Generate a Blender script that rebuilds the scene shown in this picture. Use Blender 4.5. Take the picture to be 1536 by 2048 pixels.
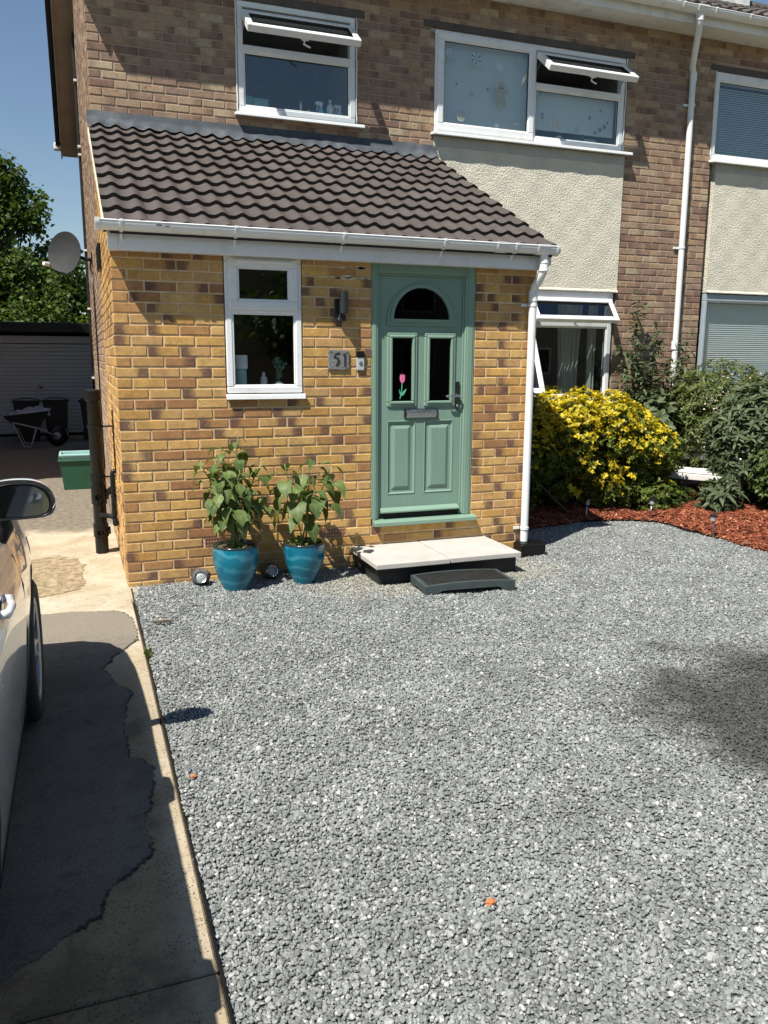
import bpy, bmesh, math, random
import numpy as np
from mathutils import Vector, Matrix, Euler

for o in list(bpy.data.objects):
    bpy.data.objects.remove(o, do_unlink=True)
scene = bpy.context.scene
COL = scene.collection
random.seed(51)
RNG = np.random.default_rng(51)
PI = math.pi
D = 2.286            # distance from the porch front to the front wall of the house

# ------------------------------------------------------------------ camera
cam_data = bpy.data.cameras.new("camera")
cam = bpy.data.objects.new("camera", cam_data)
COL.objects.link(cam)
scene.camera = cam
cam_data.sensor_fit = 'HORIZONTAL'
cam_data.sensor_width = 36.0
cam_data.lens = 36.0 * 1617.2 / 1536.0
cam_data.clip_start = 0.05
cam_data.clip_end = 3000
CAM = Vector((-0.2549, -6.1054, 1.6862))
_yaw, _pitch, _roll = 0.35795, -0.18785, 0.00483
_f = Vector((math.sin(_yaw) * math.cos(_pitch), math.cos(_yaw) * math.cos(_pitch), math.sin(_pitch)))
_r = Vector((math.cos(_yaw), -math.sin(_yaw), 0))
_u = _r.cross(_f)
_R = _r * math.cos(_roll) + _u * math.sin(_roll)
_U = -_r * math.sin(_roll) + _u * math.cos(_roll)
cam.matrix_world = Matrix(((_R.x, _U.x, -_f.x, CAM.x), (_R.y, _U.y, -_f.y, CAM.y), (_R.z, _U.z, -_f.z, CAM.z), (0, 0, 0, 1)))

# ------------------------------------------------------------------ sky and sun
SUN_EL = math.radians(57.0)
SUN_H = Vector((-0.826, -0.563, 0)).normalized()           # horizontal direction towards the sun
SUN_DIR = Vector((SUN_H.x * math.cos(SUN_EL), SUN_H.y * math.cos(SUN_EL), math.sin(SUN_EL)))
world = bpy.data.worlds.new("World")
scene.world = world
world.use_nodes = True
wn = world.node_tree.nodes
wl = world.node_tree.links
wn.clear()
sky = wn.new("ShaderNodeTexSky")
sky.sky_type = 'NISHITA'
sky.sun_disc = False
sky.sun_elevation = SUN_EL
sky.sun_rotation = math.atan2(SUN_H.x, SUN_H.y)
sky.altitude = 100
sky.air_density = 1.25
sky.dust_density = 0.05
sky.ozone_density = 3.2
bg = wn.new("ShaderNodeBackground")
bg.inputs["Strength"].default_value = 0.063
wo = wn.new("ShaderNodeOutputWorld")
wl.new(sky.outputs[0], bg.inputs[0])
wl.new(bg.outputs[0], wo.inputs[0])

sun_data = bpy.data.lights.new("sun", 'SUN')
sun_data.energy = 5.0
sun_data.angle = math.radians(0.5)
sun_data.color = (1.0, 0.955, 0.88)
sun = bpy.data.objects.new("sun", sun_data)
COL.objects.link(sun)
sun.rotation_euler = SUN_DIR.to_track_quat('Z', 'Y').to_euler()

scene.view_settings.view_transform = 'Standard'
scene.view_settings.look = 'None'
scene.view_settings.exposure = 0.66
scene.view_settings.gamma = 1.0
scene.view_settings.use_curve_mapping = False
scene.render.engine = 'CYCLES'
scene.cycles.max_bounces = 8
scene.cycles.transparent_max_bounces = 16

# ------------------------------------------------------------------ materials
def new_mat(name):
    m = bpy.data.materials.new(name)
    m.use_nodes = True
    nt = m.node_tree
    nt.nodes.clear()
    out = nt.nodes.new("ShaderNodeOutputMaterial")
    return m, nt, out

class NT:
    """small node-graph helper"""
    def __init__(s, nt):
        s.nt = nt
    def n(s, t, **kw):
        nd = s.nt.nodes.new(t)
        for k, v in kw.items():
            setattr(nd, k, v)
        return nd
    def l(s, a, b):
        s.nt.links.new(a, b)
    def val(s, x):
        return x
    def put(s, sock, v):
        if hasattr(v, 'is_linked') or isinstance(v, bpy.types.NodeSocket):
            s.l(v, sock)
        else:
            sock.default_value = v
    def math(s, op, a, b=0.0, clamp=False):
        nd = s.n("ShaderNodeMath", operation=op, use_clamp=clamp)
        s.put(nd.inputs[0], a); s.put(nd.inputs[1], b)
        return nd.outputs[0]
    def mix(s, f, a, b, mode='MIX'):
        nd = s.n("ShaderNodeMix", data_type='RGBA', blend_type=mode)
        s.put(nd.inputs[0], f)
        s.put(nd.inputs[6], a if not isinstance(a, tuple) else (*a[:3], 1))
        s.put(nd.inputs[7], b if not isinstance(b, tuple) else (*b[:3], 1))
        return nd.outputs[2]
    def ramp(s, f, stops, interp='LINEAR'):
        nd = s.n("ShaderNodeValToRGB")
        nd.color_ramp.interpolation = interp
        e = nd.color_ramp.elements
        while len(e) < len(stops):
            e.new(0.5)
        for i, (p, c) in enumerate(stops):
            e[i].position = p
            e[i].color = (*c[:3], 1) if isinstance(c, tuple) else (c, c, c, 1)
        s.put(nd.inputs[0], f)
        return nd.outputs[0]
    def maprange(s, v, a, b, c=0.0, d=1.0, smooth=True):
        nd = s.n("ShaderNodeMapRange")
        nd.interpolation_type = 'SMOOTHSTEP' if smooth else 'LINEAR'
        s.put(nd.inputs[0], v)
        for i, x in enumerate((a, b, c, d)):
            nd.inputs[i + 1].default_value = x
        return nd.outputs[0]
    def coord(s, kind='Object', scale=None, rot=None):
        tc = s.n("ShaderNodeTexCoord")
        o = tc.outputs[kind]
        if scale is not None or rot is not None:
            mp = s.n("ShaderNodeMapping")
            if scale is not None:
                mp.inputs['Scale'].default_value = scale
            if rot is not None:
                mp.inputs['Rotation'].default_value = rot
            s.l(o, mp.inputs[0])
            o = mp.outputs[0]
        return o
    def pos(s):
        return s.n("ShaderNodeNewGeometry").outputs['Position']
    def scaled(s, v, scale):
        mp = s.n("ShaderNodeMapping")
        mp.inputs['Scale'].default_value = scale
        s.l(v, mp.inputs[0])
        return mp.outputs[0]
    def noise(s, vec, scale, detail=4, rough=0.55, dist=0.0):
        nd = s.n("ShaderNodeTexNoise")
        s.l(vec, nd.inputs['Vector'])
        nd.inputs['Scale'].default_value = scale
        nd.inputs['Detail'].default_value = detail
        nd.inputs['Roughness'].default_value = rough
        nd.inputs['Distortion'].default_value = dist
        return nd.outputs[0]
    def voro(s, vec, scale, feature='F1'):
        nd = s.n("ShaderNodeTexVoronoi", feature=feature)
        s.l(vec, nd.inputs['Vector'])
        nd.inputs['Scale'].default_value = scale
        return nd
    def bump(s, h, strength, dist=0.01):
        nd = s.n("ShaderNodeBump")
        nd.inputs['Strength'].default_value = strength
        nd.inputs['Distance'].default_value = dist
        s.l(h, nd.inputs['Height'])
        return nd.outputs[0]
    def attr(s, name):
        return s.n("ShaderNodeAttribute", attribute_name=name)
    def sep(s, c):
        nd = s.n("ShaderNodeSeparateColor")
        s.l(c, nd.inputs[0])
        return nd.outputs
    def sepxyz(s, c):
        nd = s.n("ShaderNodeSeparateXYZ")
        s.l(c, nd.inputs[0])
        return nd.outputs
    def bsdf(s, col, rough=0.6, normal=None, metal=0.0, spec=0.5, coat=0.0, sheen=0.0):
        b = s.n("ShaderNodeBsdfPrincipled")
        s.put(b.inputs['Base Color'], col if not isinstance(col, tuple) else (*col[:3], 1))
        s.put(b.inputs['Roughness'], rough)
        b.inputs['Metallic'].default_value = metal
        b.inputs['Specular IOR Level'].default_value = spec
        b.inputs['Coat Weight'].default_value = coat
        if normal is not None:
            s.l(normal, b.inputs['Normal'])
        return b.outputs[0]

def plain(name, col, rough=0.5, var=0.12, vscale=6.0, bump=0.0, bscale=80.0, metal=0.0, spec=0.5, coat=0.0, dirt=None, bdist=0.004):
    """a plain surface with slight uneven tone, fine relief and optional blotchy dirt"""
    m, nt, out = new_mat(name)
    g = NT(nt)
    p = g.pos()
    n = g.noise(p, vscale, 5)
    f = g.maprange(n, 0.3, 0.7, 1 - var, 1 + var, False)
    c = g.mix(1.0, col, f, 'MULTIPLY')
    if dirt:
        dn = g.noise(p, dirt[1], 6, 0.65)
        c = g.mix(g.maprange(dn, 0.5, 0.72, 0, dirt[2]), c, dirt[0])
    nrm = None
    if bump:
        nrm = g.bump(g.noise(p, bscale, 4), bump, bdist)
    rn = g.maprange(g.noise(p, vscale * 2.3, 3), 0.3, 0.7, max(0.02, rough - 0.06), min(1, rough + 0.06), False)
    g.l(g.bsdf(c, rn, nrm, metal, spec, coat), out.inputs[0])
    return m

def glass_mat(name, tint=(0.93, 0.96, 0.96), k=2.2, base=0.0):
    m, nt, out = new_mat(name)
    g = NT(nt)
    lw = g.n("ShaderNodeLayerWeight")
    lw.inputs[0].default_value = 0.5
    f = g.math('MULTIPLY_ADD', g.math('POWER', lw.outputs['Facing'], 5.0), 0.94)      # Schlick, the same from both sides
    f.node.inputs[2].default_value = 0.02 * k + base
    f.node.use_clamp = True
    tr = g.n("ShaderNodeBsdfTransparent")
    tr.inputs[0].default_value = (*tint, 1)
    gl = g.n("ShaderNodeBsdfGlossy")
    gl.inputs['Roughness'].default_value = 0.015
    mx = g.n("ShaderNodeMixShader")
    g.l(f, mx.inputs[0]); g.l(tr.outputs[0], mx.inputs[1]); g.l(gl.outputs[0], mx.inputs[2])
    g.l(mx.outputs[0], out.inputs[0])
    return m

def brick_mat(name, ramp, dark, dark_amt, pits, rough=0.85, bump=0.5, cut=0.45):
    """per-brick colour from the attribute bk: r, g random; b runs 0..1 along the brick"""
    m, nt, out = new_mat(name)
    g = NT(nt)
    a = g.sep(g.attr("bk").outputs['Color'])
    p = g.pos()
    c = g.ramp(a[0], ramp)
    n1 = g.noise(p, 14, 5, 0.6)
    n2 = g.noise(p, 60, 4, 0.7)
    # burnt end of a brick
    edge = g.math('ADD', a[2], g.math('MULTIPLY', g.math('SUBTRACT', n1, 0.5), 0.55))
    dk = g.maprange(edge, 0.52, 0.80)
    dk = g.math('MULTIPLY', dk, g.maprange(a[1], cut, cut + 0.12))
    dk = g.math('MULTIPLY', dk, dark_amt)
    dc = g.mix(g.maprange(n2, 0.4, 0.65), dark, (dark[0] * 1.7, dark[1] * 1.35, dark[2] * 1.1))
    c = g.mix(dk, c, dc)
    c = g.mix(1.0, c, g.maprange(n1, 0.28, 0.72, 0.80, 1.18, False), 'MULTIPLY')
    c = g.mix(1.0, c, g.maprange(n2, 0.3, 0.7, 0.84, 1.14, False), 'MULTIPLY')
    # splash-back grime low on the wall
    zz = g.sepxyz(p)[2]
    gr = g.math('MULTIPLY', g.maprange(g.math('ADD', zz, g.math('MULTIPLY', g.noise(p, 4, 4), .35)), .50, .12, 0, 1), g.maprange(g.noise(p, 8, 5, .7), .35, .65))
    c = g.mix(g.math('MULTIPLY', gr, .38), c, (.20, .17, .13))
    # large weather staining over the wall
    big = g.noise(p, 1.1, 4, 0.6)
    c = g.mix(1.0, c, g.maprange(big, 0.35, 0.65, 0.9, 1.08, False), 'MULTIPLY')
    if pits:
        v = g.voro(p, 42)
        vm = g.math('MULTIPLY', g.maprange(v.outputs['Distance'], 0.30, 0.16), g.maprange(g.noise(p, 9, 2), 0.55, 0.66))
        c = g.mix(g.math('MULTIPLY', vm, pits), c, (0.03, 0.022, 0.018))
    h = g.math('ADD', n2, g.math('MULTIPLY', g.noise(p, 180, 3, 0.7), 0.6))
    nrm = g.bump(h, bump, 0.004)
    g.l(g.bsdf(c, rough, nrm, 0, 0.25), out.inputs[0])
    return m

def leaf_mat(name, cols, trans=0.35, rough=0.45, spec=0.35, back=None):
    """leaf colour by the attribute rnd; thin translucent sheet"""
    m, nt, out = new_mat(name)
    g = NT(nt)
    r = g.attr("rnd").outputs['Fac']
    c = g.ramp(r, cols)
    n = g.noise(g.pos(), 35, 3)
    c = g.mix(1.0, c, g.maprange(n, 0.3, 0.7, 0.78, 1.22, False), 'MULTIPLY')
    rib = g.attr("rib").outputs['Fac']
    c = g.mix(g.maprange(rib, .80, 1.0, 0, .45), c, g.mix(1.0, c, (1.9, 1.8, 1.6), 'MULTIPLY'))
    b = g.bsdf(c, rough, None, 0, spec)
    t = g.n("ShaderNodeBsdfTranslucent")
    tc = g.mix(1.0, c, (1.25, 1.2, 0.5), 'MULTIPLY')
    g.l(tc, t.inputs[0])
    mx = g.n("ShaderNodeMixShader")
    mx.inputs[0].default_value = trans
    g.l(b, mx.inputs[1]); g.l(t.outputs[0], mx.inputs[2])
    g.l(mx.outputs[0], out.inputs[0])
    return m

# ------------------------------------------------------------------ mesh helpers
class MB:
    def __init__(s):
        s.v = []; s.f = []; s.mi = []; s.cur = 0
    def add(s, vs, fs):
        b = len(s.v)
        s.v.extend(tuple(p) for p in vs)
        for f in fs:
            s.f.append(tuple(i + b for i in f)); s.mi.append(s.cur)
    def box(s, x0, x1, y0, y1, z0, z1):
        if x0 > x1: x0, x1 = x1, x0
        if y0 > y1: y0, y1 = y1, y0
        if z0 > z1: z0, z1 = z1, z0
        s.add([(x0, y0, z0), (x1, y0, z0), (x1, y1, z0), (x0, y1, z0), (x0, y0, z1), (x1, y0, z1), (x1, y1, z1), (x0, y1, z1)],
              [(0, 3, 2, 1), (4, 5, 6, 7), (0, 1, 5, 4), (1, 2, 6, 5), (2, 3, 7, 6), (3, 0, 4, 7)])
        return s
    def hexa(s, p):   # 8 points ordered like box
        s.add(p, [(0, 3, 2, 1), (4, 5, 6, 7), (0, 1, 5, 4), (1, 2, 6, 5), (2, 3, 7, 6), (3, 0, 4, 7)])
        return s
    def poly(s, pts):
        s.add(pts, [tuple(range(len(pts)))])
        return s
    def ring(s, x0, x1, z0, z1, w, y0, y1, wb=None, wt=None):
        wb = w if wb is None else wb
        wt = w if wt is None else wt
        s.box(x0, x1, y0, y1, z0, z0 + wb)
        s.box(x0, x1, y0, y1, z1 - wt, z1)
        s.box(x0, x0 + w, y0, y1, z0 + wb, z1 - wt)
        s.box(x1 - w, x1, y0, y1, z0 + wb, z1 - wt)
        return s
    def prism(s, poly, axis, a, b):
        """extrude a 2-D polygon along x, y or z between a and b"""
        n = len(poly)
        def P(q, t):
            return {'x': (t, q[0], q[1]), 'y': (q[0], t, q[1]), 'z': (q[0], q[1], t)}[axis]
        vs = [P(q, a) for q in poly] + [P(q, b) for q in poly]
        fs = [tuple(range(n - 1, -1, -1)), tuple(range(n, 2 * n))]
        fs += [(i, (i + 1) % n, n + (i + 1) % n, n + i) for i in range(n)]
        s.add(vs, fs)
        return s
    def tube(s, pts, r, n=10, cap=True):
        pts = [Vector(p) for p in pts]
        rs = r if isinstance(r, (list, tuple)) else [r] * len(pts)
        t0 = (pts[1] - pts[0]).normalized()
        ref = Vector((0, 0, 1)) if abs(t0.z) < 0.9 else Vector((1, 0, 0))
        nrm = t0.cross(ref).normalized()
        rings = []
        for i, p in enumerate(pts):
            if i == 0: t = pts[1] - pts[0]
            elif i == len(pts) - 1: t = pts[-1] - pts[-2]
            else: t = (pts[i] - pts[i - 1]).normalized() + (pts[i + 1] - pts[i]).normalized()
            if t.length < 1e-9: t = t0
            t = t.normalized()
            nrm = (nrm - t * nrm.dot(t))
            nrm = nrm.normalized() if nrm.length > 1e-6 else t.orthogonal().normalized()
            bn = t.cross(nrm)
            rings.append([p + (nrm * math.cos(2 * PI * k / n) + bn * math.sin(2 * PI * k / n)) * rs[i] for k in range(n)])
        vs = [q for ring in rings for q in ring]
        fs = []
        for i in range(len(pts) - 1):
            for k in range(n):
                k2 = (k + 1) % n
                fs.append((i * n + k, i * n + k2, (i + 1) * n + k2, (i + 1) * n + k))
        if cap:
            fs.append(tuple(range(n - 1, -1, -1)))
            fs.append(tuple((len(pts) - 1) * n + k for k in range(n)))
        s.add(vs, fs)
        return s
    def lathe(s, prof, c=(0, 0, 0), n=24, M=None, cap0=True, cap1=True):
        vs = []
        for r, z in prof:
            for k in range(n):
                a = 2 * PI * k / n
                vs.append(Vector((r * math.cos(a), r * math.sin(a), z)))
        if M is not None:
            vs = [M @ v for v in vs]
        vs = [v + Vector(c) for v in vs]
        fs = []
        for i in range(len(prof) - 1):
            for k in range(n):
                k2 = (k + 1) % n
                fs.append((i * n + k, i * n + k2, (i + 1) * n + k2, (i + 1) * n + k))
        if cap0: fs.append(tuple(range(n - 1, -1, -1)))
        if cap1: fs.append(tuple((len(prof) - 1) * n + k for k in range(n)))
        s.add(vs, fs)
        return s
    def grid(s, fn, nu, nv):
        vs = [fn(i / nu, j / nv) for j in range(nv + 1) for i in range(nu + 1)]
        fs = [(j * (nu + 1) + i, j * (nu + 1) + i + 1, (j + 1) * (nu + 1) + i + 1, (j + 1) * (nu + 1) + i) for j in range(nv) for i in range(nu)]
        s.add(vs, fs)
        return s
    def xf(s, M, start=0):
        s.v[start:] = [tuple(M @ Vector(p)) for p in s.v[start:]]
        return s
    def build(s, name, mats, parent=None, smooth=False, bevel=0.0, seg=1, angle=None):
        me = bpy.data.meshes.new(name)
        me.from_pydata(s.v, [], s.f)
        if not isinstance(mats, (list, tuple)): mats = [mats]
        for m in mats: me.materials.append(m)
        if len(mats) > 1:
            me.polygons.foreach_set('material_index', s.mi)
        if bevel > 0:
            bm = bmesh.new(); bm.from_mesh(me)
            es = [e for e in bm.edges if len(e.link_faces) == 2 and e.calc_face_angle(0) > 0.5]
            if es:
                bmesh.ops.bevel(bm, geom=es, offset=bevel, segments=seg, affect='EDGES', profile=0.6, clamp_overlap=True)
            bm.to_mesh(me); bm.free()
        me.polygons.foreach_set('use_smooth', [bool(smooth)] * len(me.polygons))
        if smooth:
            if angle is not None:
                me.set_sharp_from_angle(angle=angle)
        me.update()
        o = bpy.data.objects.new(name, me)
        COL.objects.link(o)
        if parent is not None:
            attach(o, parent)
        return o

ROOT_LOC = {}
def world_loc(o):
    l = Vector(o.location)
    while o.parent is not None:
        o = o.parent
        l = l + Vector(o.location)
    return l
def attach(o, parent):
    """parent o (built in world coordinates) to a parent that is only ever translated"""
    o.parent = parent
    o.location = -world_loc(parent)

def thing(name, label, cat, loc=(0, 0, 0), group=None):
    o = bpy.data.objects.new(name, None)
    o.empty_display_size = 0.1
    COL.objects.link(o)
    o.location = loc
    tag(o, label, cat, group)
    return o
def tag(o, label=None, cat=None, group=None, kind=None):
    if label: o["label"] = label
    if cat: o["category"] = cat
    if group: o["group"] = group
    if kind: o["kind"] = kind
    return o

def np_mesh(name, verts, faces, mats, parent=None, smooth=False, rnd=None, bk=None):
    me = bpy.data.meshes.new(name)
    verts = np.asarray(verts, np.float32).reshape(-1, 3)
    faces = np.asarray(faces, np.int32)
    k = faces.shape[1]
    me.vertices.add(len(verts)); me.vertices.foreach_set('co', verts.ravel())
    me.loops.add(faces.size); me.loops.foreach_set('vertex_index', faces.ravel())
    me.polygons.add(len(faces))
    me.polygons.foreach_set('loop_start', np.arange(0, faces.size, k, dtype=np.int32))
    me.polygons.foreach_set('loop_total', np.full(len(faces), k, np.int32))
    if not isinstance(mats, (list, tuple)): mats = [mats]
    for m in mats: me.materials.append(m)
    me.polygons.foreach_set('use_smooth', np.full(len(faces), bool(smooth)))
    if rnd is not None:
        a = me.attributes.new('rnd', 'FLOAT', 'POINT'); a.data.foreach_set('value', np.asarray(rnd, np.float32))
    if bk is not None:
        a = me.attributes.new('bk', 'FLOAT_COLOR', 'POINT'); a.data.foreach_set('color', np.asarray(bk, np.float32).ravel())
    me.update(calc_edges=True)
    o = bpy.data.objects.new(name, me)
    COL.objects.link(o)
    if parent is not None: attach(o, parent)
    return o

def norm(a):
    return a / np.maximum(np.linalg.norm(a, axis=-1, keepdims=True), 1e-9)

# leaf templates: rows of (u along, half width, lift); three points across, folded along the mid rib
def leaf_template(st, fold=0.12):
    V = []; F = []
    for (u, w, h) in st:
        V += [(u, -w, h + fold * w), (u, 0, h), (u, w, h + fold * w)]
    for i in range(len(st) - 1):
        a = i * 3; b = a + 3
        F += [(a, a + 1, b + 1, b), (a + 1, a + 2, b + 2, b + 1)]
    return np.array(V, float), np.array(F, int)
T_HEART = leaf_template([(0, .06, 0), (.1, .33, .01), (.28, .43, .01), (.5, .37, -.03), (.75, .2, -.12), (1, .01, -.26)], 0.25)
T_OVAL = leaf_template([(0, .04, 0), (.35, .24, .03), (.7, .22, .01), (1, .02, -.06)], 0.3)
T_LANCE = leaf_template([(0, .03, 0), (.3, .14, .03), (.65, .11, -.02), (1, .005, -.16)], 0.3)
T_SMALL = leaf_template([(0, .1, 0), (.5, .36, .04), (1, .03, -.06)], 0.2)

def leaves(name, pos, dirs, nrm, L, tpl, mat, parent=None, rnd=None, wscale=1.0):
    """many leaves as one mesh. pos, dirs, nrm (N,3); L (N,)"""
    TV, TF = tpl
    pos = np.asarray(pos, float); d = norm(np.asarray(dirs, float))
    side = norm(np.cross(d, np.asarray(nrm, float)) + 1e-6)
    up = np.cross(side, d)
    L = np.asarray(L, float)[:, None, None]
    V = pos[:, None, :] + L * (TV[None, :, 0:1] * d[:, None, :] + wscale * TV[None, :, 1:2] * side[:, None, :] + TV[None, :, 2:3] * up[:, None, :])
    N = len(pos)
    F = (TF[None, :, :] + (np.arange(N) * len(TV))[:, None, None]).reshape(-1, 4)
    if rnd is None: rnd = RNG.random(N)
    return np_mesh(name, V.reshape(-1, 3), F, mat, parent, True, np.repeat(rnd, len(TV)))
# ------------------------------------------------------------------ shared materials
M = {}
M['upvc'] = plain('white_upvc', (0.76, 0.77, 0.76), 0.32, 0.03, 3, 0, 80, dirt=((0.50, 0.48, 0.43), 6, 0.38))
M['upvc_old'] = plain('weathered_white_plastic', (0.72, 0.72, 0.69), 0.42, 0.05, 4, 0, 80, dirt=((0.40, 0.38, 0.33), 5, 0.55))
M['mortar_y'] = plain('sandy_mortar', (0.60, 0.44, 0.26), 0.95, 0.24, 9, 0.8, 120)
M['mortar_b'] = plain('brown_mortar', (0.36, 0.27, 0.20), 0.95, 0.16, 18, 0.7, 160)
M['mortar_w'] = plain('pale_verge_mortar', (0.56, 0.49, 0.36), 0.95, 0.18, 12, 0.8, 60)
M['brick_y'] = brick_mat('buff_brick', [(0.0, (.45, .250, .080)), (.22, (.54, .325, .105)), (.45, (.47, .285, .120)), (.65, (.55, .350, .130)), (.82, (.40, .215, .085)), (1.0, (.31, .155, .070))],
                         (0.095, 0.055, 0.048), 0.85, 0.25, bump=0.6, cut=0.58)
M['brick_b'] = brick_mat('brown_brick', [(0.0, (.215, .132, .098)), (.25, (.32, .218, .150)), (.45, (.26, .172, .130)), (.62, (.40, .295, .190)), (.8, (.335, .212, .132)), (1.0, (.44, .355, .24))],
                         (0.12, 0.08, 0.068), 0.55, 0.9, bump=0.7, cut=0.5)
M['green'] = plain('sage_green_foil', (0.185, 0.285, 0.218), 0.42, 0.03, 3, 0.10, 220)
M['lead'] = plain('lead_sheet', (0.060, 0.070, 0.080), 0.6, 0.25, 7, 0.6, 18, spec=0.3, dirt=((0.16, 0.17, 0.18), 4, 0.5))
M['glass'] = glass_mat('window_glass', k=4.2)
M['glass_dark'] = glass_mat('door_glass', (0.55, 0.6, 0.58), k=1.2)
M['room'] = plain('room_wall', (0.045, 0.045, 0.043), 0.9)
M['black'] = plain('black_plastic', (0.009, 0.009, 0.009), 0.3, 0.2, 8, 0.1, 60, spec=.3)
M['gasket'] = plain('black_gasket', (0.01, 0.01, 0.01), 0.6)
M['chrome'] = plain('brushed_chrome', (0.55, 0.56, 0.57), 0.22, 0.05, 5, metal=1.0)
M['dark_metal'] = plain('dark_chrome', (0.17, 0.17, 0.18), 0.25, 0.1, 6, metal=1.0)
M['terracotta'] = plain('terracotta', (0.28, 0.13, 0.09), 0.9, 0.15, 30, 0.4, 150)

def grain_mat():
    m, nt, out = new_mat('sage_green_grained_skin')
    g = NT(nt); p = g.pos()
    n = g.noise(g.scaled(p, (70, 70, 3.5)), 1.0, 5, .65, .4)
    big = g.noise(p, 2.5, 4)
    c = g.mix(1.0, (0.185, 0.285, 0.222), g.maprange(n, .3, .7, .93, 1.06, False), 'MULTIPLY')
    c = g.mix(1.0, c, g.maprange(big, .3, .7, .96, 1.05, False), 'MULTIPLY')
    g.l(g.bsdf(c, .45, g.bump(n, .35, .0015), 0, .4), out.inputs[0])
    return m
M['green_grain'] = grain_mat()
def tile_mat(name, col, lich=0.0):
    m, nt, out = new_mat(name)
    g = NT(nt)
    p = g.pos()
    oi = g.n("ShaderNodeObjectInfo").outputs['Random']
    n = g.noise(p, 9, 5, 0.6)
    c = g.mix(1.0, col, g.maprange(n, 0.3, 0.7, 0.85, 1.15, False), 'MULTIPLY')
    c = g.mix(1.0, c, g.maprange(oi, 0, 1, 0.90, 1.09, False), 'MULTIPLY')
    c = g.mix(g.math('MULTIPLY', g.maprange(g.noise(p, 70, 3, 0.7), 0.66, 0.74), 0.35), c, (0.24, 0.22, 0.20))
    if lich:
        c = g.mix(g.math('MULTIPLY', g.maprange(g.noise(p, 26, 5, 0.7), 0.50, 0.66), lich), c, (0.30, 0.28, 0.24))
    nrm = g.bump(g.noise(p, 240, 3, 0.7), 0.35, 0.002)
    g.l(g.bsdf(c, 0.62, nrm, 0, 0.4), out.inputs[0])
    return m
M['tile'] = tile_mat('brown_concrete_tile', (0.080, 0.066, 0.059))
M['tile_edge'] = plain('black_tile_edge', (0.016, 0.014, 0.013), 0.5, 0.3, 40, 0.6, 120)
M['tile_old'] = tile_mat('old_roof_tile', (0.062, 0.048, 0.042), 0.55)

# ------------------------------------------------------------------ brick walls
def brick_geo(bricks, to_world, ch=0.0035, proud=0.006, depth=0.03):
    """bricks: (u0,u1,w0,w1). returns verts, faces, bk for front-facing chamfered bricks; to_world(u,w,n) n = out of the wall"""
    out = []
    for (u0, u1, w0, w1) in bricks:
        j = lambda s: (random.random() - .5) * s
        a0, a1, b0, b1 = u0 + j(.003), u1 + j(.003), w0 + j(.0022), w1 + j(.0022)
        pr = proud + j(.0035)
        outer = [(a0, b0), (a1, b0), (a1, b1), (a0, b1)]
        c = ch * (0.7 + random.random() * 0.9)
        inner = [(a0 + c + j(.002), b0 + c), (a1 - c + j(.002), b0 + c + j(.001)), (a1 - c, b1 - c + j(.001)), (a0 + c, b1 - c)]
        V = [to_world(u, w, -depth) for u, w in outer] + [to_world(u, w, pr - c) for u, w in outer] + [to_world(u, w, pr + j(.0012)) for u, w in inner]
        F = [(8, 9, 10, 11)] + [(4 + i, 4 + (i + 1) % 4, 8 + (i + 1) % 4, 8 + i) for i in range(4)] + [(i, (i + 1) % 4, 4 + (i + 1) % 4, 4 + i) for i in range(4)]
        r1, r2 = random.random(), random.random()
        flip = random.random() < 0.5
        L = max(a1 - a0, 1e-3)
        sc = min(1.0, L / 0.2)
        bk = []
        for q in (outer, outer, inner):
            for (u, w) in q:
                t = (u - a0) / L
                t = 1 - t if flip else t
                if sc < 0.7: t = t * 0.5 + (0.5 if r2 > .75 else 0.0)
                bk.append((r1, r2, t, 1))
        out.append((V, F, bk))
    return out

def lay_courses(u0, u1, z0, z1, zj, upar, holes=(), top=None, off=0.0, par=0):
    """running-bond courses with bed joints at zj + n*0.075; holes (u0,u1,z0,z1)"""
    res = []
    n = int(math.floor((z0 - zj) / 0.075)) - 1
    while zj + n * 0.075 < z1:
        w0 = zj + n * 0.075 + 0.0062
        w1 = zj + (n + 1) * 0.075 - 0.0062
        c0, c1 = max(w0, z0), min(w1, z1)
        if c1 - c0 > 0.012:
            zm = (c0 + c1) / 2
            segs = [(u0, u1)]
            if top is not None:
                ulim = top(c1)
                if ulim is not None: segs = [(max(u0, ulim[0]), min(u1, ulim[1]))]
            for (h0, h1, hz0, hz1) in holes:
                if hz0 < zm < hz1:
                    ns = []
                    for (a, b) in segs:
                        if h1 <= a or h0 >= b: ns.append((a, b))
                        else:
                            if h0 > a: ns.append((a, h0))
                            if h1 < b: ns.append((h1, b))
                    segs = ns
            first = off + (0.22 if (n + par) % 2 == 0 else 0.1075)
            for (a, b) in segs:
                if b - a < 0.03: continue
                cuts = []
                k = math.ceil((a - first) / 0.225 - 1e-6)
                x = first + k * 0.225
                while x < b:
                    if x > a + 0.035 and x < b - 0.035: cuts.append(x + (random.random() - .5) * 0.008)
                    x += 0.225
                xs = [a] + cuts + [b]
                for i in range(len(xs) - 1):
                    l = xs[i] + (0.0058 if i > 0 else 0.0)
                    r = xs[i + 1] - (0.0058 if i < len(xs) - 2 else 0.0)
                    res.append((l, r, c0, c1))
        n += 1
    return res

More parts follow.
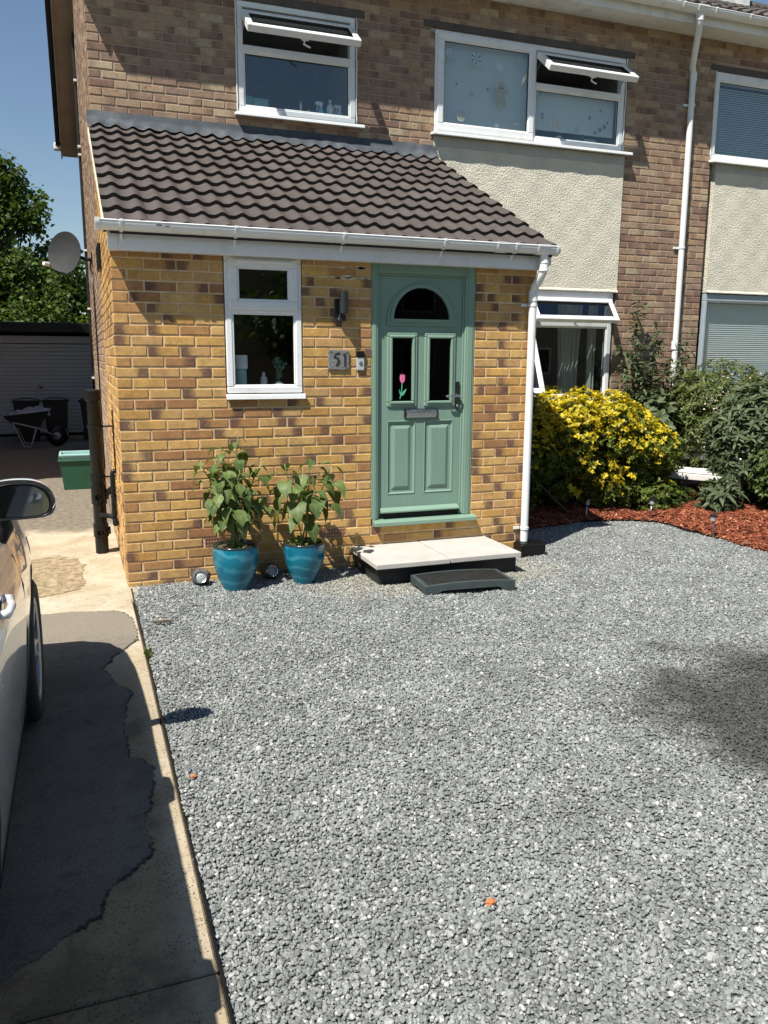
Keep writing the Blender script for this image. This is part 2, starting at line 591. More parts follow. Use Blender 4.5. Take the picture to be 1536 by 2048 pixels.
def make_bricks(bricks, to_world, mat, parent, singles=0, name='brick', rest='brick_field', skip=None):
    """the bricks nearest the camera become parts of their own, the rest one joined part"""
    ctr = [Vector(to_world((b[0] + b[1]) / 2, (b[2] + b[3]) / 2, 0)) for b in bricks]
    order = sorted(range(len(bricks)), key=lambda i: (ctr[i] - CAM).length + (100 if skip is not None and skip(ctr[i]) else 0))
    geo = brick_geo(bricks, to_world)
    for i in order[:singles]:
        V, F, bk = geo[i]
        np_mesh(name, V, F, mat, parent, False, None, bk)
    left = order[singles:]
    if left:
        VV = []; FF = []; BB = []
        for i in left:
            V, F, bk = geo[i]
            b = len(VV)
            VV += V; FF += [tuple(q + b for q in f) for f in F]; BB += bk
        o = np_mesh(rest, VV, FF, mat, parent, False, None, BB)
        o["kind"] = "stuff"

def panel_with_holes(mb, u0, u1, z0, z1, holes, put):
    """flat backing split into rectangles round the holes; put(mb,u0,u1,z0,z1)"""
    us = sorted({u0, u1, *[min(max(h[0], u0), u1) for h in holes], *[min(max(h[1], u0), u1) for h in holes]})
    zs = sorted({z0, z1, *[min(max(h[2], z0), z1) for h in holes], *[min(max(h[3], z0), z1) for h in holes]})
    for j in range(len(zs) - 1):
        run = None
        for i in range(len(us) - 1):
            um, zm = (us[i] + us[i + 1]) / 2, (zs[j] + zs[j + 1]) / 2
            inside = any(h[0] < um < h[1] and h[2] < zm < h[3] for h in holes)
            if not inside:
                run = (run[0], us[i + 1]) if run else (us[i], us[i + 1])
            if (inside or i == len(us) - 2) and run:
                put(mb, run[0], run[1], zs[j], zs[j + 1]); run = None

def FRONT(y):
    return lambda u, w, n: (u, y - n, w)
def LEFT(x):
    return lambda u, w, n: (x - n, u, w)

# ------------------------------------------------------------------ windows
def pane(name, x0, x1, z0, z1, y, parent, mat=None):
    mb = MB().box(x0, x1, y, y + 0.006, z0, z1)
    return mb.build(name, mat or M['glass'], parent)

def sash_matrix(hx, hy, hz, ang):
    """top-hung sash: hinge line along x at (y=hy,z=hz), bottom swung out by ang"""
    return Matrix.Translation((0, hy, hz)) @ Matrix.Rotation(ang, 4, 'X') @ Matrix.Translation((0, -hy, -hz))

def top_hung(x0, x1, z0, z1, y, drop, out, ang, parent, w=0.058):
    """open top-hung sash with its pane, stay arms and handle, swung out and slid down a little"""
    Mx = Matrix.Translation((0, -out, -drop)) @ Matrix.Translation((0, y, z1)) @ Matrix.Rotation(-ang, 4, 'X') @ Matrix.Translation((0, -y, -z1))
    a = MB(); a.ring(x0, x1, z0, z1, w, y - 0.03, y + 0.035); a.xf(Mx)
    s = a.build('sash', M['upvc'], parent, bevel=0.006)
    g = MB(); g.ring(x0 + w - .006, x1 - w + .006, z0 + w - .006, z1 - w + .006, .008, y - .020, y + .03); g.xf(Mx)
    g.build('gasket', M['gasket'], parent)
    p = MB(); p.box(x0 + w, x1 - w, y - 0.004, y + 0.004, z0 + w, z1 - w); p.xf(Mx)
    p.build('pane', M['glass'], parent)
    for xx in (x0 + 0.012, x1 - 0.012):
        e = Mx @ Vector((xx, y + .03, z1 - (z1 - z0) * 0.45))
        t = MB().tube([(xx, y + 0.03, z1 - 0.03), tuple(e)], 0.006, 6).tube([(xx, y + .03, z1 - .26), tuple(Mx @ Vector((xx, y + .03, z1 - .12)))], .005, 6)
        t.build('stay_arm', M['dark_metal'], parent)
    h = MB(); xm = (x0 + x1) / 2
    h.box(xm - .035, xm + .035, y + .035, y + .05, z0 + .012, z0 + .04)
    h.tube([(xm, y + .05, z0 + .026), (xm, y + .085, z0 + .022), (xm + .06, y + .10, z0 + .0)], 0.009, 8)
    h.xf(Mx)
    h.build('handle', M['upvc'], parent, smooth=True, angle=0.6)

def room_box(name, x0, x1, z0, z1, y0, depth, parent, mat=None):
    mb = MB()
    y1 = y0 + depth
    mb.poly([(x0, y1, z0), (x1, y1, z0), (x1, y1, z1), (x0, y1, z1)])
    mb.poly([(x0, y0, z0), (x0, y1, z0), (x0, y1, z1), (x0, y0, z1)])
    mb.poly([(x1, y0, z0), (x1, y1, z0), (x1, y1, z1), (x1, y0, z1)])
    mb.poly([(x0, y0, z1), (x0, y1, z1), (x1, y1, z1), (x1, y0, z1)])
    mb.poly([(x0, y0, z0), (x0, y1, z0), (x1, y1, z0), (x1, y0, z0)])
    return mb.build(name, mat or M['room'], parent)

# ------------------------------------------------------------------ the porch
porch = thing('porch', 'buff brick lean-to front porch with brown tiled roof and green door', 'porch', (1.7, 0.0, 0.0))
PW = 3.3775
WIN = (0.772, 1.362, 1.380, 2.43)
DOR = (1.914, 2.818, 0.340, 2.43)
ZJ = 0.04
def slope_z(y): return 2.60 + 0.492 * (y + 0.17)       # top line of the porch roof at the lips
# front wall: mortar bed, then bricks on it
w = MB()
panel_with_holes(w, 0.004, PW - 0.004, -0.1, 2.44, [WIN, DOR], lambda mb, a, b, c, d: mb.box(a, b, 0.0, 0.10, c, d))
front_wall = w.build('front_wall', M['mortar_y'], porch)
br = lay_courses(0.0, PW, -0.03, 2.44, ZJ, None, [WIN, DOR], par=0)
AIRB = [(0.575, 0.795, 0.27, 0.335), (1.47, 1.70, 0.27, 0.335)]
br = [b for b in br if not any(a[0] - .02 < (b[0] + b[1]) / 2 < a[1] + .02 and a[2] - .03 < (b[2] + b[3]) / 2 < a[3] + .03 for a in AIRB)]
make_bricks(br, FRONT(0.0), M['brick_y'], front_wall, 300)
# terracotta air bricks with two rows of square holes
for (x0, x1, z0, z1) in AIRB:
    a = MB()
    nx = 9
    a.box(x0, x1, 0.012, 0.05, z0, z1)
    cw = (x1 - x0) / (nx + 1)
    bar = 0.0055
    for i in range(nx + 2):
        xx = x0 + (x1 - x0 - bar) * i / (nx + 1)
        a.box(xx, xx + bar, -0.008, 0.012, z0, z1)
    for zz in (z0, z0 + (z1 - z0 - bar) / 2, z1 - bar):
        a.box(x0, x1, -0.0075, 0.0118, zz, zz + bar)
    a.build('air_brick', M['terracotta'], porch)
    b = MB().box(x0 + .004, x1 - .004, 0.0105, 0.0115, z0 + .004, z1 - .004)
    b.build('air_brick_dark_sheet', M['gasket'], porch)  # thin black sheet stands for the darkness inside the holes
# smeared mortar near the fascia beside the door
sm = MB()
for k in range(16):
    x = 1.60 + random.random() * 0.29; z = random.choice([2.365, 2.365, 2.29]) + (random.random() - .5) * .014
    r = 0.008 + random.random() * .016
    sm.poly([(x + r * math.cos(t) * 1.9 * (0.7 + random.random() * .5), -0.0085, z + r * math.sin(t) * .55 * (0.7 + random.random() * .5)) for t in [i * PI / 4 for i in range(8)]])
sm.build('mortar_smear', M['mortar_w'], porch)
# left side wall
sw = MB()
yt = lambda z: 0.0
sw.prism([(0.10, -0.1), (D, -0.1), (D, slope_z(D) - 0.13), (0.10, slope_z(0.1) - 0.13)], 'x', 0.004, 0.1)
sw.prism([(0.004, -0.1), (0.10, -0.1), (0.10, 2.44), (0.004, 2.44)], 'x', 0.0045, 0.09)
side_wall = sw.build('side_wall', M['mortar_y'], porch)
lim = lambda z: (max(0.0, (z + 0.10 - 2.60) / 0.492 - 0.17), D)
sb = lay_courses(0.0, D, -0.03, 3.75, ZJ, None, [], top=lim, par=1)
make_bricks(sb, LEFT(0.004), M['brick_y'], side_wall, 0)
rw = MB()
rw.prism([(0.10, -0.1), (D, -0.1), (D, slope_z(D) - 0.13), (0.10, slope_z(0.1) - 0.13)], 'x', PW - 0.1, PW - 0.004)
right_wall = rw.build('right_wall', M['mortar_y'], porch)
rb = lay_courses(0.0, D, -0.03, 3.75, ZJ, None, [], top=lim, par=1)
make_bricks(rb, lambda u, ww, n: (PW - 0.004 + n, u, ww), M['brick_y'], right_wall, 0)

# ---- window
win = MB()
x0, x1, z0, z1 = 0.780, 1.354, 1.425, 2.42
win.ring(x0, x1, z0, z1, 0.048, -0.012, 0.06)
win.box(x0 + .048, x1 - .048, -0.012, 0.06, 2.012, 2.052)
window = win.build('window', M['upvc'], porch, bevel=0.006)
s1 = MB(); s1.ring(x0 + .03, x1 - .03, 2.035, z1 - .022, 0.062, -0.030, 0.03); s1.build('vent_sash', M['upvc'], window, bevel=0.008)
s1 = MB(); s1.ring(x0 + .088, x1 - .088, 2.093, z1 - .08, 0.018, -0.022, 0.02); s1.build('glazing_bead', M['upvc'], window, bevel=0.005)
t = MB(); t.tube([(0.86, -.036, 2.372), (1.27, -.036, 2.372)], 0.013, 8); t.build('trickle_vent', M['upvc'], window, smooth=True, angle=.6)
s1 = MB(); s1.ring(x0 + .042, x1 - .042, z0 + .042, 2.018, 0.020, -0.006, 0.03); s1.build('glazing_bead', M['upvc'], window, bevel=0.005)
pane('pane', 0.895, 1.239, 2.11, 2.33, 0.004, window)
pane('pane', 0.835, 1.30, 1.48, 2.006, 0.012, window)
b = MB(); b.ring(0.884, 1.250, 2.104, 2.336, .008, -.004, .01); b.ring(.838, 1.296, 1.483, 2.003, .005, .005, .02); b.build('gasket', M['gasket'], window)
sl = MB()
sl.prism([(0.05, 1.425), (-0.036, 1.412), (-0.040, 1.378), (-0.032, 1.378), (-0.028, 1.392), (0.05, 1.395)], 'x', 0.768, 1.372)
sl.build('sill', M['upvc'], window, bevel=0.003)
ie = MB(); ie.box(0.79, 1.345, 0.10, 0.30, 1.395, 1.415); ie.build('inner_sill', M['upvc'], window)
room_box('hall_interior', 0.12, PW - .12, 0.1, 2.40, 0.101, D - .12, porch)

# ---- door
GR = M['green']
df = MB()
df.box(1.9145, 1.975, -0.005, 0.09, 0.386, 2.425)
df.box(2.727, 2.8155, -0.005, 0.09, 0.386, 2.425)
df.box(1.975, 2.727, -0.005, 0.09, 2.338, 2.425)
door = df.build('door', GR, porch, bevel=0.007)
d2 = MB()
d2.box(1.975, 1.990, 0.012, 0.088, 0.386, 2.338); d2.box(2.712, 2.727, 0.012, 0.088, 0.386, 2.338); d2.box(1.99, 2.712, 0.012, 0.088, 2.323, 2.338)
d2.box(2.745, 2.795, -0.011, -0.004, 0.386, 2.425); d2.box(1.93, 1.957, -.011, -.004, .386, 2.425)
d2.build('frame_bead', GR, door, bevel=0.004)
LX0, LX1, LZ0, LZ1 = 1.992, 2.710, 0.425, 2.321
YF, YB = 0.026, 0.07
HL = (2.070, 2.302); HR = (2.394, 2.642)
lf = MB()
for (a, b_) in [(LX0, HL[0]), (HL[1], HR[0]), (HR[1], LX1)]:
    lf.box(a, b_, YF, YB, LZ0, 1.94)
for (za, zb) in [(LZ0, .592), (1.182, 1.316), (1.876, 1.94)]:
    lf.box(HL[0], HL[1], YF, YB, za, zb); lf.box(HR[0], HR[1], YF, YB, za, zb)
AC, AZ, AR = 2.350, 1.955, 0.283
arc = [(AC + AR * math.cos(PI * k / 28), AZ + AR * math.sin(PI * k / 28)) for k in range(29)]
def rim(pt):
    x, z = pt
    ang = math.atan2(z - AZ, x - AC)
    c, s_ = math.cos(ang), math.sin(ang)
    ts = []
    if c > 1e-6: ts.append((LX1 - AC) / c)
    if c < -1e-6: ts.append((LX0 - AC) / c)
    if s_ > 1e-6: ts.append((LZ1 - AZ) / s_)
    t = min(ts)
    return (AC + c * t, AZ + s_ * t)
lf.box(LX0, LX1, YF, YB, 1.94, AZ)
rr = [rim(p) for p in arc]
# insert the two top corners
for k in range(28):
    q = [arc[k], rr[k], rr[k + 1], arc[k + 1]]
    if rr[k][0] == LX1 and rr[k + 1][0] != LX1 and abs(rr[k + 1][1] - LZ1) < 1e-6: q = [arc[k], rr[k], (LX1, LZ1), rr[k + 1], arc[k + 1]]
    if abs(rr[k][1] - LZ1) < 1e-6 and abs(rr[k + 1][0] - LX0) < 1e-6 and abs(rr[k + 1][1] - LZ1) > 1e-6: q = [arc[k], rr[k], (LX0, LZ1), rr[k + 1], arc[k + 1]]
    lf.prism(q, 'y', YB, YF)
lf.build('leaf', M['green_grain'], door)
def moulding(hx0, hx1, hz0, hz1, name='glazing_frame'):
    m_ = MB()
    m_.ring(hx0 - .014, hx1 + .014, hz0 - .014, hz1 + .014, .034, YF - .013, YF + .01)
    m_.ring(hx0 + .008, hx1 - .008, hz0 + .008, hz1 - .008, .022, YF - .022, YF + .012)
    m_.build(name, GR, door, bevel=0.006)
for H in (HL, HR):
    moulding(H[0], H[1], 1.316, 1.876)
    pane('pane', H[0] + .024, H[1] - .024, 1.344, 1.850, YF + .004, door, M['glass_dark'])
def arch_ring(r0, r1, y0, y1, zb):
    m_ = MB()
    for k in range(28):
        a0, a1 = PI * k / 28, PI * (k + 1) / 28
        P = lambda r, a: (AC + r * math.cos(a), zb + r * math.sin(a))
        m_.prism([P(r0, a0), P(r1, a0), P(r1, a1), P(r0, a1)], 'y', y1, y0)
    m_.box(AC - r1, AC + r1, y0, y1, zb - (r1 - r0) * 1.0, zb)
    return m_
arch_ring(0.262, 0.296, YF - .012, YF + .01, 1.976).build('arch_frame', GR, door, smooth=True, angle=0.6)
arch_ring(0.243, 0.270, YF - .021, YF + .012, 1.994).build('arch_bead', GR, door, smooth=True, angle=0.6)
ap = MB(); ap.prism([(AC + .245 * math.cos(PI * k / 28), 1.99 + .245 * math.sin(PI * k / 28)) for k in range(29)], 'y', YF + .01, YF + .004)
ap.build('arch_pane', M['glass_dark'], door)
for H in (HL, HR):
    m_ = MB()
    lv = [(0, YF), (.010, YF + .010), (.030, YF + .010), (.058, YF - .003), (.062, YF - .003)]
    rects = [[(H[0] + d, .592 + d, y), (H[1] - d, .592 + d, y), (H[1] - d, 1.182 - d, y), (H[0] + d, 1.182 - d, y)] for d, y in lv]
    for i in range(len(rects) - 1):
        for k in range(4):
            A, B = rects[i], rects[i + 1]
            m_.poly([(A[k][0], A[k][2], A[k][1]), (A[(k + 1) % 4][0], A[(k + 1) % 4][2], A[(k + 1) % 4][1]), (B[(k + 1) % 4][0], B[(k + 1) % 4][2], B[(k + 1) % 4][1]), (B[k][0], B[k][2], B[k][1])])
    m_.poly([(q[0], q[2], q[1]) for q in rects[-1]])
    m_.build('raised_panel', M['green_grain'], door)
    r = MB(); r.ring(H[0] - .007, H[1] + .007, .585, 1.189, .009, YF - .004, YF + .002); r.build('panel_bead', GR, door, bevel=.003)
wb = MB(); wb.prism([(YF, .478), (-.022, .452), (-.022, .438), (YF, .432)], 'x', 2.0, 2.702); wb.build('weather_bar', GR, door, bevel=.003)
ds = MB(); ds.prism([(0.09, .388), (-.03, .384), (-.072, .372), (-.072, .340), (-.06, .338), (0.0, .343), (0.09, .343)], 'x', 1.926, 2.846)
ds.build('threshold_sill', GR, door, bevel=.004)
th = MB(); th.box(1.985, 2.715, .02, .09, .388, .424); th.build('threshold', M['black'], door)
# letter plate
lp = MB(); lp.box(2.205, 2.505, YF - .012, YF, 1.208, 1.285); lp.build('letter_plate', M['dark_metal'], door, bevel=.008, seg=2)
lp = MB(); lp.prism([(YF - .013, 1.279), (YF - .030, 1.262), (YF - .030, 1.252), (YF - .018, 1.215), (YF - .013, 1.213)], 'x', 2.222, 2.488); lp.build('letter_flap', M['chrome'], door, bevel=.003)
# handle: long back plate, lever pointing to the hinge side, keyhole
hp = MB()
hp.prism([(2.682 + .017 * math.cos(t) * 1.0, (1.485 if math.sin(t) > 0 else 1.285) + .017 * math.sin(t)) for t in [2 * PI * k / 20 for k in range(20)]], 'y', YF, YF - .012)
hp.build('handle_plate', M['dark_metal'], door, smooth=True, angle=.6)
hl = MB(); hl.tube([(2.682, YF - .01, 1.385), (2.682, YF - .05, 1.385), (2.672, YF - .056, 1.385), (2.575, YF - .056, 1.383), (2.562, YF - .05, 1.383)], [.011, .011, .010, .009, .008], 10)
hl.build('handle_lever', M['chrome'], door, smooth=True, angle=.7)
kc = MB(); kc.lathe([(.0115, 0), (.0115, .006), (.009, .009)], n=14, M=Matrix.Translation((2.682, YF - .012, 1.300)) @ Matrix.Rotation(PI / 2, 4, 'X')); kc.build('key_cylinder', M['chrome'], door, smooth=True, angle=.5)

# ---- roof of the porch: each tile two rolls wide
NT_X, NT_R = 12, 10
TWX = 3.48 / NT_X
X_ROOF0 = -0.03
SL = math.atan(0.492)
GA = 0.247
def wave(u):
    """two rolls per tile: flat pan, then a rounded roll"""
    t = (u * 2.0) % 1.0
    return 0.025 * (0.5 + 0.5 * math.cos(2 * PI * ((t + .35) % 1.0))) ** 1.7
def make_tile_mesh(name, width, length, hgt, thick, wv, mats, nu=14):
    mb = MB()
    us = [i / nu for i in range(nu + 1)]
    lift0, lift1 = hgt, 0.0
    def P(u, v, dz):   # v=0 lower edge, v=1 upper
        return (u * width, v * length, wv(u) + lift0 * (1 - v) + lift1 * v + dz)
    n = len(us)
    V = [P(u, 0, 0) for u in us] + [P(u, .06, .001) for u in us] + [P(u, 1, 0) for u in us] + [P(u, 0, -thick) for u in us] + [P(u, .1, -thick) for u in us]
    F = []; MI = []
    for i in range(nu):
        F.append((i, i + 1, n + i + 1, n + i)); MI.append(0)
        F.append((n + i, n + i + 1, 2 * n + i + 1, 2 * n + i)); MI.append(0)
        F.append((3 * n + i, 3 * n + i + 1, i + 1, i)); MI.append(1)
        F.append((4 * n + i, 4 * n + i + 1, 3 * n + i + 1, 3 * n + i)); MI.append(1)
    for e in (0, nu):
        F.append((3 * n + e, e, n + e, 4 * n + e)); MI.append(1)
        F.append((n + e, 2 * n + e, 4 * n + e, 4 * n + e)[:3]); MI.append(1)
    me = bpy.data.meshes.new(name)
    me.from_pydata(V, [], F)
    for m in mats: me.materials.append(m)
    me.polygons.foreach_set('material_index', MI)
    me.polygons.foreach_set('use_smooth', [True] * len(F))
    me.set_sharp_from_angle(angle=0.7)
    me.update()
    return me
rb_ = MB()
zr = lambda y: slope_z(y) - 0.045
rb_.hexa([(X_ROOF0 + .03, -.16, zr(-.16) - .06), (3.42, -.16, zr(-.16) - .06), (3.42, D - .01, zr(D) - .06), (X_ROOF0 + .03, D - .01, zr(D) - .06),
          (X_ROOF0 + .03, -.16, zr(-.16) - .01), (3.42, -.16, zr(-.16) - .01), (3.42, D - .01, zr(D) - .01), (X_ROOF0 + .03, D - .01, zr(D) - .01)])
roof = rb_.build('roof', M['tile_edge'], porch)
tile_me = make_tile_mesh('tile', TWX, GA / math.cos(SL) + .05, 0.034, 0.026, wave, [M['tile'], M['tile_edge']])
tile_me2 = make_tile_mesh('tile', TWX, 0.13, 0.012, 0.020, wave, [M['tile'], M['tile_edge']])
rl = world_loc(roof)
for r in range(NT_R):
    for c in range(NT_X):
        top = (r == NT_R - 1)
        o = bpy.data.objects.new('tile', tile_me)
        COL.objects.link(o)
        o.parent = roof
        y = -0.205 + GA * r + (random.random() - .5) * .010
        o.location = Vector((X_ROOF0 + c * TWX + (random.random() - .5) * .002, y, slope_z(y) - 0.030 - .012 + (random.random() - .5) * .002)) - rl
        o.rotation_euler = (SL + (random.random() - .5) * .006, (random.random() - .5) * .006, (random.random() - .5) * .006)
# verge mortar along the left gable
vm = MB()
NV = 40
pv = []
for i in range(NV + 1):
    y = -.15 + (D + .10) * i / NV
    z = slope_z(y)
    jx = (random.random() - .5) * .008
    pv.append([(-.038 + jx, y, z - .105 + (random.random() - .5) * .012), (-.040 + jx, y, z - .040 + (random.random() - .5) * .010), (.02, y, z - .040), (.02, y, z - .085)])
for i in range(NV):
    A, B = pv[i], pv[i + 1]
    for k in range(4):
        vm.poly([A[k], A[(k + 1) % 4], B[(k + 1) % 4], B[k]])
vm.build('verge_mortar', M['mortar_w'], roof)
# lead flashing dressed over the top course
fl = MB()
def flash(u, v):
    x = X_ROOF0 - .01 + u * 3.49
    wv = wave(((x - X_ROOF0) / TWX) % 1.0)
    nz = 0.004 * math.sin(x * 37) + .004 * math.sin(x * 11 + 2)
    if v < .5:
        t = v / .5
        y = D - .128 + .03 * math.sin(x * 9) * (1 - t) * .4 + t * .098
        return (x, y, slope_z(y) - .008 + wv * (1 - t) * 0.95 + nz + .008 + t * .032)
    t = (v - .5) / .5
    return (x, D - .030 + t * .018, slope_z(D - .03) + .040 + t * .072 + nz * (1 - t))
fl.grid(flash, 180, 6)
fl.build('lead_flashing', M['lead'], roof, smooth=True)

# fascia, gutter and downpipe
fa = MB(); fa.box(-.006, 3.36, -.112, -.090, 2.403, 2.575); fa.box(-.006, 3.36, -.0895, -.010, 2.405, 2.414); fa.box(3.362, 3.442, -.116, .2, 2.44, 2.585); fa.box(-.012, .05, -.116, -.010, 2.4025, 2.576)
fascia = fa.build('fascia', M['upvc'], porch, bevel=.003)
def half_gutter(x0, x1, yc, zc, r, t=.004, n=14, sag=0.0):
    mb = MB()
    prof = [(yc + r * math.cos(PI + PI * k / n), zc + r * math.sin(PI + PI * k / n)) for k in range(n + 1)]
    prof = [(yc - r - .004, zc + .004), (yc - r, zc + .010)] + prof[0:] + [(yc + r, zc + .02)]
    inner = [(yc + (r - t) * math.cos(PI + PI * k / n), zc + (r - t) * math.sin(PI + PI * k / n)) for k in range(n, -1, -1)]
    mb.prism(prof + [(yc + r - t, zc + .02)] + inner + [(yc - r + t, zc + .008)], 'x', x0, x1)
    return mb
GY, GZ, GRR = -.176, 2.572, .056
gutter = half_gutter(-.07, 3.45, GY, GZ, GRR).build('gutter', M['upvc'], porch, smooth=True, angle=.6)
def gutter_clip(x, wd, yc, zc, r, parent, name='gutter_bracket', mat=None):
    g_ = MB()
    n = 12
    P = lambda rr_, k: (yc + rr_ * math.cos(PI + PI * k / n), zc + rr_ * math.sin(PI + PI * k / n))
    for k in range(n):
        g_.prism([P(r + .001, k), P(r + .006, k), P(r + .006, k + 1), P(r + .001, k + 1)], 'x', x - wd / 2, x + wd / 2)
    g_.box(x - wd / 2, x + wd / 2, yc - r - .010, yc - r + .008, zc - .002, zc + .014)
    return g_.build(name, mat or M['upvc'], parent, smooth=True, angle=.5)
for x in (.075, .84, 1.63, 2.44, 3.06):
    gutter_clip(x, .022, GY, GZ, GRR, gutter)
    sx = MB(); sx.prism([(-.112, GZ - .06), (-.112, GZ - .11), (-.120, GZ - .11), (-.164, GZ - .058)], 'x', x - .007, x + .007); sx.build('bracket_leg', M['upvc'], gutter)
gutter_clip(2.93, .09, GY, GZ, GRR, gutter, 'gutter_union'); gutter_clip(3.30, .10, GY, GZ, GRR + .001, gutter, 'gutter_outlet')
for x, w_ in ((-.075, .03), (3.44, .03)):
    c_ = MB(); n = 12
    c_.prism([(GY + (GRR + .007) * math.cos(PI + PI * k / n), GZ + (GRR + .007) * math.sin(PI + PI * k / n)) for k in range(n + 1)] + [(GY + GRR + .007, GZ + .016), (GY - GRR - .007, GZ + .016)], 'x', x - w_ / 2, x + w_ / 2)
    c_.build('gutter_end_cap', M['upvc'], gutter, smooth=True, angle=.5)
mk = MB(); mk.box(.30, .335, GY - GRR - .0015, GY - GRR + .002, 2.556, 2.562); mk.box(.355, .385, GY - GRR - .0012, GY - GRR + .002, 2.553, 2.558); mk.build('scuff_mark', M['gasket'], gutter)
dp = MB()
PX = 3.318; R_P = .033
dp.tube([(3.335, GY, 2.53), (3.335, GY, 2.40), (3.333, GY + .004, 2.375), (3.328, -.140, 2.335), (PX + .004, -.078, 2.275), (PX, -.060, 2.235), (PX, -.058, 2.20), (PX, -.055, .12)], R_P, 18)
downpipe = dp.build('downpipe', M['upvc'], porch, smooth=True, angle=.8)
cl = MB()
cl.lathe([(R_P + .001, 2.385), (.042, 2.386), (.042, 2.40), (.039, 2.402), (.039, 2.445), (.043, 2.447), (.043, 2.458), (R_P, 2.46)], (3.335, GY, 0), 18)
cl.build('pipe_socket', M['upvc'], downpipe, smooth=True, angle=.5)
cl = MB(); cl.lathe([(R_P + .001, 2.155), (.038, 2.156), (.038, 2.235), (.0345, 2.24)], (PX, -.058, 0), 18); cl.build('pipe_socket', M['upvc'], downpipe, smooth=True, angle=.5)
for z in (2.125, .235):
    cl = MB(); cl.lathe([(R_P, z - .012), (.0385, z - .011), (.0385, z + .011), (R_P, z + .012)], (PX, -.057, 0), 18)
    cl.box(PX - .085, PX - .03, -.022, -.010, z - .012, z + .012); cl.build('pipe_clip', M['upvc'], downpipe, smooth=True, angle=.5)
# ------------------------------------------------------------------ the house behind
HW = 13.4            # width of the semi-detached pair
HR_Y = 10.7          # rear wall
HT = 5.40            # soffit level
RIDGE_Y, RIDGE_Z, PITCH = 6.5, 7.88, 0.503
house = thing('semi_detached_house', 'two-storey brown brick semi-detached house with white windows and cream render panels', 'house', (6.5, 6.5, 0))
M['render'] = None
def render_mat():
    m, nt, out = new_mat('cream_roughcast')
    g = NT(nt)
    p = g.pos()
    n = g.noise(p, 80, 3, 0.6, 0.6)
    v = g.voro(p, 85, 'SMOOTH_F1').outputs['Distance']
    h = g.math('ADD', g.math('MULTIPLY', v, -1.1), n)
    st = g.noise(g.scaled(p, (1.2, 1, .35)), 2.2, 5, .6)
    c = g.mix(g.maprange(st, .42, .7), (.70, .66, .535), (.62, .585, .475))
    c = g.mix(1.0, c, g.maprange(n, .3, .7, .86, 1.1, False), 'MULTIPLY')
    g.l(g.bsdf(c, .9, g.bump(h, .85, .009), 0, .2), out.inputs[0])
    return m
M['render'] = render_mat()
M['render_s'] = plain('smooth_grey_render', (.42, .43, .40), .9, .12, 6, .4, 90)
M['lintel'] = plain('dark_lintel', (.085, .075, .065), .85, .2, 8, .5, 120)
HO = [(1.357, 2.555, 4.00, 5.02),                        # bathroom window
      (3.42, 5.83, 1.10, 5.04),                          # panel of bedroom window, render, living-room window
      (7.085, 9.49, 1.10, 5.06),
      (10.9, 12.1, 4.0, 5.02)]
hw = MB()
panel_with_holes(hw, 0.006, HW, -0.1, HT + .05, HO, lambda mb, a, b, c, d: mb.box(a, b, D, D + .12, c, d))
hfront = hw.build('front_wall', M['mortar_b'], house)
ZH = 3.885
hb = lay_courses(0.0, HW, -0.03, HT + .04, ZH, None, HO, par=1)
# leave out what the porch roof and the lintels cover
def hid(b):
    xm, zm = (b[0] + b[1]) / 2, (b[2] + b[3]) / 2
    if xm < 3.38 and zm < 3.66: return True
    for (a0, a1, c0) in ((1.28, 2.65, 5.02), (3.29, 5.915, 5.045), (6.99, 9.6, 5.06)):
        if a0 < xm < a1 and c0 < zm < c0 + .07: return True
    return False
hb = [b for b in hb if not hid(b)]
make_bricks(hb, FRONT(D), M['brick_b'], hfront, 300, skip=lambda c: c.z < 1.5 or (c.x > 3.38 and c.z < 2.6 and c.x < 5.8))
for (a0, a1, c0, c1) in ((1.28, 2.65, 5.022, 5.095), (3.295, 5.91, 5.043, 5.115), (6.99, 9.6, 5.062, 5.13)):
    l = MB().box(a0, a1, D - .012, D + .1, c0, c1); l.build('lintel', M['lintel'], house, bevel=.006)
# side wall
sd = MB()
vz = lambda y: RIDGE_Z - .27 - abs(y - RIDGE_Y) * PITCH
sd.prism([(D + .012, -.1), (HR_Y, -.1), (HR_Y, vz(HR_Y)), (RIDGE_Y, vz(RIDGE_Y)), (D + .012, vz(D))], 'x', 0.006, .12)
hside = sd.build('side_wall', M['mortar_b'], house)
def hlim(z):
    if z < vz(HR_Y) - .02: return (D + .0, HR_Y)
    t = (RIDGE_Z - .27 - z) / PITCH
    if t < .05: return (RIDGE_Y, RIDGE_Y)
    return (max(D, RIDGE_Y - t), min(HR_Y, RIDGE_Y + t))
hs = lay_courses(D, HR_Y, -.03, 7.5, ZH, None, [], top=hlim, par=0)
make_bricks(hs, LEFT(0.006), M['brick_b'], hside, 0)
bw = MB(); bw.box(0.1, HW, HR_Y - .1, HR_Y, -.1, HT); bw.prism([(D + .02, -.1), (HR_Y, -.1), (HR_Y, vz(HR_Y)), (RIDGE_Y, vz(RIDGE_Y)), (D + .02, vz(D))], 'x', HW - .1, HW - .002)
bw.build('rear_wall', M['mortar_b'], house)

